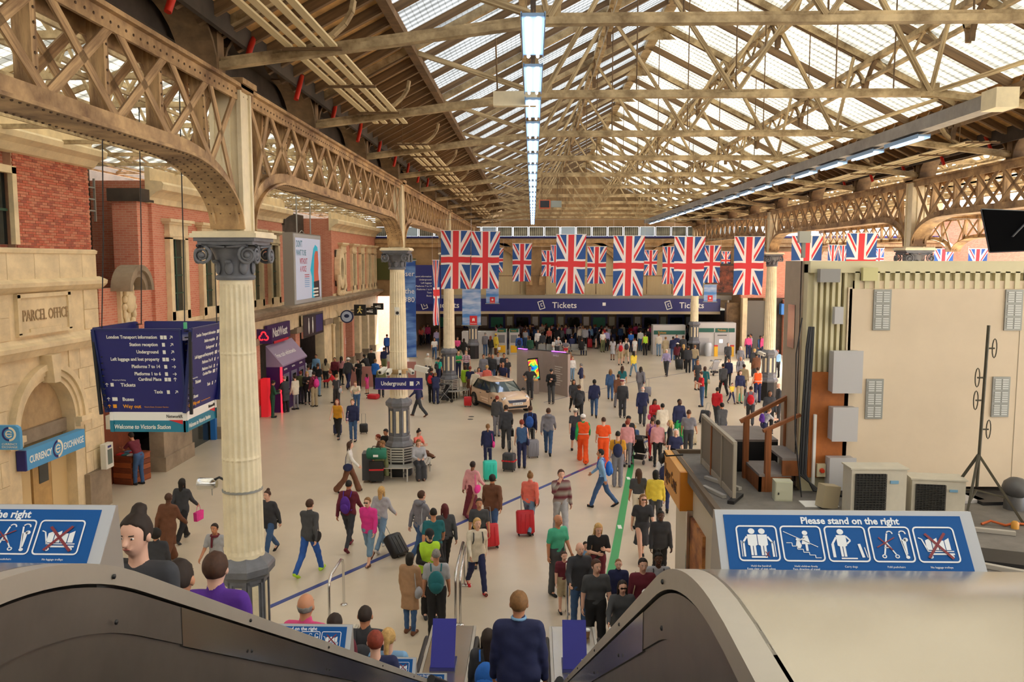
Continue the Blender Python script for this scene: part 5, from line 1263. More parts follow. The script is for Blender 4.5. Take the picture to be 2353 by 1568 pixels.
for Y, z, nmx in ((48, 8.35, 'middle'), (57, 8.1, 'back')): MB().tube([(-4.4, Y, z), (21, Y, z)], .008, 5).build('flag_wire', galv, label='wire carrying the %s row of flags' % nmx, cat='wire')
# banners
skyb = bpy.data.materials.new('sky_banner'); skyb.use_nodes = True
def banner_mat(m, c1, c2):
    nt = m.node_tree; b = nt.nodes['Principled BSDF']; tc = nt.nodes.new('ShaderNodeTexCoord'); mp = nt.nodes.new('ShaderNodeMapping'); mp.inputs['Scale'].default_value = (.5, 1, 2.2)
    n = nt.nodes.new('ShaderNodeTexNoise'); n.inputs['Scale'].default_value = 1.3; n.inputs['Detail'].default_value = 3; r = nt.nodes.new('ShaderNodeValToRGB'); r.color_ramp.elements[0].color = rgb(c1); r.color_ramp.elements[1].color = rgb(c2); r.color_ramp.elements[0].position = .4; r.color_ramp.elements[1].position = .62
    nt.links.new(tc.outputs['Object'], mp.inputs[0]); nt.links.new(mp.outputs[0], n.inputs[0]); nt.links.new(n.outputs[0], r.inputs[0]); nt.links.new(r.outputs[0], b.inputs['Base Color'])
banner_mat(skyb, 0x4a86cc, 0xc4d2ea)
deep = bpy.data.materials.new('deep_banner'); deep.use_nodes = True; banner_mat(deep, 0x1f4fa0, 0x6f9ad8)
redb = mat('banner_red', 0xd22a30, .5)
def banner(x0, x1, y0, y1, Y, m, label, logo=None, words=None):
    a = at_y(x0, y0, Y); b = at_y(x1, y1, Y); w_ = b.x - a.x; h_ = a.z - b.z
    f = empty('banner', ((a.x + b.x) / 2, Y, b.z), label=label, cat='banner')
    MB().bx(-w_ / 2, w_ / 2, -.01, .01, 0, h_).build('cloth', m, f); MB().tube([(-w_ / 2 - .05, 0, h_), (w_ / 2 + .05, 0, h_)], .025, 6).tube([(-w_ / 2 - .05, 0, 0), (w_ / 2 + .05, 0, 0)], .025, 6).build('pole', galv, f)
    MB().tube([(0, 0, h_), (0, 0, 10.15 - b.z)], .008, 4).build('hanging_wire', galv, f)
    if logo:
        s = w_ * .4; MB().bx(-s / 2 + logo[0], s / 2 + logo[0], -.02, -.012, .02, s * 1.3).build('red_emblem', redb, f)
        text('lettering', 'Emirates', s * .24, white, f, face_frame((logo[0], -.024, s * .18), (1, 0, 0), (0, 0, 1)), align='CENTER', depth=.001)
        mb = MB()
        for j in range(3): mb.ell((logo[0] + (j - 1) * s * .12, -.024, s * .75 + .05 * (j == 1) * s), (s * .06, .004, s * .22), 8, 5)
        mb.build('emblem_mark', white, f)
    for j, t_ in enumerate(words or []): text('lettering', t_, .36, white, f, face_frame((w_ / 2 - .05, -.015, h_ - .75 - j * .42), (1, 0, 0), (0, 0, 1)), align='RIGHT', depth=.001)
    return f
banner(896, 957, 599, 822, 40, deep, 'tall blue banner behind the second column', words=['closer', '', 'the', 'A380'])
banner(1062, 1105, 664, 748, 44, skyb, 'sky blue banner with red emblem below the second flag', (.1, 0))
banner(1117, 1146, 661, 698, 50, skyb, 'small sky blue banner with red emblem before the navy fascia', (0, 0))
banner(1618, 1646, 654, 694, 50, skyb, 'small sky blue banner at right under the fifth large flag', (0, 0))
# ------------------------------------------------------------------ illuminated poster board
PB = empty('poster_board', (-10.42, 38.3, 5.15), label='large backlit poster board hung before the left facade', cat='poster')
MB().bx(-.45, 0, -2.35, 2.35, 0, 3.2).build('casing', mat('board_casing', 0x8d8a84, .4, metal=.3), PB)
MB().bx(-.0, .03, -2.3, 2.3, .05, 3.15).build('frame', mat('board_frame', 0xc9ccd0, .3, metal=.4), PB)
MB().bx(.03, .035, -2.1, 2.1, .22, 2.98).build('poster', mat('poster_pale', 0xc2cbe4, .4, emit=.12), PB)
pr = mat('poster_dark', 0x3b2a30, .5)
Mf = face_frame((.037, -2.1, .22), (0, 1, 0), (0, 0, 1))
def pp(name, pts, m, z):
    mb = MB(); poly2(mb, pts, z=z); q = mb.build(name, m, PB); q.matrix_basis = Mf
hair = [(2.55, .0), (2.6, 1.0), (2.35, 1.3), (2.62, 1.75), (2.95, 2.3), (3.3, 2.5), (3.7, 2.4), (3.85, 2.0), (3.2, 1.9), (3.0, 1.2), (3.2, .6), (3.1, 0)]
pp('print_hair', hair, mat('turquoise_hair', 0x1fa6c4, .5, emit=.2), .001)
pp('print_face', [(3.1, 2.0), (3.3, 2.2), (3.75, 2.2), (3.85, 1.6), (3.75, 1.2), (3.85, .7), (3.0, .5), (2.95, 1.2)], mat('print_skin', 0xc0604a, .5, emit=.15), .002)
pp('print_shirt', [(2.9, .75), (3.9, .8), (3.95, 0), (3.0, 0)], pr, .003)
tealp = mat('print_teal', 0x2f7f98, .5); redp = mat('print_red', 0xb8405a, .5)
for s_, y, m_, xx, sz in (("DON'T", 2.35, tealp, .12, .42), ("WANT TO BE", 1.98, tealp, .08, .36), ("WITHOUT", 1.6, redp, .62, .36), ("A VOICE", 1.25, redp, .66, .36)):
    text('lettering', s_, sz, m_, PB, Mf @ Matrix.Translation((xx, y, .001)), width=.72, depth=.001, bold=.004)
mb = MB()
for j in range(7): bar2(mb, (1.35, 1.1 - j * .09), (2.15, 1.1 - j * .09), .035, 0 if j < 2 else 1, z=.001)
for j in range(3): bar2(mb, (2.75, .42 - j * .16), (3.7, .42 - j * .16), .08, 2, z=.005)
q = mb.build('small_print', [redp, mat('print_blue', 0x7aa6d8), white], PB); q.matrix_basis = Mf
for y in (-1.0, 1.3): MB().tube([(-.2, y, 3.2), (-.2, y, 5.1)], .035, 6).build('suspension_pole', galv, PB)
mb = MB()
for k in range(9): mb.tube([(-.2, -.6 + .1 * k, 3.2 + .14 * math.sin(k / 8 * math.pi)), (-.2, -.5 + .1 * k, 3.2 + .14 * math.sin((k + 1) / 8 * math.pi))], .02, 5)
q = mb.build('cable_loop', galv, PB); q['kind'] = 'stuff'
# ------------------------------------------------------------------ cash machines
purp = mat('bank_purple', 0x3f1a5c, .4); purl = mat('bank_lilac', 0x9a88a8, .4); rled = mat('red_light_strip', 0xff2a3c, .4, emit=1.5)
AT = empty('cash_machine', (-12.45, 38.1, 0), label='purple bank cash machine unit with slanted lilac roof on left wall', cat='cash machine')
MB().bx(0, .68, 0, 4.2, 0, 2.15).build('cabinet', purp, AT); MB().prism([(0, 0, 2.15), (.78, 0, 2.15), (.78, 0, 2.22), (0, 0, 3.15)], (0, 4.2, 0)).build('slanted_roof', purl, AT)
MB().bx(.66, .74, -.04, .06, 0, 2.15).build('light_strip', rled, AT)
text('lettering', 'Free cash withdrawals', .34, white, AT, face_frame((.5, .2, 2.56), (0, 1, 0), (-.78, 0, .93)), depth=.002)
for k in range(3):
    m = MB().bx(.68, .71, .35 + k * 1.3, 1.25 + k * 1.3, .6, 1.75).build('machine_front', mat('machine_grey', 0x8a86a0, .3, metal=.3), AT); MB().bx(.71, .72, .5 + k * 1.3, 1.05 + k * 1.3, 1.2, 1.6).build('screen', glassd, m); MB().bx(.71, .78, .5 + k * 1.3, 1.05 + k * 1.3, .95, 1.0).build('keypad', steelb, m)
    text('lettering', 'NatWest', .14, white, AT, face_frame((.70, .45 + k * 1.3, 1.93), (0, 1, 0), (0, 0, 1)), depth=.002)
NS = empty('bank_sign', (-12.4, 37.9, 3.3), label='purple bank fascia above the cash machines', cat='sign'); MB().bx(0, .12, 0, 3.6, 0, .8).build('fascia', purp, NS); MB().bx(.12, .14, .9, 3.2, -.12, .0).build('red_strip', mat('brand_red', 0xd8203a, .4), NS)
text('lettering', 'NatWest', .62, white, NS, face_frame((.125, .75, .2), (0, 1, 0), (0, 0, 1)), depth=.004, bold=.008)
NP = empty('projecting_sign', tuple(at_y(606, 774, 37.0)), label='purple projecting sign with red three-loop emblem at the bank', cat='sign')
MB().bx(-.36, .36, 0, .14, -.33, .33).build('sign_box', purp, NP)
mb = MB()
for k in range(3):
    a0 = math.radians(90 + 120 * k); mb.tube([(.12 * math.cos(a0) + .1 * math.cos(a0 + t), -.02, .11 * math.sin(a0) + .1 * math.sin(a0 + t)) for t in [math.radians(v) for v in range(-110, 111, 22)]], .035, 6)
mb.build('emblem', mat('glow_red', 0xff3040, .4, emit=.8), NP); MB().bx(-.5, -.36, .03, .1, -.05, .05).build('bracket', galv, NP)
rbx = MB().bx(-12.36, -12.05, 36.95, 37.4, 0, 1.75).build('phone_box', mat('red_panel_box', 0xd8242e, .4, emit=.3), label='glowing red panel beside the cash machines', cat='panel')
# washroom shopfront sign
LS = empty('shop_sign', (-12.35, 43.75, 2.95), label='framed dark sign with two pale figures over the doorway', cat='sign')
MB().bx(0, .1, 0, 4.3, 0, 1.25).build('frame', steelb, LS); MB().bx(.1, .11, .12, 4.18, .1, 1.15).build('print', mat('sign_print_brown', 0x3a2c34, .4), LS); MB().bx(.11, .115, 2.6, 4.1, .15, 1.1).build('violet_part', mat('sign_violet', 0x352a70, .4), LS)
for y in (1.1, 1.9): MB().ell((.12, y, .55), (.01, .12, .4), 8, 6).ell((.12, y, .98), (.01, .07, .08), 8, 5).build('figure', white, LS)
MB().bx(-12.35, -12.3, 43.1, 43.6, 1.6, 2.5).build('notice_board', mat('notice_blue_grey', 0x6f7f9c, .5), label='small blue-grey notice on the brick pier', cat='notice')
mb = MB().lathe([(.42, 0), (.42, .16)], 24, M=Matrix.Rotation(math.pi / 2, 3, 'X')); q = mb.build('sign_disc', mat('ring_navy', 0x1c2a55, .4), empty('round_sign', (-11.9, 52.8, 3.55), label='round blue and white projecting shop sign on left wall', cat='sign'))
MB().lathe([(.34, .165), (.34, .17)], 24, M=Matrix.Rotation(math.pi / 2, 3, 'X')).build('disc_face', mat('disc_pale', 0xb8c8e4, .4), q.parent); MB().ell((0, -.175, .04), (.17, .01, .12), 10, 6).build('emblem', mat('emblem_navy', 0x22305e, .4), q.parent); MB().bx(-.6, -.4, -.12, -.05, -.03, .03).build('bracket', blackm, q.parent)
for i, (x, Y, z, w_, h_, lb, bodyt) in enumerate(((-11.8, 56.2, 3.75, .8, .75, 'black square projecting sign with gold running figure', 'k'), (-11.8, 59.8, 3.45, .95, .5, 'black projecting box sign with white arrow mark', '>'), (-11.9, 63.5, 3.6, .8, .5, 'black projecting sign farthest along the left wall', '-'))):
    s = empty('projecting_sign', (x, Y, z), label=lb, cat='sign'); MB().bx(-w_ / 2, w_ / 2, 0, .15, -h_ / 2, h_ / 2).build('sign_box', blackm, s); MB().bx(-w_ / 2 - .25, -w_ / 2, .05, .1, -.03, .03).build('bracket', blackm, s)
    if i == 0:
        mb = MB(); disc2(mb, (.02, .22), .07); bar2(mb, (0, .15), (-.02, -.02), .1); bar2(mb, (-.02, 0), (.12, -.22), .07); bar2(mb, (-.02, 0), (-.16, -.2), .07); bar2(mb, (0, .12), (.18, .02), .05); bar2(mb, (0, .12), (-.16, .06), .05); q = mb.build('running_figure', mat('gold_print', 0xf0dc90, .4), s)
    else: mb = MB(); bar2(mb, (-.25, .0), (.2, -.05), .1); bar2(mb, (-.1, .08), (.2, .1), .04); q = mb.build('white_mark', white, s)
    q.matrix_basis = face_frame((0, -.01, 0), (1, 0, 0), (0, 0, 1))
for i, (y, lb) in enumerate(((46.2, 'left'), (48.5, 'right'))):
    MB().bx(0, 1.7, 0, .08, 0, 1.15).build('hoarding', mat('pink_hoarding', 0xb98078, .6), label='low pinkish hoarding panel, %s of two, behind the queue' % lb, cat='hoarding').location = (-10.3 + i * 1.7, y, 0)
# ------------------------------------------------------------------ currency exchange signs
skb = mat('exchange_blue', 0x4f9fd6, .4)
CS = empty('exchange_sign', (-12.48, 19.4, 2.02), label='sky blue fascia lettered currency exchange across the stone arch', cat='sign')
MB().bx(0, .22, 0, 2.62, 0, .5).build('fascia', skb, CS); MB().bx(-.0, .221, -.06, 0, 0, .5).build('fascia_end', navy, CS)
text('lettering', 'CURRENCY', .25, white, CS, face_frame((.225, .10, .16), (0, 1, 0), (0, 0, 1)), width=.72, depth=.003, bold=.006)
text('lettering', 'EXCHANGE', .25, white, CS, face_frame((.225, 1.58, .16), (0, 1, 0), (0, 0, 1)), width=.72, depth=.003, bold=.004)
def ringmark(parent, M, r):
    mb = MB(); n = 24
    for k in range(n):
        a0, a1 = 2 * math.pi * k / n, 2 * math.pi * (k + 1) / n
        mb.add([(q * math.cos(a), q * math.sin(a), .001) for q, a in ((r * .72, a0), (r, a0), (r, a1), (r * .72, a1))], [(0, 1, 2, 3)], 0 if 6 <= k < 18 else 1)
    for k in range(2, 22):
        a0, a1 = 2 * math.pi * k / n, 2 * math.pi * (k + 1) / n
        mb.add([(q * math.cos(a), q * math.sin(a), .002) for q, a in ((r * .34, a0), (r * .5, a0), (r * .5, a1), (r * .34, a1))], [(0, 1, 2, 3)], 1)
    bar2(mb, (-r * .4, 0), (r * .42, 0), r * .14, 1)
    q = mb.build('ring_emblem', [navy, mat('pale_cream_print', 0xf0e8d0)], parent); q.matrix_basis = M
ringmark(CS, face_frame((.225, 1.32, .25), (0, 1, 0), (0, 0, 1)), .23)
C2 = empty('exchange_sign', tuple(at_y(24, 1005, 18.6)), label='rounded sky blue projecting sign at the left edge', cat='sign')
MB().bx(-.33, .22, 0, .1, -.3, .12).prism([(.22, 0, .12), (.20, 0, .22), (.12, 0, .27), (-.33, 0, .27), (-.33, 0, .12)], (0, .1, 0)).build('sign_box', skb, C2)
ringmark(C2, face_frame((-.03, -.005, .07), (1, 0, 0), (0, 0, 1)), .17)
text('lettering', 'CURRENCY\nEXCHANGE', .07, mat('pale_cream_print', 0xf0e8d0), C2, face_frame((-.03, -.005, -.19), (1, 0, 0), (0, 0, 1)), align='CENTER', depth=.001)
# help point on the stone pier
HP = empty('help_point', (-12.34, 22.92, 1.15), label='white help point terminal on the stone pier', cat='terminal')
MB().bx(0, .16, 0, .42, 0, .72).build('casing', camw, HP); MB().bx(.16, .17, .1, .34, .12, .55).build('screen', mat('grey_screen', 0x5a6a64, .3), HP); MB().bx(.16, .17, .12, .3, .6, .66).build('label_strip', navy, HP)
MB().bx(-12.45, -12.3, 23.5, 23.75, 2.2, 2.6).build('wall_box', camw, label='small white box on the pier edge above the help point', cat='box')
# wooden crate stall in the recess
CR = empty('crate_counter', tuple(at_z(262, 1113)), math.radians(-12), label='reddish wooden crate counter before the dark doorway at left', cat='counter')
wd_ = mat('crate_wood', 0xa8582c, .6, var=.4, scale=4, stretch=(.4, .4, 3)); wd2 = mat('crate_wood_dark', 0x7d3c20, .6, var=.3)
for k in range(5):
    pbox('plank', wd_ if k % 2 else wd2, CR, (.33, .0, .12 + k * .17), (.66, .03, .155)); pbox('plank', wd2 if k % 2 else wd_, CR, (.67, .45, .12 + k * .17), (.03, .9, .155)); pbox('plank', wd_, CR, (0, .45, .12 + k * .17), (.03, .9, .155))
MB().bx(0, .68, 0, .9, .0, .04).build('base_board', wd2, CR); MB().bx(-.02, .7, -.02, .92, .88, .92).build('top_board', wd2, CR)
rg = random.Random(2)
for k in range(5): pbox('packet', [redb, mat('packet_teal', 0x3a8a90), white, mat('packet_blue', 0x5a7a9a), redb][k], CR, (.12 + (k % 3) * .2, .2 + (k // 3) * .35, .94), (.15, .25, .03), rz=.2)
MB().bx(-14.3, -13.4, 24.6, 27.0, 0, 2.6).build('stall_cabinet', wd2, label='dark brown shop cabinet inside the left recess', cat='cabinet')
# ------------------------------------------------------------------ phone exhibition stand
ES = empty('exhibition_stand', (0, 0, 0), label='curved taupe exhibition wall with a giant coloured phone', cat='display')
taupe = mat('stand_taupe', 0xa89a92, .5, var=.04)
A_, B_ = Vector((-.85, 45.2, 0)), Vector((1.85, 42.9, 0)); n_ = Vector((-(B_ - A_).y, (B_ - A_).x, 0)).normalized()
pts = [A_.lerp(B_, t / 12) + n_ * (.45 * math.sin(math.pi * t / 12)) for t in range(13)]
mb = MB()
for a, b in zip(pts[:-1], pts[1:]):
    mb.prism([a, b, b + Vector((0, 0, 2.25)), a + Vector((0, 0, 2.25))], n_ * .22)
mb.build('curved_wall', taupe, ES)
mb = MB()
for a, b in zip(pts[:-1], pts[1:]): mb.prism([a + Vector((0, 0, 2.25)), b + Vector((0, 0, 2.25)), b + Vector((0, 0, 2.28)), a + Vector((0, 0, 2.28))], n_ * .24)
mb.build('wall_capping', blackm, ES)
for t, w_ in ((1, .3), (9, .45)): MB().bx(-w_, w_, -.03, .1, 0, .03).build('lilac_light', mat('lilac_glow', 0xc060ff, .4, emit=2), ES).matrix_basis = Matrix.Translation(pts[t] + Vector((0, 0, 2.28))) @ Matrix.Rotation(math.atan2((B_ - A_).y, (B_ - A_).x), 4, 'Z')
rt = (B_ - A_).normalized()
text('lettering', 'SAMSUNG', .15, white, ES, face_frame(pts[7] + Vector((0, -.04, 2.02)) + rt * .12, pts[9] - pts[7], (0, 0, 1)), depth=.003)
mb = MB()
for j in range(9):
    L_ = .5 if j % 3 else .7; bar2(mb, (0, -j * .12), (L_, -j * .12), .03)
q = mb.build('small_print', white, ES); q.matrix_basis = face_frame(pts[8] + Vector((0, -.05, 1.5)), pts[10] - pts[8], (0, 0, 1))
PH = empty('giant_phone', (.15, 43.75, .75), math.radians(-25), label='giant tilted phone with a multicoloured screen on the stand', cat='display')
scr = bpy.data.materials.new('rainbow_screen'); scr.use_nodes = True; nt = scr.node_tree; b_ = nt.nodes['Principled BSDF']
tc = nt.nodes.new('ShaderNodeTexCoord'); ns = nt.nodes.new('ShaderNodeTexNoise'); ns.inputs['Scale'].default_value = 2.2; ns.inputs['Detail'].default_value = 1
rp = nt.nodes.new('ShaderNodeValToRGB'); rp.color_ramp.elements[0].position = .3; rp.color_ramp.elements[0].color = rgb(0x1030c0); rp.color_ramp.elements[1].position = .75; rp.color_ramp.elements[1].color = rgb(0xf0d030)
for p_, c_ in ((.4, 0x18a0e0), (.47, 0x20c050), (.54, 0xf0e040), (.6, 0xe84020), (.67, 0xc030a0)): e = rp.color_ramp.elements.new(p_); e.color = rgb(c_)
nt.links.new(tc.outputs['Object'], ns.inputs[0]); nt.links.new(ns.outputs[0], rp.inputs[0]); nt.links.new(rp.outputs[0], b_.inputs['Base Color']); nt.links.new(rp.outputs[0], b_.inputs['Emission Color']); b_.inputs['Emission Strength'].default_value = .7
Mt = Matrix.Rotation(math.radians(-8), 4, 'Y')
o = MB().bx(-.3, .3, 0, .06, 0, 1.2).build('phone_body', blackm, PH); o.matrix_basis = Mt; o = MB().bx(-.27, .27, -.01, 0, .1, 1.12).build('phone_screen', scr, PH); o.matrix_basis = Mt
MB().bx(-.1, .1, .05, .3, -.75, .1).build('phone_stand', taupe, PH)
TB = empty('display_table', (-.05, 42.6, 0), label='small pale wooden counter with glasses on the exhibition stand', cat='table'); MB().bx(-.35, .35, -.25, .25, .92, .98).build('table_top', mat('pale_wood', 0xe0b070, .5), TB); MB().bx(-.05, .05, -.05, .05, 0, .92).build('leg', taupe, TB)
for k in range(3): MB().lathe([(.04, 0), (.05, .14)], 10).build('glass_cup', mat('clear_cup', 0xd8dce0, .2), label='%s of three pale cups on the display table' % ['left', 'middle', 'right'][k], cat='cup').location = (-.2 + k * .16, 42.6, .98)
# ------------------------------------------------------------------ ticket machines
mg = mat('machine_pale_grey', 0xc4c2c0, .5)
TM = empty('ticket_machines', (9.15, 62.75, 0), label='pale grey ticket machine block with green headers at right', cat='ticket machine')
MB().bx(0, 2.45, 0, .95, 0, 2.25).build('cabinet', mg, TM); MB().bx(3.2, 6.2, -.2, .95, 0, 2.45).build('cabinet', mg, TM)
for (x0, x1, z) in ((.06, 2.4, 1.55), (3.3, 4.55, 1.75), (4.65, 5.6, 1.75), (5.65, 6.1, 1.75)): MB().bx(x0, x1, -.24 if x0 > 3 else -.04, -.2 if x0 > 3 else 0, z, z + .3).build('green_header', dkg, TM)
text('lettering', 'Tickets', .22, yellowp, TM, face_frame((.35, -.05, 1.62), (1, 0, 0), (0, 0, 1)), depth=.002); text('lettering', 'Tickets', .22, yellowp, TM, face_frame((4.8, -.25, 1.82), (1, 0, 0), (0, 0, 1)), depth=.002)
MB().bx(4.6, 5.7, -.28, -.2, .2, 1.72).build('machine_front', mat('machine_front', 0xb2b0b0, .4), TM); MB().bx(4.95, 5.2, -.3, -.28, .95, 1.2).build('lit_screen', mat('lit_screen', 0xe8f0ff, .3, emit=1), TM); MB().bx(4.8, 5.5, -.3, -.28, 1.5, 1.55).build('slot', blackm, TM)
for i, x in enumerate((4.55, 5.75)): 
    wf = empty('wet_floor_post', (9.15 + x, 61.75, 0), label='yellow and red post at the ticket machine, %s of two' % ['left', 'right'][i], cat='post'); MB().bx(-.13, .13, -.08, .08, 0, .75).build('board', mat('safety_yellow', 0xf0b820, .5), wf); MB().bx(-.13, .13, -.085, .08, .75, .85).build('red_cap', redb, wf)
MB().bx(3.35, 4.2, -.25, -.2, .1, 1.3).build('side_door', mat('machine_front', 0xb2b0b0), TM)
MB().lathe([(.25, 0), (.3, .3), (.3, .8), (.2, 1.0)], 12).build('plastic_sack', mat('clear_sack', 0xc8ccd0, .25), label='clear plastic sack standing against the right ticket machine', cat='sack').location = (13.2, 62.0, 0)
T2 = empty('ticket_machines', (-5.4, 62.6, 0), label='grey ticket machines with green headers at left of the far concourse', cat='ticket machine')
MB().bx(0, 3.0, .3, 1.4, 0, 1.7).build('cabinet', mg, T2)
for x in (2.7, 3.65):
    MB().bx(x, x + .75, 0, .9, 0, 1.9).build('machine', mg, T2); MB().bx(x + .05, x + .7, -.04, 0, 1.7, 1.98).build('green_header', dkg, T2); MB().bx(x + .1, x + .6, -.03, 0, .9, 1.5).build('machine_face', mat('machine_face', 0x7a7c80, .4), T2); MB().bx(x + .1, x + .65, -.03, 0, .15, .7).build('yellow_panel', mat('safety_yellow', 0xf0b820), T2)
    text('lettering', 'Tickets', .14, yellowp, T2, face_frame((x + .12, -.045, 1.78), (1, 0, 0), (0, 0, 1)), depth=.002)
FB = empty('folded_display', tuple(at_z(1094, 813) ), label='white folded display board on thin legs near the third column', cat='display'); FB.location.z = 0
for k in range(4): MB().prism([(-.75 + k * .37, .15 * (k % 2), .55), (-.75 + (k + 1) * .37, .15 * ((k + 1) % 2), .55), (-.75 + (k + 1) * .37, .15 * ((k + 1) % 2), 1.75), (-.75 + k * .37, .15 * (k % 2), 1.75)], (0, .03, 0)).build('panel', mat('display_white', 0xdcdcdc, .5), FB); MB().tube([(-.6 + k * .3, 0, 0), (-.6 + k * .3, .05, .56)], .012, 5).build('leg', white, FB)
# ------------------------------------------------------------------ the small gold car
def car():
    c = empty('car', (-1.55, 39.6, 0), math.radians(208), label='small gold three-door car displayed on the concourse floor', cat='car')   # local +y is the nose
    gold = mat('champagne_paint', 0xdcbfa2, .25, metal=.15, spec=.6); blk = mat('tyre_black', 0x18181a, .7); rim = mat('alloy', 0xb8aa9c, .3, metal=.6); chrome = steelb
    S_ = [(-1.84, .62, .42, .78), (-1.78, .74, .30, .86), (-1.55, .82, .22, .93), (-1.0, .84, .18, .95), (0, .84, .18, .96), (.75, .84, .18, .95), (1.0, .84, .2, .93), (1.3, .83, .22, .88), (1.55, .80, .24, .82), (1.75, .70, .28, .74), (1.84, .55, .34, .62)]
    mb = MB(); rings = []
    for y, w_, zb, zt in S_:
        h = zt - zb; R = [(w_ * .92, zb), (w_, zb + .15 * h), (w_ * 1.0, zb + .5 * h), (w_ * .97, zb + .8 * h), (w_ * .88, zb + .97 * h), (w_ * .5, zt + .02), (0, zt + .035)]
        rings.append([(x, y, z) for x, z in R] + [(-x, y, z) for x, z in R[-2::-1]])
    n = len(rings[0]); vs = [v for r in rings for v in r]; fs = []
    for i in range(len(rings) - 1):
        for k in range(n): fs.append((i * n + k, i * n + (k + 1) % n, (i + 1) * n + (k + 1) % n, (i + 1) * n + k))
    mb.add(vs, fs, 0, True); mb.add(rings[0], [tuple(range(n))]); mb.add(rings[-1], [tuple(range(n))[::-1]]); mb.build('body', gold, c)
    # greenhouse: belt to roof
    B = [(-.60, -1.72), (-.80, -1.45), (-.81, 0), (-.80, .55), (-.62, .98), (0, 1.12), (.62, .98), (.80, .55), (.81, 0), (.80, -1.45), (.60, -1.72), (0, -1.78)]
    T = [(-.48, -1.35), (-.62, -1.2), (-.64, -.4), (-.62, .12), (-.52, .36), (0, .44), (.52, .36), (.62, .12), (.64, -.4), (.62, -1.2), (.48, -1.35), (0, -1.40)]
    vs = [(x, y, .92) for x, y in B] + [(x, y, 1.35) for x, y in T]; n = 12
    MB().add(vs, [(k, (k + 1) % n, n + (k + 1) % n, n + k) for k in range(n)]).build('window_glass', mat('car_glass', 0x2a3a3c, .06, spec=.9), c)
    vs = [(x * 1.02, y * 1.01, 1.345) for x, y in T] + [(x * 1.02, y * 1.01, 1.375) for x, y in T] + [(x * .8, y * .85 - .04, 1.41) for x, y in T]
    MB().add(vs, [(k, (k + 1) % n, n + (k + 1) % n, n + k) for k in range(n)] + [(n + k, n + (k + 1) % n, 2 * n + (k + 1) % n, 2 * n + k) for k in range(n)] + [tuple(range(2 * n, 3 * n))], 0, True).build('roof_panel', gold, c)
    for s in (-1, 1):
        for (a, b) in (((.80 * s, .55, .93), (.60 * s, .14, 1.35)), ((.62 * s, .98, .93), (.52 * s, .36, 1.35)), ((.81 * s, -.55, .93), (.65 * s, -.5, 1.35)), ((.80 * s, -1.45, .93), (.62 * s, -1.2, 1.35))): pbeam('pillar', blackm, c, a, b, .05, .03)
        for y, nm_ in ((-1.22, 'rear'), (1.24, 'front')):
            w = empty('wheel', (s * .77, y, .30)); w.parent = c
            Mr = Matrix.Rotation(s * math.pi / 2, 3, 'Y')
            MB().lathe([(.22, -.1), (.29, -.09), (.305, -.05), (.305, .05), (.29, .09), (.22, .095)], 24, M=Mr).build('tyre', blk, w)
            mb = MB().lathe([(.2, .03), (.21, .09), (.19, .08), (.06, .085), (.05, .1)], 24, M=Mr)
            for k in range(10):
                a = k * math.pi / 5; mb.beam((s * .092, .06 * math.cos(a), .06 * math.sin(a)), (s * .092, .19 * math.cos(a), .19 * math.sin(a)), .035, .015, up=(1, 0, 0))
            mb.build('hubcap', rim, w)
            mb = MB()
            for k in range(14):
                a0 = math.pi * (k - 1) / 12; a1 = math.pi * k / 12
                mb.prism([(s * .835, y + r * math.cos(a), .30 + r * math.sin(a)) for r, a in ((.30, a0), (.385, a0), (.385, a1), (.30, a1))], (s * .02, 0, 0))
            mb.prism([(s * .80, y + .31 * math.cos(t), .30 + .31 * math.sin(t)) for t in [i * math.pi / 8 for i in range(16)]], (s * .042, 0, 0)); mb.build('wheel_arch', blk, c)
        MB().bx(s * .82, s * .855, -.9, .9, .2, .3).build('sill', blk, c)
        MB().ell((s * .58, 1.62, .68), (.15, .12, .13), 14, 10).build('headlamp', chrome, c); MB().ell((s * .58, 1.70, .675), (.11, .06, .09), 12, 8).build('lamp_lens', mat('lens_white', 0xe8eaf0, .1), c)
        MB().ell((s * .56, 1.80, .36), (.07, .03, .06), 10, 6).build('fog_lamp', blackm, c)
        MB().ell((s * .95, .62, .96), (.10, .07, .07), 10, 8).build('mirror', blackm, c); MB().tube([(s * .82, .58, .93), (s * .9, .6, .94)], .02, 5).build('mirror_arm', blackm, c)
        MB().bx(s * .838, s * .85, -.55, -.38, .74, .77).build('door_handle', chrome, c); MB().bx(s * .842, s * .846, .52, .525, .3, .9).build('door_seam', blk, c)
        MB().bx(s * .84, s * .85, .72, .8, .62, .7).build('side_vent', blackm, c)
        mb = MB(); mb.prism([(s * .846, -.45, .52), (s * .846, .4, .52), (s * .846, .4, .60), (s * .846, -.45, .60)], (s * .004, 0, 0)); mb.prism([(s * .846, -.3, .42), (s * .846, .4, .42), (s * .846, .4, .47), (s * .846, -.3, .47)], (s * .004, 0, 0)); mb.build('door_print', mat('door_print', 0xe6d2b8, .4), c)
    MB().prism([(-.48, 1.82, .66), (.48, 1.82, .66), (.42, 1.84, .54), (-.42, 1.84, .54)], (0, .03, 0)).build('grille', mat('grille_blue', 0x22304a, .3), c)
    MB().tube([(-.5, 1.80, .665), (-.3, 1.86, .69), (0, 1.88, .695), (.3, 1.86, .69), (.5, 1.80, .665)], .014, 6).build('chrome_strip', chrome, c)
    MB().bx(-.5, .5, 1.80, 1.86, .28, .38).build('lower_grille', blackm, c); MB().bx(-.62, .62, 1.74, 1.83, .24, .5).build('bumper', gold, c)
    pl = MB().bx(-.26, .26, 1.87, 1.885, .44, .55).build('number_plate', white, c)
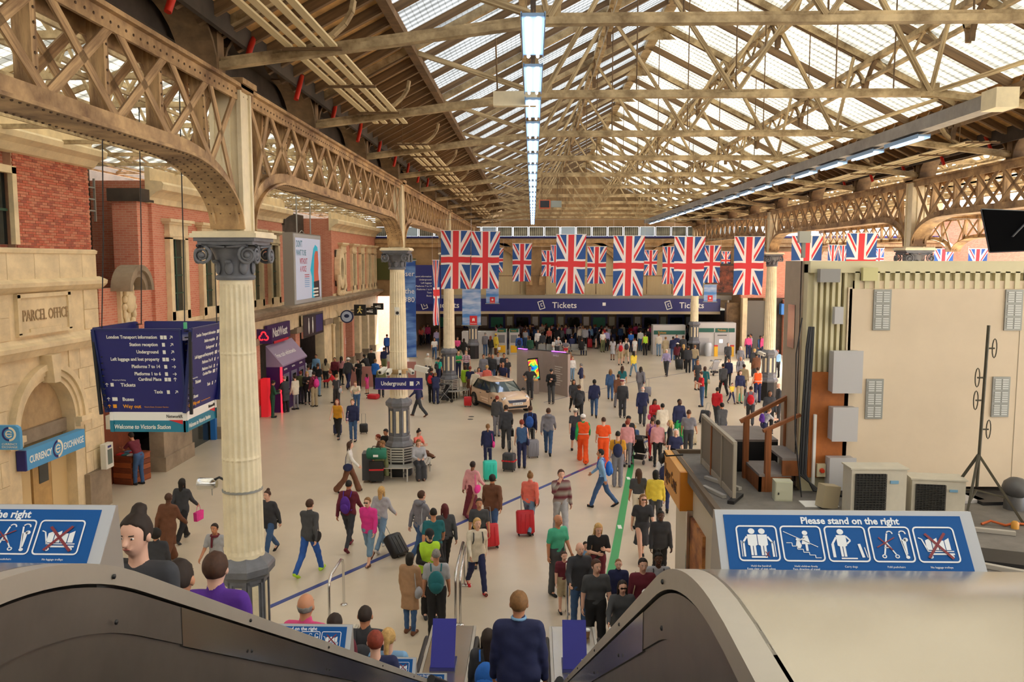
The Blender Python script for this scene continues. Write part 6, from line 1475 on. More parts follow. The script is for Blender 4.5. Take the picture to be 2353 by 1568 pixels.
    text('lettering', 'HK12 EHP', .105, mat('dark_print', 0x2a2a30), pl, face_frame((0, 1.887, .46), (-1, 0, 0), (0, 0, 1)), align='CENTER', depth=.001)
    MB().box((0, .72, 1.13), (.02, .02, .02)).build('wiper_hub', blackm, c); pbeam('wiper', blackm, c, (-.3, 1.03, .96), (.1, .95, 1.0), .02, .02)
    MB().prism([(-.28, -.9, 1.413), (-.05, -.9, 1.413), (-.05, .1, 1.405), (-.28, .1, 1.405)], (0, 0, .006)).build('roof_stripe', mat('door_print', 0xe6d2b8), c)
car()
# ------------------------------------------------------------------ luggage and pushchairs
def suitcase(loc, rz, color, label, h=.62, w_=.42, d_=.26, tilt=0, handle=True, who=None, band=None, lying=False):
    s = empty('suitcase', loc, label=label, cat='suitcase'); s.matrix_basis = Matrix.Translation(loc) @ Matrix.Rotation(rz, 4, 'Z') @ Matrix.Rotation(tilt, 4, 'X')
    if lying: s.matrix_basis = Matrix.Translation(loc) @ Matrix.Rotation(rz, 4, 'Z') @ Matrix.Translation((0, 0, d_ / 2)) @ Matrix.Rotation(math.pi / 2, 4, 'X')
    m = mat('case_%s' % color, PAL[color], .45); x, y, z0, z1, r = w_ / 2, d_ / 2, .06, h, .05
    mb = MB(); prof = []
    def ring(xx, yy, z):
        P = []
        for (sx, sy, a0) in ((1, 1, 0), (-1, 1, 90), (-1, -1, 180), (1, -1, 270)):
            for k in range(3): a = math.radians(a0 + k * 45); P.append((sx * (xx - r) + r * math.cos(a), sy * (yy - r) + r * math.sin(a), z))
        return P
    rs_ = [ring(x - .03, y - .03, z0), ring(x, y, z0 + .04), ring(x, y, z1 - .04), ring(x - .03, y - .03, z1)]; n = 12
    mb.add([v for q in rs_ for v in q], [(i * n + k, i * n + (k + 1) % n, (i + 1) * n + (k + 1) % n, (i + 1) * n + k) for i in range(3) for k in range(n)] + [tuple(range(n))[::-1], tuple(range(3 * n, 4 * n))], 0, True)
    mb.build('shell', m, s)
    for k in (-1, 0, 1): pbox('rib', m, s, (k * w_ * .25, -y - .004, h * .5), (.02, .012, h * .7))
    for (sx, sy) in ((-1, -1), (1, -1), (-1, 1), (1, 1)): MB().lathe([(.03, -.012), (.03, .012)], 10, (sx * (x - .05), sy * (y - .05), .03), M=Matrix.Rotation(math.pi / 2, 3, 'Y')).build('wheel', blackm, s)
    if handle: MB().tube([(-.08, y - .03, h), (-.08, y - .03, h + .4), (.08, y - .03, h + .4), (.08, y - .03, h)], .010, 6).build('handle', galv, s)
    if band: pbox('strap', mat('strap_' + band, PAL[band]), s, (0, 0, h * .6), (w_ + .02, d_ + .02, .05))
    return s
PAL = dict(red=0xc8202c, turquoise=0x2cc8b4, charcoal=0x3a3c42, black=0x1d1d20, grey=0x80808a, white=0xe6e4e0, beige=0xc8bca0, navy=0x232a52, green=0x2c7a58, pink=0xe0508a, orange=0xe8602a, purple=0x5a2c98, brown=0x6e4630, maroon=0x6c2232, cream=0xe2d8c4, blue=0x2c5cb0, teal=0x1f6c74, tan=0xb08a68, yellow=0xecd24a, mustard=0xd89a28, khaki=0xb8a888, olive=0x6a6e48, lightblue=0x86b4e0, denim=0x3c5c88, lightdenim=0x7898b4, coral=0xf07868, mint=0x4cb894, lilac=0xa49cc8, rose=0xe0a0a4, lime=0xb8e83a, brightgreen=0x28a85a, brightblue=0x2a70d0, darkgrey=0x4a4c50, lightgrey=0xb0b2b8, hotpink=0xe83c98, hivis=0xff5a1e, darkgreen=0x22503c, stripe=0xa07888)
def pushchair(loc, rz, color, label):
    p = empty('pushchair', loc, rz, label=label, cat='pushchair'); fm = mat('pushchair_frame', 0xa8a8a8, .35, metal=.5); fb_ = mat('pushchair_%s' % color, PAL[color], .8)
    for s in (-1, 1):
        MB().tube([(s * .24, -.35, .1), (s * .24, .0, .5), (s * .24, .45, 1.02)], .014, 6).build('side_frame', fm, p); MB().tube([(s * .24, .35, .1), (s * .24, -.1, .55)], .014, 6).build('leg', fm, p)
        for y in (-.38, .36): MB().lathe([(.08, -.02), (.085, 0), (.08, .02)], 14, (s * .26, y, .085), M=Matrix.Rotation(math.pi / 2, 3, 'Y')).build('wheel', blackm, p)
    MB().tube([(-.24, .45, 1.02), (.24, .45, 1.02)], .018, 6).build('handlebar', blackm, p)
    MB().prism([(-.2, -.25, .38), (-.2, .1, .34), (-.2, .32, .85), (-.2, .27, .88), (-.2, .05, .42), (-.2, -.25, .45)], (.4, 0, 0)).build('seat', fb_, p)
    mb = MB(); n = 8
    pts = [(.30 - .42 * math.sin(math.pi * .5 * k / n) , .62 + .32 * math.sin(math.pi * (.25 + .5 * k / n))) for k in range(n + 1)]
    for a, b in zip(pts[:-1], pts[1:]): mb.prism([(-.21, a[0], a[1]), (-.21, b[0], b[1]), (-.21, b[0], b[1] + .02), (-.21, a[0], a[1] + .02)], (.42, 0, 0), smooth=True)
    mb.build('canopy', fb_, p); MB().bx(-.18, .18, -.1, .25, .14, .26).build('basket', blackm, p)
def G0(px, py): v = at_z(px, py); return (v.x, v.y, 0)
suitcase(G0(1126, 1105), .2, 'turquoise', 'bright turquoise hard suitcase behind the ponytailed person', .66, .44, .28)
suitcase(G0(1170, 1083), -.3, 'charcoal', 'charcoal suitcase with red strap standing near the denim-vest person', .62, .42, .3, band='red')
suitcase(G0(1224, 1052), .3, 'grey', 'tall grey hard suitcase right of the charcoal one', .66, .42, .28)
suitcase(G0(1208, 1232), .15, 'red', 'large bright red suitcase pulled by the person in coral top', .66, .46, .28, tilt=-.25)
v = G0(1128, 1262); suitcase(v, .3, 'red', 'red suitcase pulled by the person in brown leather jacket', .62, .42, .26, tilt=-.3)
suitcase(G0(925, 1282), math.radians(50), 'black', 'black tilted suitcase pulled by the person in pink coat', .62, .42, .26, tilt=-.75)
suitcase(G0(836, 997), .2, 'black', 'small black cabin case behind the stripe-topped person', .42, .34, .2)
suitcase(G0(776, 1000), .1, 'navy', 'dark blue case behind the person in mustard top', .45, .34, .2)
suitcase(G0(1075, 935), .1, 'red', 'small bright red suitcase with white handle behind the long dark dress', .5, .38, .24)
suitcase(G0(1616, 975), -.6, 'black', 'black suitcase pulled by the person in red jumper', .62, .42, .26, tilt=-.5)
suitcase(G0(1561, 850), 0, 'black', 'large black suitcase beside the dark-capped queue person', .7, .46, .28)
suitcase(G0(1488, 911), .1, 'grey', 'grey cabin case beside the person with navy bag', .5, .36, .22)
suitcase(G0(1590, 1022), .1, 'beige', 'pale beige case beside the person in grey tee', .5, .36, .22)
suitcase(G0(707, 925), .1, 'white', 'white square case in the cash machine queue', .5, .36, .22, handle=False)
suitcase(G0(845, 916), 1.3, 'red', 'red suitcase lying flat on the floor near the small pink child', .6, .42, .24, lying=True, handle=False)
suitcase(G0(1199, 822), 0, 'red', 'small red case by the blue backpack person in far queue', .5, .36, .22)
suitcase(G0(1355, 800), 0, 'red', 'upright red case in the far ticket queue', .75, .4, .25)
suitcase(G0(1700, 925), 0, 'mint', 'pale green case at the feet of the khaki trousers', .45, .3, .2)
suitcase(G0(962, 790), 0, 'black', 'small black case far left beside the blue banner', .5, .36, .22)
# luggage pile by the bench
LP = empty('luggage_trolley', G0(857, 1110), math.radians(5), label='stack of black cases with a red strap beside the ring bench', cat='luggage')
for (x0, x1, y0, y1, z0, z1, m_) in ((-.34, .06, .0, .5, .08, .95, 'charcoal'), (-.1, .34, -.1, .3, .08, .72, 'black')): MB().bx(x0, x1, y0, y1, z0, z1).build('case', mat('case_' + m_, PAL[m_]), LP)
MB().bx(-.11, .35, -.11, .31, .42, .47).build('red_strap', redb, LP)
GB = empty('holdall', (LP.location.x + .12, LP.location.y + .1, .74), label='green holdall lying on top of the black cases', cat='bag')
mb = MB(); mb.lathe([(.14, -.32), (.19, -.28), (.2, 0), (.19, .28), (.14, .32)], 12, (0, 0, .19), M=Matrix.Rotation(math.pi / 2, 3, 'Y')); mb.build('bag_body', mat('holdall_green', 0x1f7058, .7), GB)
MB().tube([(-.15, -.1, .36), (-.1, -.12, .46), (.1, -.12, .46), (.15, -.1, .36)], .014, 5).build('handle', blackm, GB); MB().bx(-.08, .08, -.215, -.2, .13, .2).build('white_patch', white, GB)
pushchair(G0(1018, 925), math.radians(-60), 'charcoal', 'grey framed pushchair beside the seated person at third column')
pushchair(G0(1472, 1062), math.radians(150), 'black', 'black pushchair near the green floor line')
pushchair(G0(1640, 862), math.radians(200), 'lightgrey', 'pushchair with pale hood near the right queue')

FBn = empty('waiting_bench', tuple(at_z(1307, 778, 1.28)), label='row of metal seats facing the ticket queue in the far concourse', cat='bench'); FBn.location.z = 0
for k in range(6):
    MB().bx(-2.3 + k * .62, -1.75 + k * .62, -.25, .25, .40, .45).build('seat', galv, FBn)
    MB().bx(-2.3 + k * .62, -1.75 + k * .62, .0, .03, .45, .85).build('backrest', galv, FBn)
for x in (-2.2, 0, 1.3): MB().bx(x, x + .05, -.2, .2, 0, .4).build('leg', blackm, FBn)
# ------------------------------------------------------------------ figures: smooth bodies grown from distance fields
def rc(p, a, b, ra, rb, sc=None):
    a = np.array(a, float); b = np.array(b, float)
    if sc is not None: s = np.array(sc); p = p / s; a = a / s; b = b / s
    ab = b - a; t = np.clip(((p - a) @ ab) / max(ab @ ab, 1e-9), 0, 1)
    d = np.linalg.norm(p - a - t[:, None] * ab, axis=1) - (ra + (rb - ra) * t)
    return d * (min(sc) if sc is not None else 1)
def el(p, c, r):
    q = (p - np.array(c)) / np.array(r); k = np.linalg.norm(q, axis=1)
    return (k - 1) * min(r)
def smin(a, b, k):
    h = np.clip(.5 + .5 * (b - a) / k, 0, 1); return b * (1 - h) + a * h - k * h * (1 - h)
def snet(f, lo, hi, h):
    lo = np.array(lo, float); n = np.ceil((np.array(hi) - lo) / h).astype(int) + 1
    gx, gy, gz = np.meshgrid(*[np.arange(k) for k in n], indexing='ij')
    P = np.stack([gx, gy, gz], -1).reshape(-1, 3) * h + lo
    V = f(P).reshape(n); S = V < 0
    cs = np.zeros(n - 1, int)
    for i in (0, 1):
        for j in (0, 1):
            for k in (0, 1): cs += S[i:n[0] - 1 + i, j:n[1] - 1 + j, k:n[2] - 1 + k]
    act = (cs > 0) & (cs < 8); idx = -np.ones(n - 1, int); ids = np.argwhere(act); idx[act] = np.arange(len(ids))
    acc = np.zeros((len(ids), 3)); cnt = np.zeros(len(ids))
    for ax in range(3):
        e = np.zeros(3, int); e[ax] = 1; o1, o2 = [k for k in range(3) if k != ax]
        for u in (0, 1):
            for v in (0, 1):
                b = np.zeros(3, int); b[o1] = u; b[o2] = v; A = ids + b; B = A + e
                va = V[A[:, 0], A[:, 1], A[:, 2]]; vb = V[B[:, 0], B[:, 1], B[:, 2]]; m = (va < 0) != (vb < 0)
                t = np.where(m, va / np.where(m, va - vb, 1), 0)
                q = (b + t[:, None] * e) * m[:, None]; acc += q; cnt += m
    verts = (ids + acc / cnt[:, None]) * h + lo
    faces = []
    for ax in range(3):
        o1, o2 = (ax + 1) % 3, (ax + 2) % 3; sl_ = [slice(None)] * 3; s2 = [slice(None)] * 3
        sl_[ax] = slice(0, n[ax] - 1); s2[ax] = slice(1, n[ax]); C = S[tuple(sl_)] != S[tuple(s2)]
        E_ = np.argwhere(C); E_ = E_[(E_[:, o1] > 0) & (E_[:, o2] > 0) & (E_[:, o1] < n[o1] - 1) & (E_[:, o2] < n[o2] - 1)]
        if not len(E_): continue
        inside = S[E_[:, 0], E_[:, 1], E_[:, 2]]
        def I(a, b): q = E_.copy(); q[:, o1] -= a; q[:, o2] -= b; return idx[q[:, 0], q[:, 1], q[:, 2]]
        Q = np.stack([I(0, 0), I(1, 0), I(1, 1), I(0, 1)], 1); Q[~inside] = Q[~inside][:, ::-1]; faces.append(Q)
    F_ = np.concatenate(faces) if faces else np.zeros((0, 4), int)
    return verts, F_
R_ = math.radians
def rx(v, a): c, s = math.cos(a), math.sin(a); return np.array([v[0], v[1] * c - v[2] * s, v[1] * s + v[2] * c])
BASE = dict(l=(2, -2), k=(2, 2), s=(4, 4), o=(9, 9), e=(12, 12), i=(0, 0), lean=1, hy=0, hp=0, z0=0)
POSES = dict(
    stand={}, stand2=dict(l=(6, -4), k=(3, 3), s=(8, -4), e=(22, 10), hy=15),
    walk=dict(l=(24, -18), k=(6, 22), s=(-20, 22), e=(10, 26), lean=4), walk2=dict(l=(-18, 24), k=(22, 6), s=(22, -20), e=(26, 10), lean=4),
    phone=dict(s=(22, 14), e=(95, 80), i=(35, 35), hp=22, lean=3), phone1=dict(s=(4, 25), e=(12, 105), i=(0, 30), hp=15),
    hips=dict(o=(38, 38), s=(-12, -12), e=(80, 80), i=(75, 75)), cross=dict(s=(20, 20), e=(88, 88), i=(70, 70)),
    pull=dict(l=(20, -16), k=(5, 20), s=(10, -34), e=(20, 4), o=(9, 14), lean=5), hold=dict(s=(10, 30), e=(20, 40), o=(9, 20)),
    mouth=dict(l=(14, -10), k=(4, 10), s=(0, 55), e=(12, 115), i=(0, 25)),
    sit=dict(l=(84, 84), k=(86, 86), s=(22, 22), e=(62, 62), i=(25, 25), lean=4, hp=18), sitx=dict(l=(84, 92), k=(86, 20), s=(26, 26), e=(70, 70), i=(30, 30), lean=8, hp=24),
    bend=dict(l=(10, 2), k=(8, 8), s=(45, 45), e=(40, 40), i=(20, 20), lean=24, hp=10), carry=dict(s=(5, 8), e=(14, 30), o=(10, 14)))
def rig(pose):
    q = dict(BASE); q.update(POSES[pose]); J = {}
    legs = []
    for s, a, k in ((-1, q['l'][0], q['k'][0]), (1, q['l'][1], q['k'][1])):
        a_, b_ = R_(a), R_(a - k); hip = np.array([s * .085, 0, 0]); kn = hip + .43 * np.array([s * .02, math.sin(a_), -math.cos(a_)]); an = kn + .41 * np.array([0, math.sin(b_), -math.cos(b_)])
        fp = R_(min(0, (a - k) * .9)) if a - k < 0 else R_(min(20, (a - k) * .5)) * 1
        legs.append((hip, kn, an, fp))
    mz = min(an[2] + (min(0, -.10 * math.sin(-min(fp, 0))) if fp < 0 else 0) for (_, _, an, fp) in legs)
    hz = .085 - min(l[2][2] for l in legs)
    if pose.startswith('sit'): hz = .56
    off = np.array([0, 0, hz]); J['legs'] = [(a + off, b + off, c + off, d) for a, b, c, d in legs]
    J['pel'] = off + np.array([0, 0, .03]); ln = -R_(q['lean'])
    def T(v): return rx(np.array(v, float), ln) + J['pel']
    J['T'] = T; J['lean'] = ln; arms = []
    for s, n in ((-1, 0), (1, 1)):
        sh = T((s * .175, 0, .455)); a = R_(q['s'][n]); o_ = R_(q['o'][n]); d = np.array([s * math.sin(o_), math.sin(a) * math.cos(o_), -math.cos(a) * math.cos(o_)])
        el_ = sh + .285 * d; e = R_(q['s'][n] + q['e'][n]); i_ = R_(q['i'][n]); d2 = np.array([-s * math.sin(i_) + s * math.sin(o_) * .5 * (q['i'][n] == 0), math.sin(e) * math.cos(i_), -math.cos(e) * math.cos(i_)])
        if pose == 'hips': d2 = np.array([-s * .80, .25, -.55])
        d2 /= np.linalg.norm(d2); wr = el_ + .25 * d2; arms.append((sh, el_, wr, d2))
    J['arms'] = arms; J['neck'] = T((0, -.005, .50)); J['head'] = T((0, .02, .665)); J['hy'] = R_(q['hy']); J['hp'] = R_(q['hp'])
    return J
def headxf(J, p):
    """points into the head's own frame"""
    c, s = math.cos(-J['hy']), math.sin(-J['hy']); q = p - J['head']; q = np.stack([q[:, 0] * c - q[:, 1] * s, q[:, 0] * s + q[:, 1] * c, q[:, 2]], 1)
    c, s = math.cos(J['hp']), math.sin(J['hp']); return np.stack([q[:, 0], q[:, 1] * c - q[:, 2] * s, q[:, 1] * s + q[:, 2] * c], 1)
def head_out(J, v):
    v = rx(np.array(v, float), -J['hp']); c, s = math.cos(J['hy']), math.sin(J['hy']); return np.array([v[0] * c - v[1] * s, v[0] * s + v[1] * c, v[2]]) + J['head']
def torso(J, p, g=0.0, hip=0.0):
    q = p - J['pel']; c, s = math.cos(-J['lean']), math.sin(-J['lean']); q = np.stack([q[:, 0], q[:, 1] * c - q[:, 2] * s, q[:, 1] * s + q[:, 2] * c], 1)
    sc = (1, .70, 1)
    d = rc(q, (-.06, 0, .0), (.06, 0, .0), .115 + hip, .115 + hip, sc); d = smin(d, rc(q, (-.04, 0, .17), (.04, 0, .17), .105, .105, sc), .06)
    d = smin(d, rc(q, (-.075, .01, .33), (.075, .01, .33), .118, .118, sc), .05); d = smin(d, rc(q, (-.13, 0, .445), (.13, 0, .445), .055, .055, (1, .9, 1)), .05)
    return d - g, q
def arms_d(J, p, g, upto=2):
    d = np.full(len(p), 9.)
    for sh, e, w_, dd in J['arms']:
        a = rc(p, sh, e, .050, .040) - g
        if upto > 1: a = smin(a, rc(p, e, w_, .040, .028) - g * (1 if upto < 3 else 1), .02)
        if upto == 1:
            m = sh + (e - sh) * .75; a = rc(p, sh, m, .053, .048) - g
        d = np.minimum(d, a)
    return d
def legs_d(J, p, g, upto=2, wide=0.0):
    d = np.full(len(p), 9.)
    for h, k, a, f in J['legs']:
        if upto == 1: x = rc(p, h, k + (h - k) * .12, .085, .07) - g
        elif upto == 1.5: x = smin(rc(p, h, k, .085, .058) - g, rc(p, k, k + (a - k) * .45, .055, .052) - g, .03)
        else: x = smin(rc(p, h, k, .085, .056) - g, rc(p, k, a, .054, .038 + wide) - g, .03)
        d = np.minimum(d, x)
    return d
def f_body(J):
    def f(p):
        d, _ = torso(J, p); d = smin(d, legs_d(J, p, 0), .03); d = smin(d, arms_d(J, p, 0, 3), .03)
        d = smin(d, rc(p, J['neck'] - np.array([0, 0, .03]), J['head'] - np.array([0, .02, .05]), .055, .05), .025)
        q = headxf(J, p)
        hd = el(q, (0, -.008, .022), (.075, .094, .098)); hd = smin(hd, el(q, (0, .018, -.043), (.050, .062, .066)), .03)
        hd = smin(hd, rc(q, (0, .083, .008), (0, .105, -.022), .009, .014), .012); hd = smin(hd, rc(q, (-.022, .082, -.052), (.022, .082, -.052), .008, .008), .01)
        for s in (-1, 1): hd = smin(hd, el(q, (s * .078, -.008, -.006), (.012, .02, .03)), .008); hd = np.maximum(hd, -el(q, (s * .03, .098, .010), (.019, .018, .012)))
        d = smin(d, hd, .02)
        for h, k, a, fp in J['legs']:
            t = np.array([0, .12 * math.cos(fp), .12 * math.sin(fp) - .045]); d = smin(d, rc(p, a, a + t, .036, .03), .02)
        return d
    return f
def tcut(q, lo, hi): return np.maximum(lo - q[:, 2], q[:, 2] - hi)
def f_top(J, style):
    def f(p):
        g = dict(tee=.012, shirt=.013, jumper=.018, jacket=.020, coat=.024, dress=.012, vest=.018, cardigan=.019, over=.030)[style]
        d, q = torso(J, p, g, .006 if style in ('jacket', 'coat', 'cardigan') else 0)
        lo = dict(tee=-.07, shirt=-.08, jumper=-.07, jacket=-.13, coat=-.40, dress=-.05, vest=-.06, cardigan=-.20, over=-.08)[style]
        if style in ('coat', 'cardigan', 'jacket'):
            w2 = .115 if style == 'jacket' else .13; sk = rc(q, (-.06, 0, .02), (-.06, .0, lo), .108, w2, (1, .72, 1)); sk = smin(sk, rc(q, (.06, 0, .02), (.06, 0, lo), .108, w2, (1, .72, 1)), .03); d = smin(d, sk - .012, .03)
        d = np.maximum(d, lo - q[:, 2])
        a = arms_d(J, p, g * .75, 1 if style in ('tee', 'dress') else 2)
        if style in ('vest', 'over'): a = np.full(len(p), 9.)
        d = smin(d, a, .012)
        if style in ('jacket', 'coat', 'shirt', 'jumper'): d = np.minimum(d, rc(p, J['T']((0, -.01, .49)), J['T']((0, .0, .545)), .066, .062, (1, .9, 1)))
        # folds
        d = d + .004 * np.sin(q[:, 2] * 38 + 9 * q[:, 0]) * np.sin(q[:, 0] * 17 + 3 + q[:, 1] * 11)
        return d
    return f
def f_bottom(J, style):
    def f(p):
        d, q = torso(J, p, .013)
        if style in ('trousers', 'jeans', 'wide', 'slim'):
            l = legs_d(J, p, dict(trousers=.019, jeans=.013, wide=.026, slim=.009)[style], 2, dict(trousers=.014, jeans=.008, wide=.04, slim=0)[style]); d = np.maximum(d, q[:, 2] - .10)
            d = smin(d, l, .025)
            for h, k, a, fp in J['legs']: pass
        elif style in ('shorts', 'crop'):
            d = smin(np.maximum(d, q[:, 2] - .10), legs_d(J, p, .022, 1 if style == 'shorts' else 1.5), .025)
        else:
            L = dict(skirt=-.50, longskirt=-.86, dress=-.48)[style]; w_ = dict(skirt=.19, longskirt=.27, dress=.20)[style]
            s = rc(q, (0, 0, .0), (0, 0, L), .135, w_, (1, .85, 1)); s = np.maximum(s, L - q[:, 2]) ; s = s + .006 * np.sin(np.arctan2(q[:, 1], q[:, 0]) * 11) * np.clip(-q[:, 2] * 2, 0, 1)
            if J['legs'][0][0][2] < .7: s = legs_d(J, p, .03, 1.5)
            d = smin(np.maximum(d, q[:, 2] - .10), s, .04)
        return d + .003 * np.sin(p[:, 2] * 45 + p[:, 0] * 20)
    return f
def f_shoes(J):
    def f(p):
        d = np.full(len(p), 9.)
        for h, k, a, fp in J['legs']:
            c, s = math.cos(fp), math.sin(fp); heel = a + np.array([0, -.035 * c, -.035 * s - .043]); toe = a + np.array([0, .165 * c, .165 * s - .052])
            d = np.minimum(d, smin(rc(p, heel, toe, .042, .036), rc(p, a, heel, .045, .045), .02))
        return d
    return f
def f_hair(J, style):
    def f(p):
        q = headxf(J, p)
        cap = el(q, (0, -.014, .030), (.087, .102, .104)); face = q[:, 1] - (.028 + np.clip(q[:, 2] - .05, 0, 1) * 1.2); low = -.045 - q[:, 2]
        if style == 'stubble': cap = el(q, (0, -.012, .024), (.080, .098, .101)); low = -.03 - q[:, 2]
        d = np.maximum(np.maximum(cap, face), low)
        if style == 'ring': d = np.maximum(np.maximum(el(q, (0, -.012, .018), (.0795, .0975, .10)), face), np.maximum(low, q[:, 2] - .02))
        if style in ('long', 'bob', 'pony', 'bun', 'curly'):
            if style == 'long': d = smin(d, rc(q, (0, -.075, .0), (0, -.085, -.26), .072, .05, (1, .62, 1)), .03); d = np.minimum(d, np.minimum(rc(q, (-.075, -.02, 0), (-.085, -.02, -.16), .028, .02), rc(q, (.075, -.02, 0), (.085, -.02, -.16), .028, .02)))
            if style == 'bob': d = smin(d, rc(q, (0, -.035, .01), (0, -.04, -.07), .088, .085, (1, .8, 1)), .02); d = np.maximum(d, -el(q, (0, .085, -.03), (.058, .08, .09)))
            if style == 'pony': d = smin(d, rc(q, (0, -.10, .04), (0, -.15, -.16), .03, .026), .02)
            if style == 'bun': d = smin(d, el(q, (0, -.055, .14), (.045, .045, .04)), .012)
            if style == 'curly': d = smin(d, el(q, (0, -.03, .03), (.115, .11, .125)), .02); d = np.maximum(d, -el(q, (0, .10, -.03), (.06, .09, .09)))
        return d + .0025 * np.sin(q[:, 0] * 130) * np.sin(q[:, 2] * 60)
    return f
def f_hat(J, style):
    def f(p):
        q = headxf(J, p)
        if style == 'helmet': d = np.maximum(el(q, (0, -.01, .055), (.098, .118, .095)), .035 - q[:, 2]); return np.minimum(d, rc(q, (0, .09, .045), (0, .13, .035), .03, .02, (1.4, 1, .35)))
        if style == 'hat': return np.minimum(np.maximum(el(q, (0, -.01, .06), (.088, .102, .09)), .05 - q[:, 2]), el(q, (0, -.01, .062), (.15, .16, .015)))
        if style == 'beret': return el(q, (.02, -.015, .095), (.105, .115, .045))
        d = np.maximum(el(q, (0, -.012, .045), (.091, .108, .088)), .045 - q[:, 2]); return np.minimum(d, rc(q, (0, .09, .055), (0, .15, .045), .05, .035, (1, 1, .22)))
    return f
# one hand: palm, four fingers of unequal length, thumb leaving the side near the wrist
def hand(mb, w_, d, side, s=1.0, curl=.5):
    d = Vector(d).normalized(); u = Vector((0, 0, 1)) - d * d.z
    if u.length < .2: u = Vector((0, 1, 0)) - d * d.y
    u.normalize(); r = d.cross(u)                              # u: thumb side, r: palm normal
    r = r if r.x * side < 0 else -r
    w_ = Vector(w_); c = w_ + d * .045
    M = Matrix((u, d, r)).transposed()
    mb.ell(w_ + d * .04, (.040 * s, .052 * s, .016 * s), 8, 6, 0, M=M)
    for k, L in enumerate((.066, .074, .070, .055)):
        b = w_ + d * .075 * s + u * ((.027 - .018 * k) * s); m = b + (d * math.cos(curl) + r * math.sin(curl)) * L * .5 * s; e = m + (d * math.cos(curl * 2.2) + r * math.sin(curl * 2.2)) * L * .5 * s
        mb.tube([b - d * .02, b, m, e], [.009 * s, .0092 * s, .0085 * s, .006 * s], 5)
    b = w_ + d * .02 * s + u * .032 * s; m = b + (d * .75 + u * .55 + r * .2).normalized() * .034 * s; mb.tube([b - u * .01, b, m, m + (d * .9 + r * .4).normalized() * .028 * s], [.011 * s, .0105 * s, .0095 * s, .007 * s], 5)
eyem = mat('eye_dark', 0x1c1614, .3); eyew = mat('eye_white', 0xe8e4de, .3); lipm = mat('lip', 0xa0504a, .5)
_pc = {}
def part_mesh(kind, pose, style, res):
    key = (kind, pose, style, res)
    if key in _pc: return _pc[key]
    jk = ('rig', pose)
    if jk not in _pc: _pc[jk] = rig(pose)
    J = _pc[jk]; H = J['head']; A = np.array([a[2] for a in J['arms']] + [a[1] for a in J['arms']]); Lg = np.array([x for l in J['legs'] for x in l[:3]])
    lo = np.minimum(np.minimum(A.min(0), Lg.min(0)), np.minimum(J['pel'], H) - np.array([.28, .2, .2])) - .1; hi = np.maximum(np.maximum(A.max(0), Lg.max(0)), np.maximum(H, J['pel']) + np.array([.28, .2, .14])) + .1
    lo[2] = max(lo[2], -.03); h = res
    if kind == 'body': f = f_body(J)
    elif kind == 'top': f = f_top(J, style); lo[2] = J['pel'][2] - .55; hi[2] = H[2]
    elif kind == 'bottom': f = f_bottom(J, style); hi[2] = J['pel'][2] + .2
    elif kind == 'shoes': f = f_shoes(J); hi[2] = max(a[2][2] for a in J['legs']) + .1; h = res * .85
    elif kind in ('hair', 'hat'): f = f_hair(J, style) if kind == 'hair' else f_hat(J, style); lo = H - np.array([.2, .25, .40 if style == 'long' else .3]); hi = H + np.array([.2, .22, .22]); h = min(res * .8, .02)
    v, F_ = snet(f, lo, hi, h)
    if kind == 'body':
        # a finer head so the face reads
        sel = v[F_].mean(1); keep = np.linalg.norm((sel - H) * np.array([1, 1, .9]), axis=1) > .0
        F_ = F_[keep]
    me = bpy.data.meshes.new(kind); mb = MB(); mb.add([tuple(x) for x in v], [tuple(int(i) for i in q) for q in F_], 0, True)
    if kind == 'body':
        for (sh, e, w_, dd), sd in zip(J['arms'], (-1, 1)): hand(mb, w_, dd, sd, 1.0, .45)
        rf = min(res * .55, .012)
        if res < .03:
            v2, F2 = snet(f, H - np.array([.11, .13, .15]), H + np.array([.11, .15, .14]), rf); mb.add([tuple(x + (x - H) * .012) for x in v2], [tuple(int(i) for i in q) for q in F2], 0, True)
        for s in (-1, 1):
            c = head_out(J, (s * .031, .078, .010)); mb.ell(c, (.0125, .008, .0065), 8, 5, 2); c = head_out(J, (s * .031, .0835, .010)); mb.ell(c, (.006, .005, .006), 6, 4, 1)
            a, b = head_out(J, (s * .018, .092, .028)), head_out(J, (s * .046, .082, .030)); mb.tube([a, b], .0032, 4, 1)
        a, b, c = head_out(J, (-.02, .088, -.052)), head_out(J, (0, .0935, -.051)), head_out(J, (.02, .088, -.052)); mb.tube([a, b, c], [.003, .0055, .003], 5, 3)
    me = mb.mesh('figure_' + kind, [None] * (4 if kind == 'body' else 1)); _pc[key] = me
    return me
SKIN = dict(l=0xdca488, m=0xc68a68, d=0x8a5a40, k=0x5a3a2c, p=0xe4b49c)
HAIRC = dict(black=0x17130f, brown=0x4a2e1e, light=0x8a6238, blond=0xd0a868, grey=0x8c8884, white=0xd8d6d0, red=0x8a3520, dark=0x2a1c14, burgundy=0x5c1a20)
def cloth(c):
    if 'cloth_' + c in MATS: return MATS['cloth_' + c]
    m = mat('cloth_' + c, PAL[c], .85, var=.18, scale=5, bump=.25, bscale=18)
    if c == 'fairisle':
        MATS.pop('cloth_fairisle'); m = wavemat('cloth_fairisle', 0x6c2a38, 0xa09890, 1.5, 'Z', .85); MATS['cloth_fairisle'] = m
    if c == 'stripe':
        MATS.pop('cloth_stripe'); m = wavemat('cloth_stripe', 0xe8e4e4, 0xa04878, 3.0, 'Z', .85); MATS['cloth_stripe'] = m
    return m
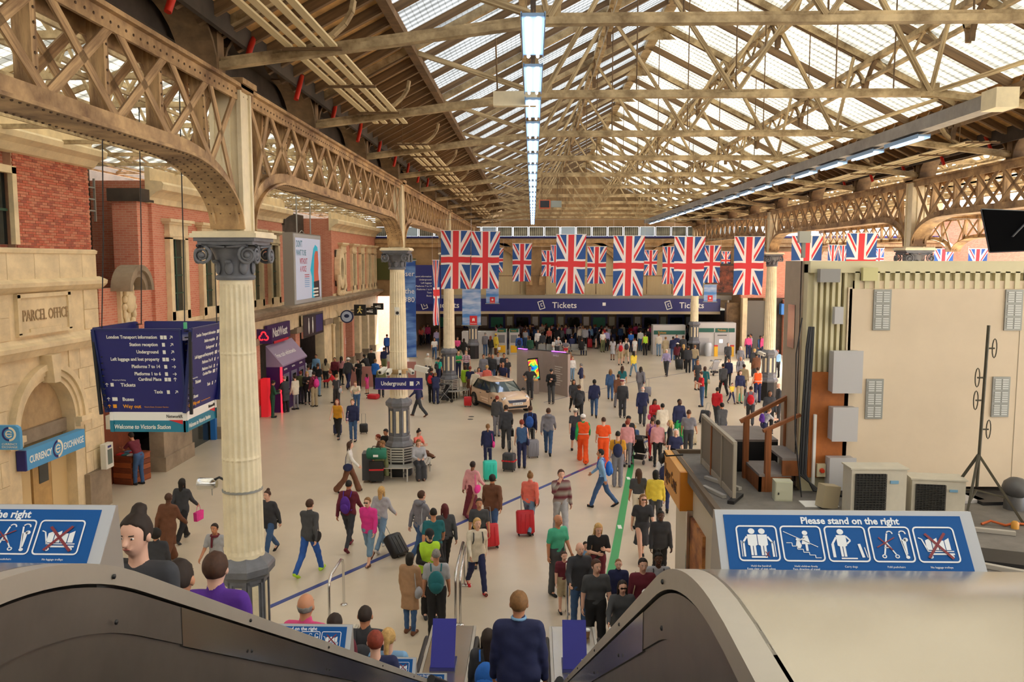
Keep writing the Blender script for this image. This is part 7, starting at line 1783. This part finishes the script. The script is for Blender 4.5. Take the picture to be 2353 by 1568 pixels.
LAND = [('the gold car', -1.5, 39.6), ('the phone stand', .5, 44.0), ('the second column', KX, 27), ('the third column', KX, 42.6), ('the cash machines', -11.5, 40), ('the right ticket machines', 12, 62), ('the left ticket machines', -3, 62.5), ('the ticket counters', 3, 72), ('the column beyond the cabin', 12.1, 42.3), ('the nearest column', KX, 12.2), ('the kiosk fascia', 2.6, 15), ('the green line', 2.6, 23), ('the wooden stall', -12, 26), ('the blue line', -1.5, 22), ('the pink hoarding', -9.5, 47)]
def project(v):
    x, y, z = v.x, v.y, v.z - EYE; c, s = math.cos(-YAW), math.sin(-YAW); x, y = x * c - y * s, x * s + y * c
    cp, sp = math.cos(PITCH), math.sin(PITCH); dep = y * cp - z * sp; return 1176.5 + F * x / dep
PWORD = dict(stand='standing', stand2='standing', walk='walking', walk2='walking', phone='looking down at hands', phone1='holding one hand up', hips='hands on hips', cross='arms folded', pull='walking and pulling', hold='one hand out', mouth='hand at mouth', sit='seated', sitx='seated cross-legged', bend='bending forward', carry='carrying')
HW = dict(short='short {} hair', stubble='cropped {} hair', ring='balding, {} hair', long='long {} hair', bob='{} bob', pony='{} ponytail', bun='{} hair bun', curly='curly {} hair')
PAL['fairisle'] = 0x7c4a50
CW_ = dict(fairisle='maroon and grey banded', darkgrey='dark grey', lightgrey='light grey', lightblue='light blue', lightdenim='pale denim', brightgreen='bright green', brightblue='bright blue', hotpink='hot pink', hivis='orange hi-vis', darkgreen='dark green', stripe='striped')
TW = dict(tee='T-shirt', shirt='shirt', jumper='jumper', jacket='jacket', coat='coat', dress='dress', vest='vest', cardigan='cardigan')
BW = dict(trousers='trousers', jeans='trousers', wide='wide trousers', slim='leggings', shorts='shorts', crop='cropped trousers', skirt='skirt', longskirt='long skirt', dress='')
USED = {}; PEOPLE = []
def bag(kind, color, M, J, owner, sc):
    m = cloth(color); nmw = dict(bp='backpack', sb='shoulder bag', hb='handbag', dr='drawstring bag')[kind]
    b = empty(nmw.replace(' ', '_'), label='%s %s %s %s' % (CW_.get(color, color), nmw, 'worn by' if kind in ('bp', 'dr') else 'of', owner), cat='bag', M=M)
    T = J['T']
    if kind in ('bp', 'dr'):
        c = T((0, -.20, .22)); w_ = .15 if kind == 'bp' else .13
        MB().ell(c, (w_, .10 if kind == 'bp' else .06, .22), 12, 9).build('bag_body', m, b)
        MB().ell(Vector(c) + Vector((0, -.07, -.06)), (w_ * .8, .05, .11), 10, 6).build('pocket', m, b)
        for s in (-1, 1): MB().tube([T((s * .09, -.12, .40)), T((s * .10, -.06, .52)), T((s * .10, .09, .47)), T((s * .11, .13, .33)), T((s * .13, .02, .12)), T((s * .11, -.13, .08))], .013, 5).build('strap', m, b)
    elif kind == 'sb':
        c = T((.22, -.02, -.02)); MB().ell(c, (.06, .16, .13), 10, 7).build('bag_body', m, b)
        MB().tube([T((.20, -.10, .06)), T((.17, -.10, .3)), T((.12, -.03, .53)), T((.16, .10, .3)), T((.20, .08, .06))], .009, 5).build('strap', m, b)
    else:
        w_ = J['arms'][1][2] + J['arms'][1][3] * .07; z = -.05
        MB().prism([Vector(w_) + Vector((.05, -.17, z - .12)), Vector(w_) + Vector((.05, .17, z - .12)), Vector(w_) + Vector((.05, .15, z - .36)), Vector(w_) + Vector((.05, -.15, z - .36))], (-.1, 0, 0)).build('bag_body', m, b)
        MB().tube([Vector(w_) + Vector((0, -.1, z - .12)), Vector(w_) + Vector((0, -.05, 0)), Vector(w_) + Vector((0, .05, 0)), Vector(w_) + Vector((0, .1, z - .12))], .006, 5).build('handle', m, b)
    return b
def person(px, py, h, face, pose, hair, top, bottom, skin='l', extras=(), where=None, loc=None, res=None, jit=0):
    if loc is None: v = at_z(px, py, h * (1.0 if not pose.startswith('sit') else .76)); loc = Vector((v.x, v.y, 0))
    for cxx, cyy, _ in cols:
        dv = Vector((loc.x - cxx, loc.y - cyy)); rr_ = .62 if not pose.startswith('sit') else 0
        if dv.length < rr_: dv = dv.normalized() * rr_ if dv.length > .01 else Vector((rr_, 0)); loc.x = cxx + dv.x; loc.y = cyy + dv.y
    if loc.y > 71: loc.y = 71 - (loc.y % 1)
    if loc.y > 61.5 and loc.x > 15.4: loc.y = 61 - (loc.x % 1)
    dist = loc.y; res = res or (.022 if dist < 22 else .028 if dist < 34 else .042)
    sc = h / 1.755; M = Matrix.Translation(loc) @ Matrix.Rotation(R_(face), 4, 'Z') @ Matrix.Diagonal((sc, sc, sc, 1))
    hs, hc = hair.split(':') if ':' in hair else (hair, ''); hat = None
    if '+' in hs: hs, hat = hs.split('+')
    ts, tcol = top.split(':'); bs, bcol = bottom.split(':')
    hw = HW[hs].format(hc) if hs in HW else 'bald head'
    if hat: hc2 = hc.split('/'); hc = hc2[0]; hatc = hc2[1]; hw = '%s %s' % (CW_.get(hatc, hatc), dict(cap='cap', hat='brimmed hat', helmet='helmet', beret='beret')[hat])
    tw = '%s %s' % (CW_.get(tcol, tcol), TW[ts]); bw = '%s %s' % (CW_.get(bcol, bcol), BW[bs])
    if bs == 'dress': bw = 'dress'; tw = '%s' % CW_.get(tcol, tcol)
    who = 'the person in %s' % (tw if bs != 'dress' else tw + ' dress')
    ix = project(Vector((loc.x, loc.y, 1)))
    if not where:
        best = min(LAND, key=lambda l: (l[1] - loc.x) ** 2 + ((l[2] - loc.y) * .7) ** 2); bx_ = project(Vector((best[1], best[2], 1))); dx = ix - bx_
        where = ('left of ' if dx < -25 else 'right of ' if dx > 25 else 'beyond ' if loc.y > best[2] else 'in front of ') + best[0]
    PEOPLE.append((ix, loc.y)); 
    lab = 'person in %s%s, %s, %s, %s' % (tw, ' ' + bw if bs == 'dress' else ' and ' + bw, hw, PWORD[pose], where)
    dr = ' ' + bw if bs == 'dress' else ' and ' + bw
    for alt in ('person in %s%s, %s, %s' % (tw, dr, hw, where), 'person in %s%s, %s' % (tw, dr, where), 'person in %s, %s, %s' % (tw + (' dress' if bs == 'dress' else ''), hw, where), 'person in %s, %s' % (tw, where)):
        if len(lab.split()) <= 15 and lab not in USED: break
        lab = alt
    if lab in USED: lab = lab.replace('person in', ('another person in', 'third person in', 'fourth person in', 'fifth person in', 'sixth person in', 'seventh person in')[min(5, USED[lab] - 1)]); USED[lab.replace('another', '')] = 1
    USED[lab] = USED.get(lab, 0) + 1
    p = empty('person', label=lab, cat='person', M=M)
    def put(kind, style, name, mats):
        me = part_mesh(kind, pose, style, res)
        if not len(me.vertices): return
        o = link(name, me, p)
        for i, m in enumerate(mats): o.material_slots[i].link = 'OBJECT'; o.material_slots[i].material = m
    put('body', '', 'body', [mat('skin_' + skin, SKIN[skin], .5), eyem, eyew, lipm])
    put('top', ts, 'top_garment', [cloth(tcol)]); put('bottom', bs, 'lower_garment', [cloth(bcol)])
    put('shoes', '', 'shoes', [cloth(next((e[3:] for e in extras if e.startswith('sh=')), 'black' if bcol != 'black' else 'charcoal'))])
    if hs in HW: put('hair', hs, 'hair', [mat('hair_' + hc, HAIRC.get(hc, 0x4a2e1e), .7, var=.3, scale=30)])
    if hat: put('hat', hat, 'hat', [cloth(hatc)])
    J = _pc[('rig', pose)]
    for e in extras:
        k, c = e.split('=')
        if k == 'ov': put('top', 'over', 'overvest', [cloth(c)])
        if k in ('bp', 'sb', 'hb', 'dr'):
            b = bag(k, c, M, J, who, sc); n = b['label']
            if n in USED: b['label'] = (n + ' ' + where) if len((n + ' ' + where).split()) <= 16 else ' '.join(n.split()[:3]) + ' person ' + where; n = b['label']
            if n in USED: b['label'] = n.replace(' of ', ' beside ', 1)
            USED[n] = 1
        if k == 'sg': MB().add([tuple(head_out(J, q)) for q in ((-.055, .088, .022), (.055, .088, .022), (.055, .09, -.006), (-.055, .09, -.006))], [(0, 1, 2, 3)]).prism([head_out(J, q) for q in ((-.055, .092, .022), (.055, .092, .022), (.055, .092, -.004), (-.055, .092, -.004))], tuple(head_out(J, (0, .006, 0)) - J['head'])).build('sunglasses', eyem, p)
        if k == 'hv':
            c_ = J['T']((0, 0, .3)); MB().tube([J['T']((.19 * math.cos(t), .145 * math.sin(t) , .12)) for t in [i * math.pi / 8 for i in range(17)]], .016, 6).build('reflective_band', mat('reflective', 0xd8d8d0, .3), p)
        if k == 'hd': MB().ell(J['T']((0, -.085, .515)), (.13, .085, .075), 12, 8).tube([J['T']((.10 * math.cos(t), .09 * math.sin(t) - .02, .53)) for t in [i * math.pi / 6 for i in range(13)]], .034, 7).build('hood', cloth(c), p)
        if k == 'cl': MB().tube([J['T']((.062 * math.cos(t), .058 * math.sin(t) - .005, .545)) for t in [i * math.pi / 6 for i in range(13)]], .014, 6).build('collar', cloth(c), p)
        if k == 'sc': MB().tube([J['T']((.09 * math.cos(t), .085 * math.sin(t) + .01, .50)) for t in [i * math.pi / 6 for i in range(13)]], .028, 7).tube([J['T']((.03, .11, .48)), J['T']((.04, .145, .25))], .026, 6).build('scarf', cloth(c), p)
    return p
def esc_loc(px, py, h):
    lo, hi = 1.6, 13.0
    for _ in range(40):
        m = (lo + hi) / 2; v = at_y(px, py, m); g = v.z - (max(0, min(ZT, zline(m))) + h)
        if g > 0: hi = m
        else: lo = m
    v = at_y(px, py, m); st = 1.45; k = max(0, round((m - st - .2) / .36)); return Vector((v.x, m, max(.05, min(ZT, zline(st + .36 * int((m - st) / .36))))))
ROWS = '''1163 927 1.80 5 walk short:dark jacket:charcoal trousers:charcoal m hb=black cl=white
1142 909 1.68 350 stand short:red jacket:darkgrey trousers:grey p sb=black
1121 974 1.55 2 stand pony:light jumper:navy jeans:navy p sb=hotpink
1199 964 1.70 3 stand short:red vest:denim jeans:navy p sb=navy
1218 929 1.80 355 walk2 short:brown jumper:navy jeans:charcoal m bp=blue
1260 934 1.80 355 walk short:brown jumper:grey jeans:denim m hd=grey
1323 935 1.72 5 walk stubble+cap:grey/cream tee:charcoal shorts:navy p sb=darkgreen
1340 949 1.78 358 walk stubble+helmet:grey/white jumper:brightgreen wide:hivis p ov=hivis hv=1
1387 958 1.78 0 stand2 stubble:brown tee:hivis wide:hivis p hv=1
1385 1027 1.78 80 walk short:black shirt:lightblue jeans:denim m bp=brightblue
1420 990 1.80 355 stand stubble:black tee:mustard trousers:grey p bp=navy sh=grey
1084 1056 1.62 330 walk short:dark cardigan:rose longskirt:maroon d sb=hotpink sh=maroon
1130 1087 1.78 350 pull short:black jacket:brown jeans:denim m
1217 1082 1.66 345 pull bun:light jumper:coral jeans:lightdenim p sb=brown
1289 1076 1.84 190 mouth short:brown jumper:fairisle trousers:lightgrey p
1281 1181 1.78 215 stand2 ring:grey tee:mint trousers:darkgrey m
1374 1200 1.68 190 phone long:blond tee:black trousers:maroon p sb=tan
1332 1245 1.76 195 hold ring:white jacket:charcoal jeans:denim p
1370 1283 1.82 190 stand2 short:brown tee:darkgrey trousers:black p
1296 1266 1.30 190 stand short:brown tee:maroon shorts:khaki p
1345 1244 1.15 200 stand short:dark tee:lightblue shorts:navy p
1095 1182 1.70 200 walk bob:blond cardigan:cream jeans:navy p bp=charcoal sh=red
1101 1144 1.66 185 stand short:brown tee:darkgrey jeans:black m
1023 1153 1.66 20 walk2 long:burgundy jumper:darkgrey slim:black m
996 1162 1.76 10 walk stubble:black tee:teal jeans:charcoal m
986 1213 1.84 195 phone short+cap:dark/black shirt:black trousers:black p ov=lime hv=1
1002 1261 1.76 5 stand stubble:grey tee:lightgrey trousers:black m bp=teal
941 1270 1.60 340 stand bob:black coat:tan slim:denim m sb=lightgrey sh=brown
964 1122 1.80 315 walk short:brown jumper:grey jeans:denim p sb=lightgrey hd=grey
874 1113 1.66 340 walk long:blond jumper:lightgrey jeans:lightdenim p sh=white
847 1137 1.66 165 pull short:light jacket:hotpink crop:lightdenim p sg=1 sh=brown
799 1098 1.80 350 walk stubble:black jumper:maroon slim:charcoal m dr=purple sh=maroon
800 1010 1.66 280 walk long:brown jumper:white wide:brown p sb=navy
708 1142 1.80 340 walk2 short:brown jacket:darkgrey jeans:blue p sb=black sh=lime
617 1120 1.68 160 walk bun:brown cardigan:charcoal jeans:denim p hb=tan
775 913 1.68 180 walk long:red vest:mustard slim:black p
810 917 1.70 180 stand short:light jacket:navy jeans:denim p sb=stripe
961 868 1.80 80 walk2 short:dark jacket:navy trousers:charcoal p sh=brown
883 1015 1.70 120 sit short:light coat:olive jeans:charcoal m
873 1001 1.66 100 sit short:red jacket:brown trousers:charcoal p
889 988 1.70 150 sit short:black jacket:black trousers:black m
961 1012 1.66 200 sit bob:light cardigan:lightgrey wide:charcoal p
957 989 1.62 240 sitx bun:dark tee:coral trousers:brown p
415 1095 1.68 350 walk long:black jacket:charcoal trousers:black m hb=hotpink
383 1128 1.76 350 walk stubble:brown coat:brown wide:brown k
357 1215 1.70 10 stand curly:black jacket:charcoal trousers:black m
495 1195 1.60 175 walk short:dark tee:lightgrey trousers:darkgrey m sc=maroon
316 990 1.75 70 bend short:dark tee:maroon jeans:denim m
1403 846 1.66 355 walk long:light jacket:denim jeans:denim p sb=tan
1430 841 1.66 350 stand long:brown tee:teal skirt:white m
1422 857 1.74 10 walk short:brown jacket:brown trousers:grey m
1431 873 1.74 175 stand2 short+beret:white/maroon jacket:charcoal trousers:charcoal p cl=white
1477 885 1.76 350 walk ring:white coat:navy trousers:charcoal p cl=white
1472 841 1.68 340 pull long:dark jacket:grey slim:grey m sb=navy
1504 916 1.62 190 phone long:black jumper:red longskirt:charcoal d sb=pink
1523 927 1.64 10 stand short:black coat:cream slim:darkgreen m
1561 916 1.78 200 stand2 stubble:black jacket:navy trousers:brightgreen k
1583 941 1.80 345 carry stubble:brown tee:grey jeans:charcoal m
1442 965 1.66 350 stand short:red jumper:rose slim:grey p
1444 955 1.72 200 stand short+cap:dark/black jacket:black trousers:black m
1459 977 1.15 10 stand short:blond jacket:denim slim:charcoal p
1512 965 1.66 350 stand short:dark jumper:rose slim:black m
1541 965 1.66 80 stand long:blond jacket:black jeans:black p
1553 985 1.62 180 stand long:white tee:navy slim:black p
1603 827 1.68 200 stand long:light tee:charcoal dress:charcoal m
1620 842 1.66 330 stand bob:teal jacket:teal slim:darkgreen m sb=khaki
1614 854 1.74 100 phone short:brown tee:red jeans:denim p
1648 888 1.72 330 pull short:black jumper:red slim:charcoal m
1661 922 1.76 20 walk short:black jacket:darkgrey jeans:navy m hb=white
1682 878 1.10 200 walk short:brown tee:yellow slim:navy p
1701 851 1.68 185 stand bob:brown jumper:navy slim:khaki p
1742 844 1.80 10 stand stubble:brown vest:hivis trousers:navy p hv=1
1726 884 1.78 345 walk stubble:dark jumper:grey trousers:charcoal m bp=red
1756 935 1.50 290 bend short:light tee:lightgrey jeans:navy p bp=purple
1769 897 1.80 180 stand long:black coat:charcoal trousers:black d
1791 880 1.78 90 stand ring:white jacket:charcoal trousers:charcoal p
1673 785 1.78 180 walk short:grey jacket:charcoal trousers:charcoal p
1702 796 1.66 180 stand long:white jacket:grey trousers:grey p
1702 819 1.74 190 stand ring:dark jacket:grey trousers:charcoal m bp=black
1663 833 1.76 10 walk short:black jacket:darkgrey trousers:black m hb=red
1675 823 1.66 150 stand short:dark jacket:navy slim:black m
1734 801 1.76 350 stand short:blond jacket:charcoal trousers:charcoal p
1739 811 1.80 5 stand short:black jacket:brown trousers:charcoal d
1720 769 1.76 350 stand short:dark shirt:pink jeans:navy m
1738 766 1.76 20 walk short:dark jacket:denim jeans:denim m
1787 804 1.72 10 stand short:red shirt:lightblue trousers:black p
1788 754 1.76 180 stand short:dark jacket:darkgreen shorts:navy p
1699 746 1.76 350 stand short:black shirt:lilac trousers:grey m
1710 837 1.70 340 stand short:dark coat:khaki trousers:darkgrey m
1532 800 1.74 160 walk short:white shirt:lilac trousers:charcoal p
1514 766 1.72 0 stand short:light jumper:cream jeans:lightdenim p
1489 754 1.80 200 stand short:brown jacket:black trousers:black p
1483 765 1.72 10 stand short:dark vest:lime trousers:black m
1530 774 1.68 5 stand short:light coat:khaki trousers:khaki p
1547 773 1.74 350 stand short:black jacket:navy jeans:denim d
1557 788 1.64 350 stand long+hat:dark/cream jacket:maroon slim:black m
1571 791 1.66 5 stand long:blond jacket:black trousers:black p
1582 795 1.74 355 stand short+cap:dark/charcoal jacket:charcoal trousers:black m
1597 793 1.72 340 stand short:light jacket:khaki jeans:denim p sb=charcoal
1570 771 1.76 350 stand short:brown jacket:charcoal trousers:charcoal m
1555 769 1.70 180 stand short:dark jacket:navy trousers:navy p
1457 805 1.66 20 walk long:black jumper:yellow jeans:lightdenim m
1439 775 1.84 5 walk short:light tee:cream shorts:khaki p bp=charcoal
1426 781 1.76 0 stand short:brown tee:lightgrey shorts:khaki p bp=red
1408 776 1.64 10 stand long:dark tee:lightgrey dress:lightgrey d
1394 757 1.72 350 stand short:dark shirt:lilac slim:black m
1385 760 1.70 200 stand short:dark tee:white trousers:olive m
1369 753 1.72 270 bend short:dark jacket:charcoal skirt:charcoal p
1450 761 1.66 0 stand short:brown tee:brightblue jeans:navy p
1459 777 1.35 355 stand short:brown tee:white shorts:white p
1472 757 1.74 350 stand short:dark shirt:white jeans:denim m
1459 738 1.80 0 stand short:black jumper:cream trousers:darkgrey d
1333 751 1.76 350 stand stubble:brown shirt:cream trousers:charcoal p
1350 753 1.66 350 stand short:light jacket:navy trousers:red p
1314 772 1.70 10 sit short+cap:dark/grey jacket:navy jeans:navy m
1337 779 1.70 350 sit short:brown jacket:black jeans:navy m
1310 809 1.66 20 stand long:light jacket:red slim:black p
1315 819 1.50 200 stand short:light jumper:white jeans:lightdenim p
1336 835 1.62 70 cross short:grey jacket:navy trousers:cream p sb=tan
1318 869 1.66 190 walk long:black jacket:charcoal slim:black m
1331 881 1.78 0 walk short:brown jacket:charcoal trousers:black m bp=charcoal
1366 869 1.80 355 walk short:black jacket:navy jeans:denim k
1218 840 1.78 180 hips short:dark tee:charcoal trousers:charcoal m
1267 847 1.78 175 phone short+cap:dark/black jacket:black trousers:darkgrey p
1218 773 1.74 355 stand short:brown jacket:darkgreen jeans:navy m
1193 768 1.80 5 stand short:brown shirt:blue jeans:denim p bp=navy
1207 756 1.66 340 stand short:dark tee:lightgrey jeans:denim m
1196 738 1.78 340 stand short:black jumper:grey jeans:charcoal d
1209 737 1.76 0 stand short:black tee:grey trousers:charcoal m bp=charcoal
1225 743 1.74 350 stand stubble:brown tee:black trousers:black p
1236 758 1.76 180 stand short:light jacket:white trousers:charcoal m
1247 763 1.72 0 stand short:black jacket:charcoal trousers:khaki d
1139 767 1.62 320 stand short+hat:light/yellow coat:yellow trousers:brown m hb=white
1127 772 1.66 330 stand long:red jacket:black slim:charcoal p
1144 809 1.76 200 stand short:dark tee:lightgrey trousers:black m
1158 811 1.76 190 stand short:dark tee:charcoal jeans:navy m
1165 822 1.60 180 stand pony:dark tee:charcoal jeans:navy p
1156 832 1.76 160 stand ring:brown tee:navy trousers:brown m sb=brown
1132 814 1.76 170 stand ring:brown jacket:charcoal jeans:denim m
1124 812 1.66 180 stand short:black jacket:darkgrey slim:black m
1251 743 1.72 200 stand short:light tee:black trousers:black p
1268 748 1.72 180 stand short:red tee:black trousers:black p
1262 753 1.66 160 stand long:blond tee:coral slim:black p
1281 751 1.74 180 stand short:dark jacket:black trousers:black m
1290 752 1.70 190 stand short:light jacket:darkgrey trousers:black m
1307 748 1.74 340 stand short:brown shirt:lightgrey trousers:navy p
1275 779 1.68 180 sit short:brown tee:white trousers:white p
1300 781 1.66 180 sit short:light tee:grey shorts:red p
1280 771 1.74 200 bend short:white shirt:lightgrey trousers:charcoal p
1119 839 1.74 350 stand short:blond shirt:coral slim:khaki p
1111 814 1.78 180 stand short:brown jacket:grey jeans:denim m
1053 807 1.66 200 cross pony:blond tee:brightgreen jeans:navy p
1071 805 1.78 190 stand short:light tee:stripe trousers:charcoal p bp=navy
1069 839 1.64 350 stand bob:brown cardigan:lime trousers:khaki p sb=brown
1080 840 1.66 0 pull short:red tee:navy longskirt:brown m
1092 846 1.66 345 walk short:grey coat:cream trousers:cream p
1100 844 1.60 190 stand long:dark tee:rose slim:navy m
1051 774 1.66 200 stand short:dark tee:pink slim:black m
1065 776 1.70 330 walk long:dark jacket:black slim:black m
1115 764 1.78 350 stand short:grey jacket:grey jeans:denim p
1023 858 1.62 180 sit long:red tee:pink skirt:purple p
1001 855 1.62 10 bend short:light jacket:navy jeans:navy p
991 845 1.78 350 stand short:dark jacket:charcoal trousers:black m bp=red
983 812 1.66 0 stand short+cap:white/white jumper:cream trousers:charcoal p
1007 821 1.60 330 stand short:black tee:turquoise jeans:navy m bp=charcoal
1017 814 1.70 350 stand short:brown jacket:charcoal trousers:black m
998 774 1.66 190 walk long:black tee:white jeans:denim m
1003 756 1.74 0 stand short:brown shirt:lilac jeans:denim p
967 749 1.66 350 walk long:light tee:coral slim:black m
987 737 1.72 340 walk short:light coat:cream trousers:charcoal p
964 731 1.68 10 stand long:blond jacket:maroon slim:black p
799 820 1.80 350 walk short+hat:grey/white jacket:charcoal trousers:navy p
824 825 1.68 160 phone bob:brown jacket:black slim:black p
819 871 1.62 180 bend short:light tee:cream jeans:denim p sb=lightgrey
843 859 1.10 60 stand long:dark tee:hotpink skirt:pink m
862 825 1.70 340 stand short:light jacket:brightblue slim:black p
875 839 1.70 200 stand short:light coat:olive trousers:charcoal p sb=teal
845 812 1.72 60 bend short:black jacket:black trousers:black m
853 801 1.78 200 stand short+cap:dark/black jacket:black trousers:black p
882 798 1.72 350 stand short:brown shirt:navy shorts:olive p
896 805 1.72 340 stand short:grey shirt:white trousers:charcoal d
784 819 1.66 340 stand long:dark tee:rose slim:black p
769 821 1.66 180 stand short:dark jumper:maroon trousers:black m
889 768 1.72 0 stand short:brown jacket:blue jeans:navy p
625 874 1.72 300 phone short+cap:black/black jacket:darkgreen trousers:darkgreen m
655 864 1.74 60 phone short:grey coat:charcoal trousers:black p
678 862 1.68 60 stand short:dark cardigan:cream slim:grey p
690 852 1.68 350 stand short:red jumper:olive jeans:charcoal p
705 853 1.68 200 phone long:blond cardigan:black slim:black p
721 853 1.76 50 stand short:dark jumper:maroon trousers:khaki p bp=hotpink
730 835 1.76 340 stand short:brown tee:black jeans:lightdenim m
708 838 1.70 350 stand short:dark tee:white trousers:navy m
695 823 1.70 200 stand short:red jumper:lightgrey jeans:grey p
726 814 1.70 180 stand short:brown shirt:lightblue trousers:charcoal m
748 824 1.66 0 stand long:black tee:khaki slim:black m
773 860 1.68 340 stand short:light tee:darkgrey wide:charcoal p sb=lightgrey
771 849 1.70 100 bend short:red jacket:red trousers:charcoal p
1477 1128 1.70 185 walk2 long:light tee:charcoal dress:charcoal p sg=1
1518 1172 1.66 185 stand bun:black jacket:charcoal slim:black k
1468 1077 1.64 5 stand long:brown tee:darkgrey slim:cream m
1507 1080 1.66 350 stand bob:black jumper:yellow slim:darkgrey m
1528 1035 1.74 350 walk short:dark tee:white slim:navy m bp=navy
1421 1283 1.45 180 stand stubble:light jacket:navy trousers:navy p
1477 1281 1.78 185 stand short:dark cardigan:maroon trousers:black p sb=khaki
1513 1268 1.72 180 stand bun:black tee:lightgrey trousers:black k bp=charcoal
1430 1332 1.64 185 hold long:dark cardigan:darkgrey slim:black p sg=1
1485 1353 1.55 180 stand short+cap:dark/white jacket:navy trousers:navy p
1500 958 1.60 350 stand short:brown tee:rose slim:red m bp=purple'''
for row in ROWS.split('\n'):
    t = row.split(); person(float(t[0]), float(t[1]), float(t[2]), float(t[3]), t[4], t[5], t[6], t[7], t[8], t[9:])
# the dense far queue before the counters
rq = random.Random(21)
tops_ = ['charcoal', 'black', 'navy', 'white', 'lightgrey', 'denim', 'red', 'cream', 'grey', 'maroon', 'lightblue', 'pink', 'olive', 'brown']
for n in range(64):
    px = 1185 + n * 6.9 + rq.uniform(-4, 4); py = rq.choice((731, 735, 739, 744, 748)) + rq.uniform(-2, 2); h = rq.uniform(1.62, 1.82)
    if 1590 < px < 1612: px += 30
    person(px, py, h, rq.choice((0, 0, 350, 20, 180, 200, 90)), rq.choice(('stand', 'stand2', 'cross')), rq.choice(('short:dark', 'short:brown', 'long:dark', 'short:black', 'long:blond', 'stubble:dark', 'bob:brown', 'short:light')), '%s:%s' % (rq.choice(('tee', 'jacket', 'jumper', 'shirt')), rq.choice(tops_)), '%s:%s' % (rq.choice(('trousers', 'jeans')), rq.choice(('charcoal', 'black', 'navy', 'denim', 'khaki'))), rq.choice('lmmpd'), where='far ticket queue, %s' % ['below the first big flags', 'below the third big flag', 'below the fourth big flag', 'below the fifth big flag', 'right of the far column'][min(4, int((px - 1185) / 95))])
for n in range(16):
    px = rq.choice((rq.uniform(1690, 1765), rq.uniform(940, 985), rq.uniform(1140, 1190))); py = rq.uniform(735, 762)
    person(px, py, rq.uniform(1.62, 1.8), rq.choice((0, 180, 90)), 'stand', rq.choice(('short:dark', 'long:dark', 'short:brown')), '%s:%s' % (rq.choice(('tee', 'jacket')), rq.choice(tops_)), 'trousers:' + rq.choice(('charcoal', 'navy')), rq.choice('mp'))
# people on the escalators
for (px, py, h, face, pose, hair, top, bot, sk, ex, wh) in (
    (318, 1240, 1.62, 174, 'stand', 'bun:dark', 'tee:charcoal', 'jeans:denim', 'p', (), 'turning back on the left escalator'),
    (405, 1283, 1.62, 0, 'stand', 'stubble:dark', 'jumper:denim', 'jeans:navy', 'm', ('hd=denim',), 'on the left escalator, hood down'),
    (492, 1305, 1.66, 0, 'stand', 'short:brown', 'jacket:purple', 'trousers:black', 'p', (), 'behind the hooded rider'),
    (700, 1390, 1.78, 350, 'stand', 'ring:grey', 'shirt:pink', 'trousers:charcoal', 'm', (), 'beside the upper end of the left deck'),
    (838, 1425, 1.78, 0, 'stand', 'stubble:dark', 'jacket:charcoal', 'trousers:black', 'm', ('bp=charcoal',), 'sunglasses pushed up, left escalator'),
    (891, 1447, 1.64, 0, 'stand', 'pony:blond', 'tee:lightblue', 'jeans:navy', 'p', (), 'low on the left escalator'),
    (862, 1468, 1.25, 10, 'stand', 'short:red', 'tee:navy', 'jeans:navy', 'p', (), 'small child between two riders'),
    (768, 1437, 1.62, 0, 'stand', 'short:dark', 'tee:maroon', 'trousers:black', 'm', (), 'only hair showing above the left notice'),
    (1192, 1388, 1.76, 358, 'stand', 'short:light', 'jacket:navy', 'trousers:navy', 'm', ('cl=lightblue',), 'large suited back in the centre foreground'),
    (1121, 1473, 1.62, 355, 'stand', 'long:dark', 'jacket:charcoal', 'jeans:navy', 'p', ('bp=brightblue',), 'beside the suited person')):
    l = esc_loc(px, py, h)
    if px == 405: h = 1.68; l = Vector((at_y(px, py, 4.3).x, 4.3, at_y(px, py, 4.3).z - h))
    person(px, py, h, face, pose, hair, top, bot, sk, ex, wh, loc=l, res=.018 if l.y < 9 else .022)
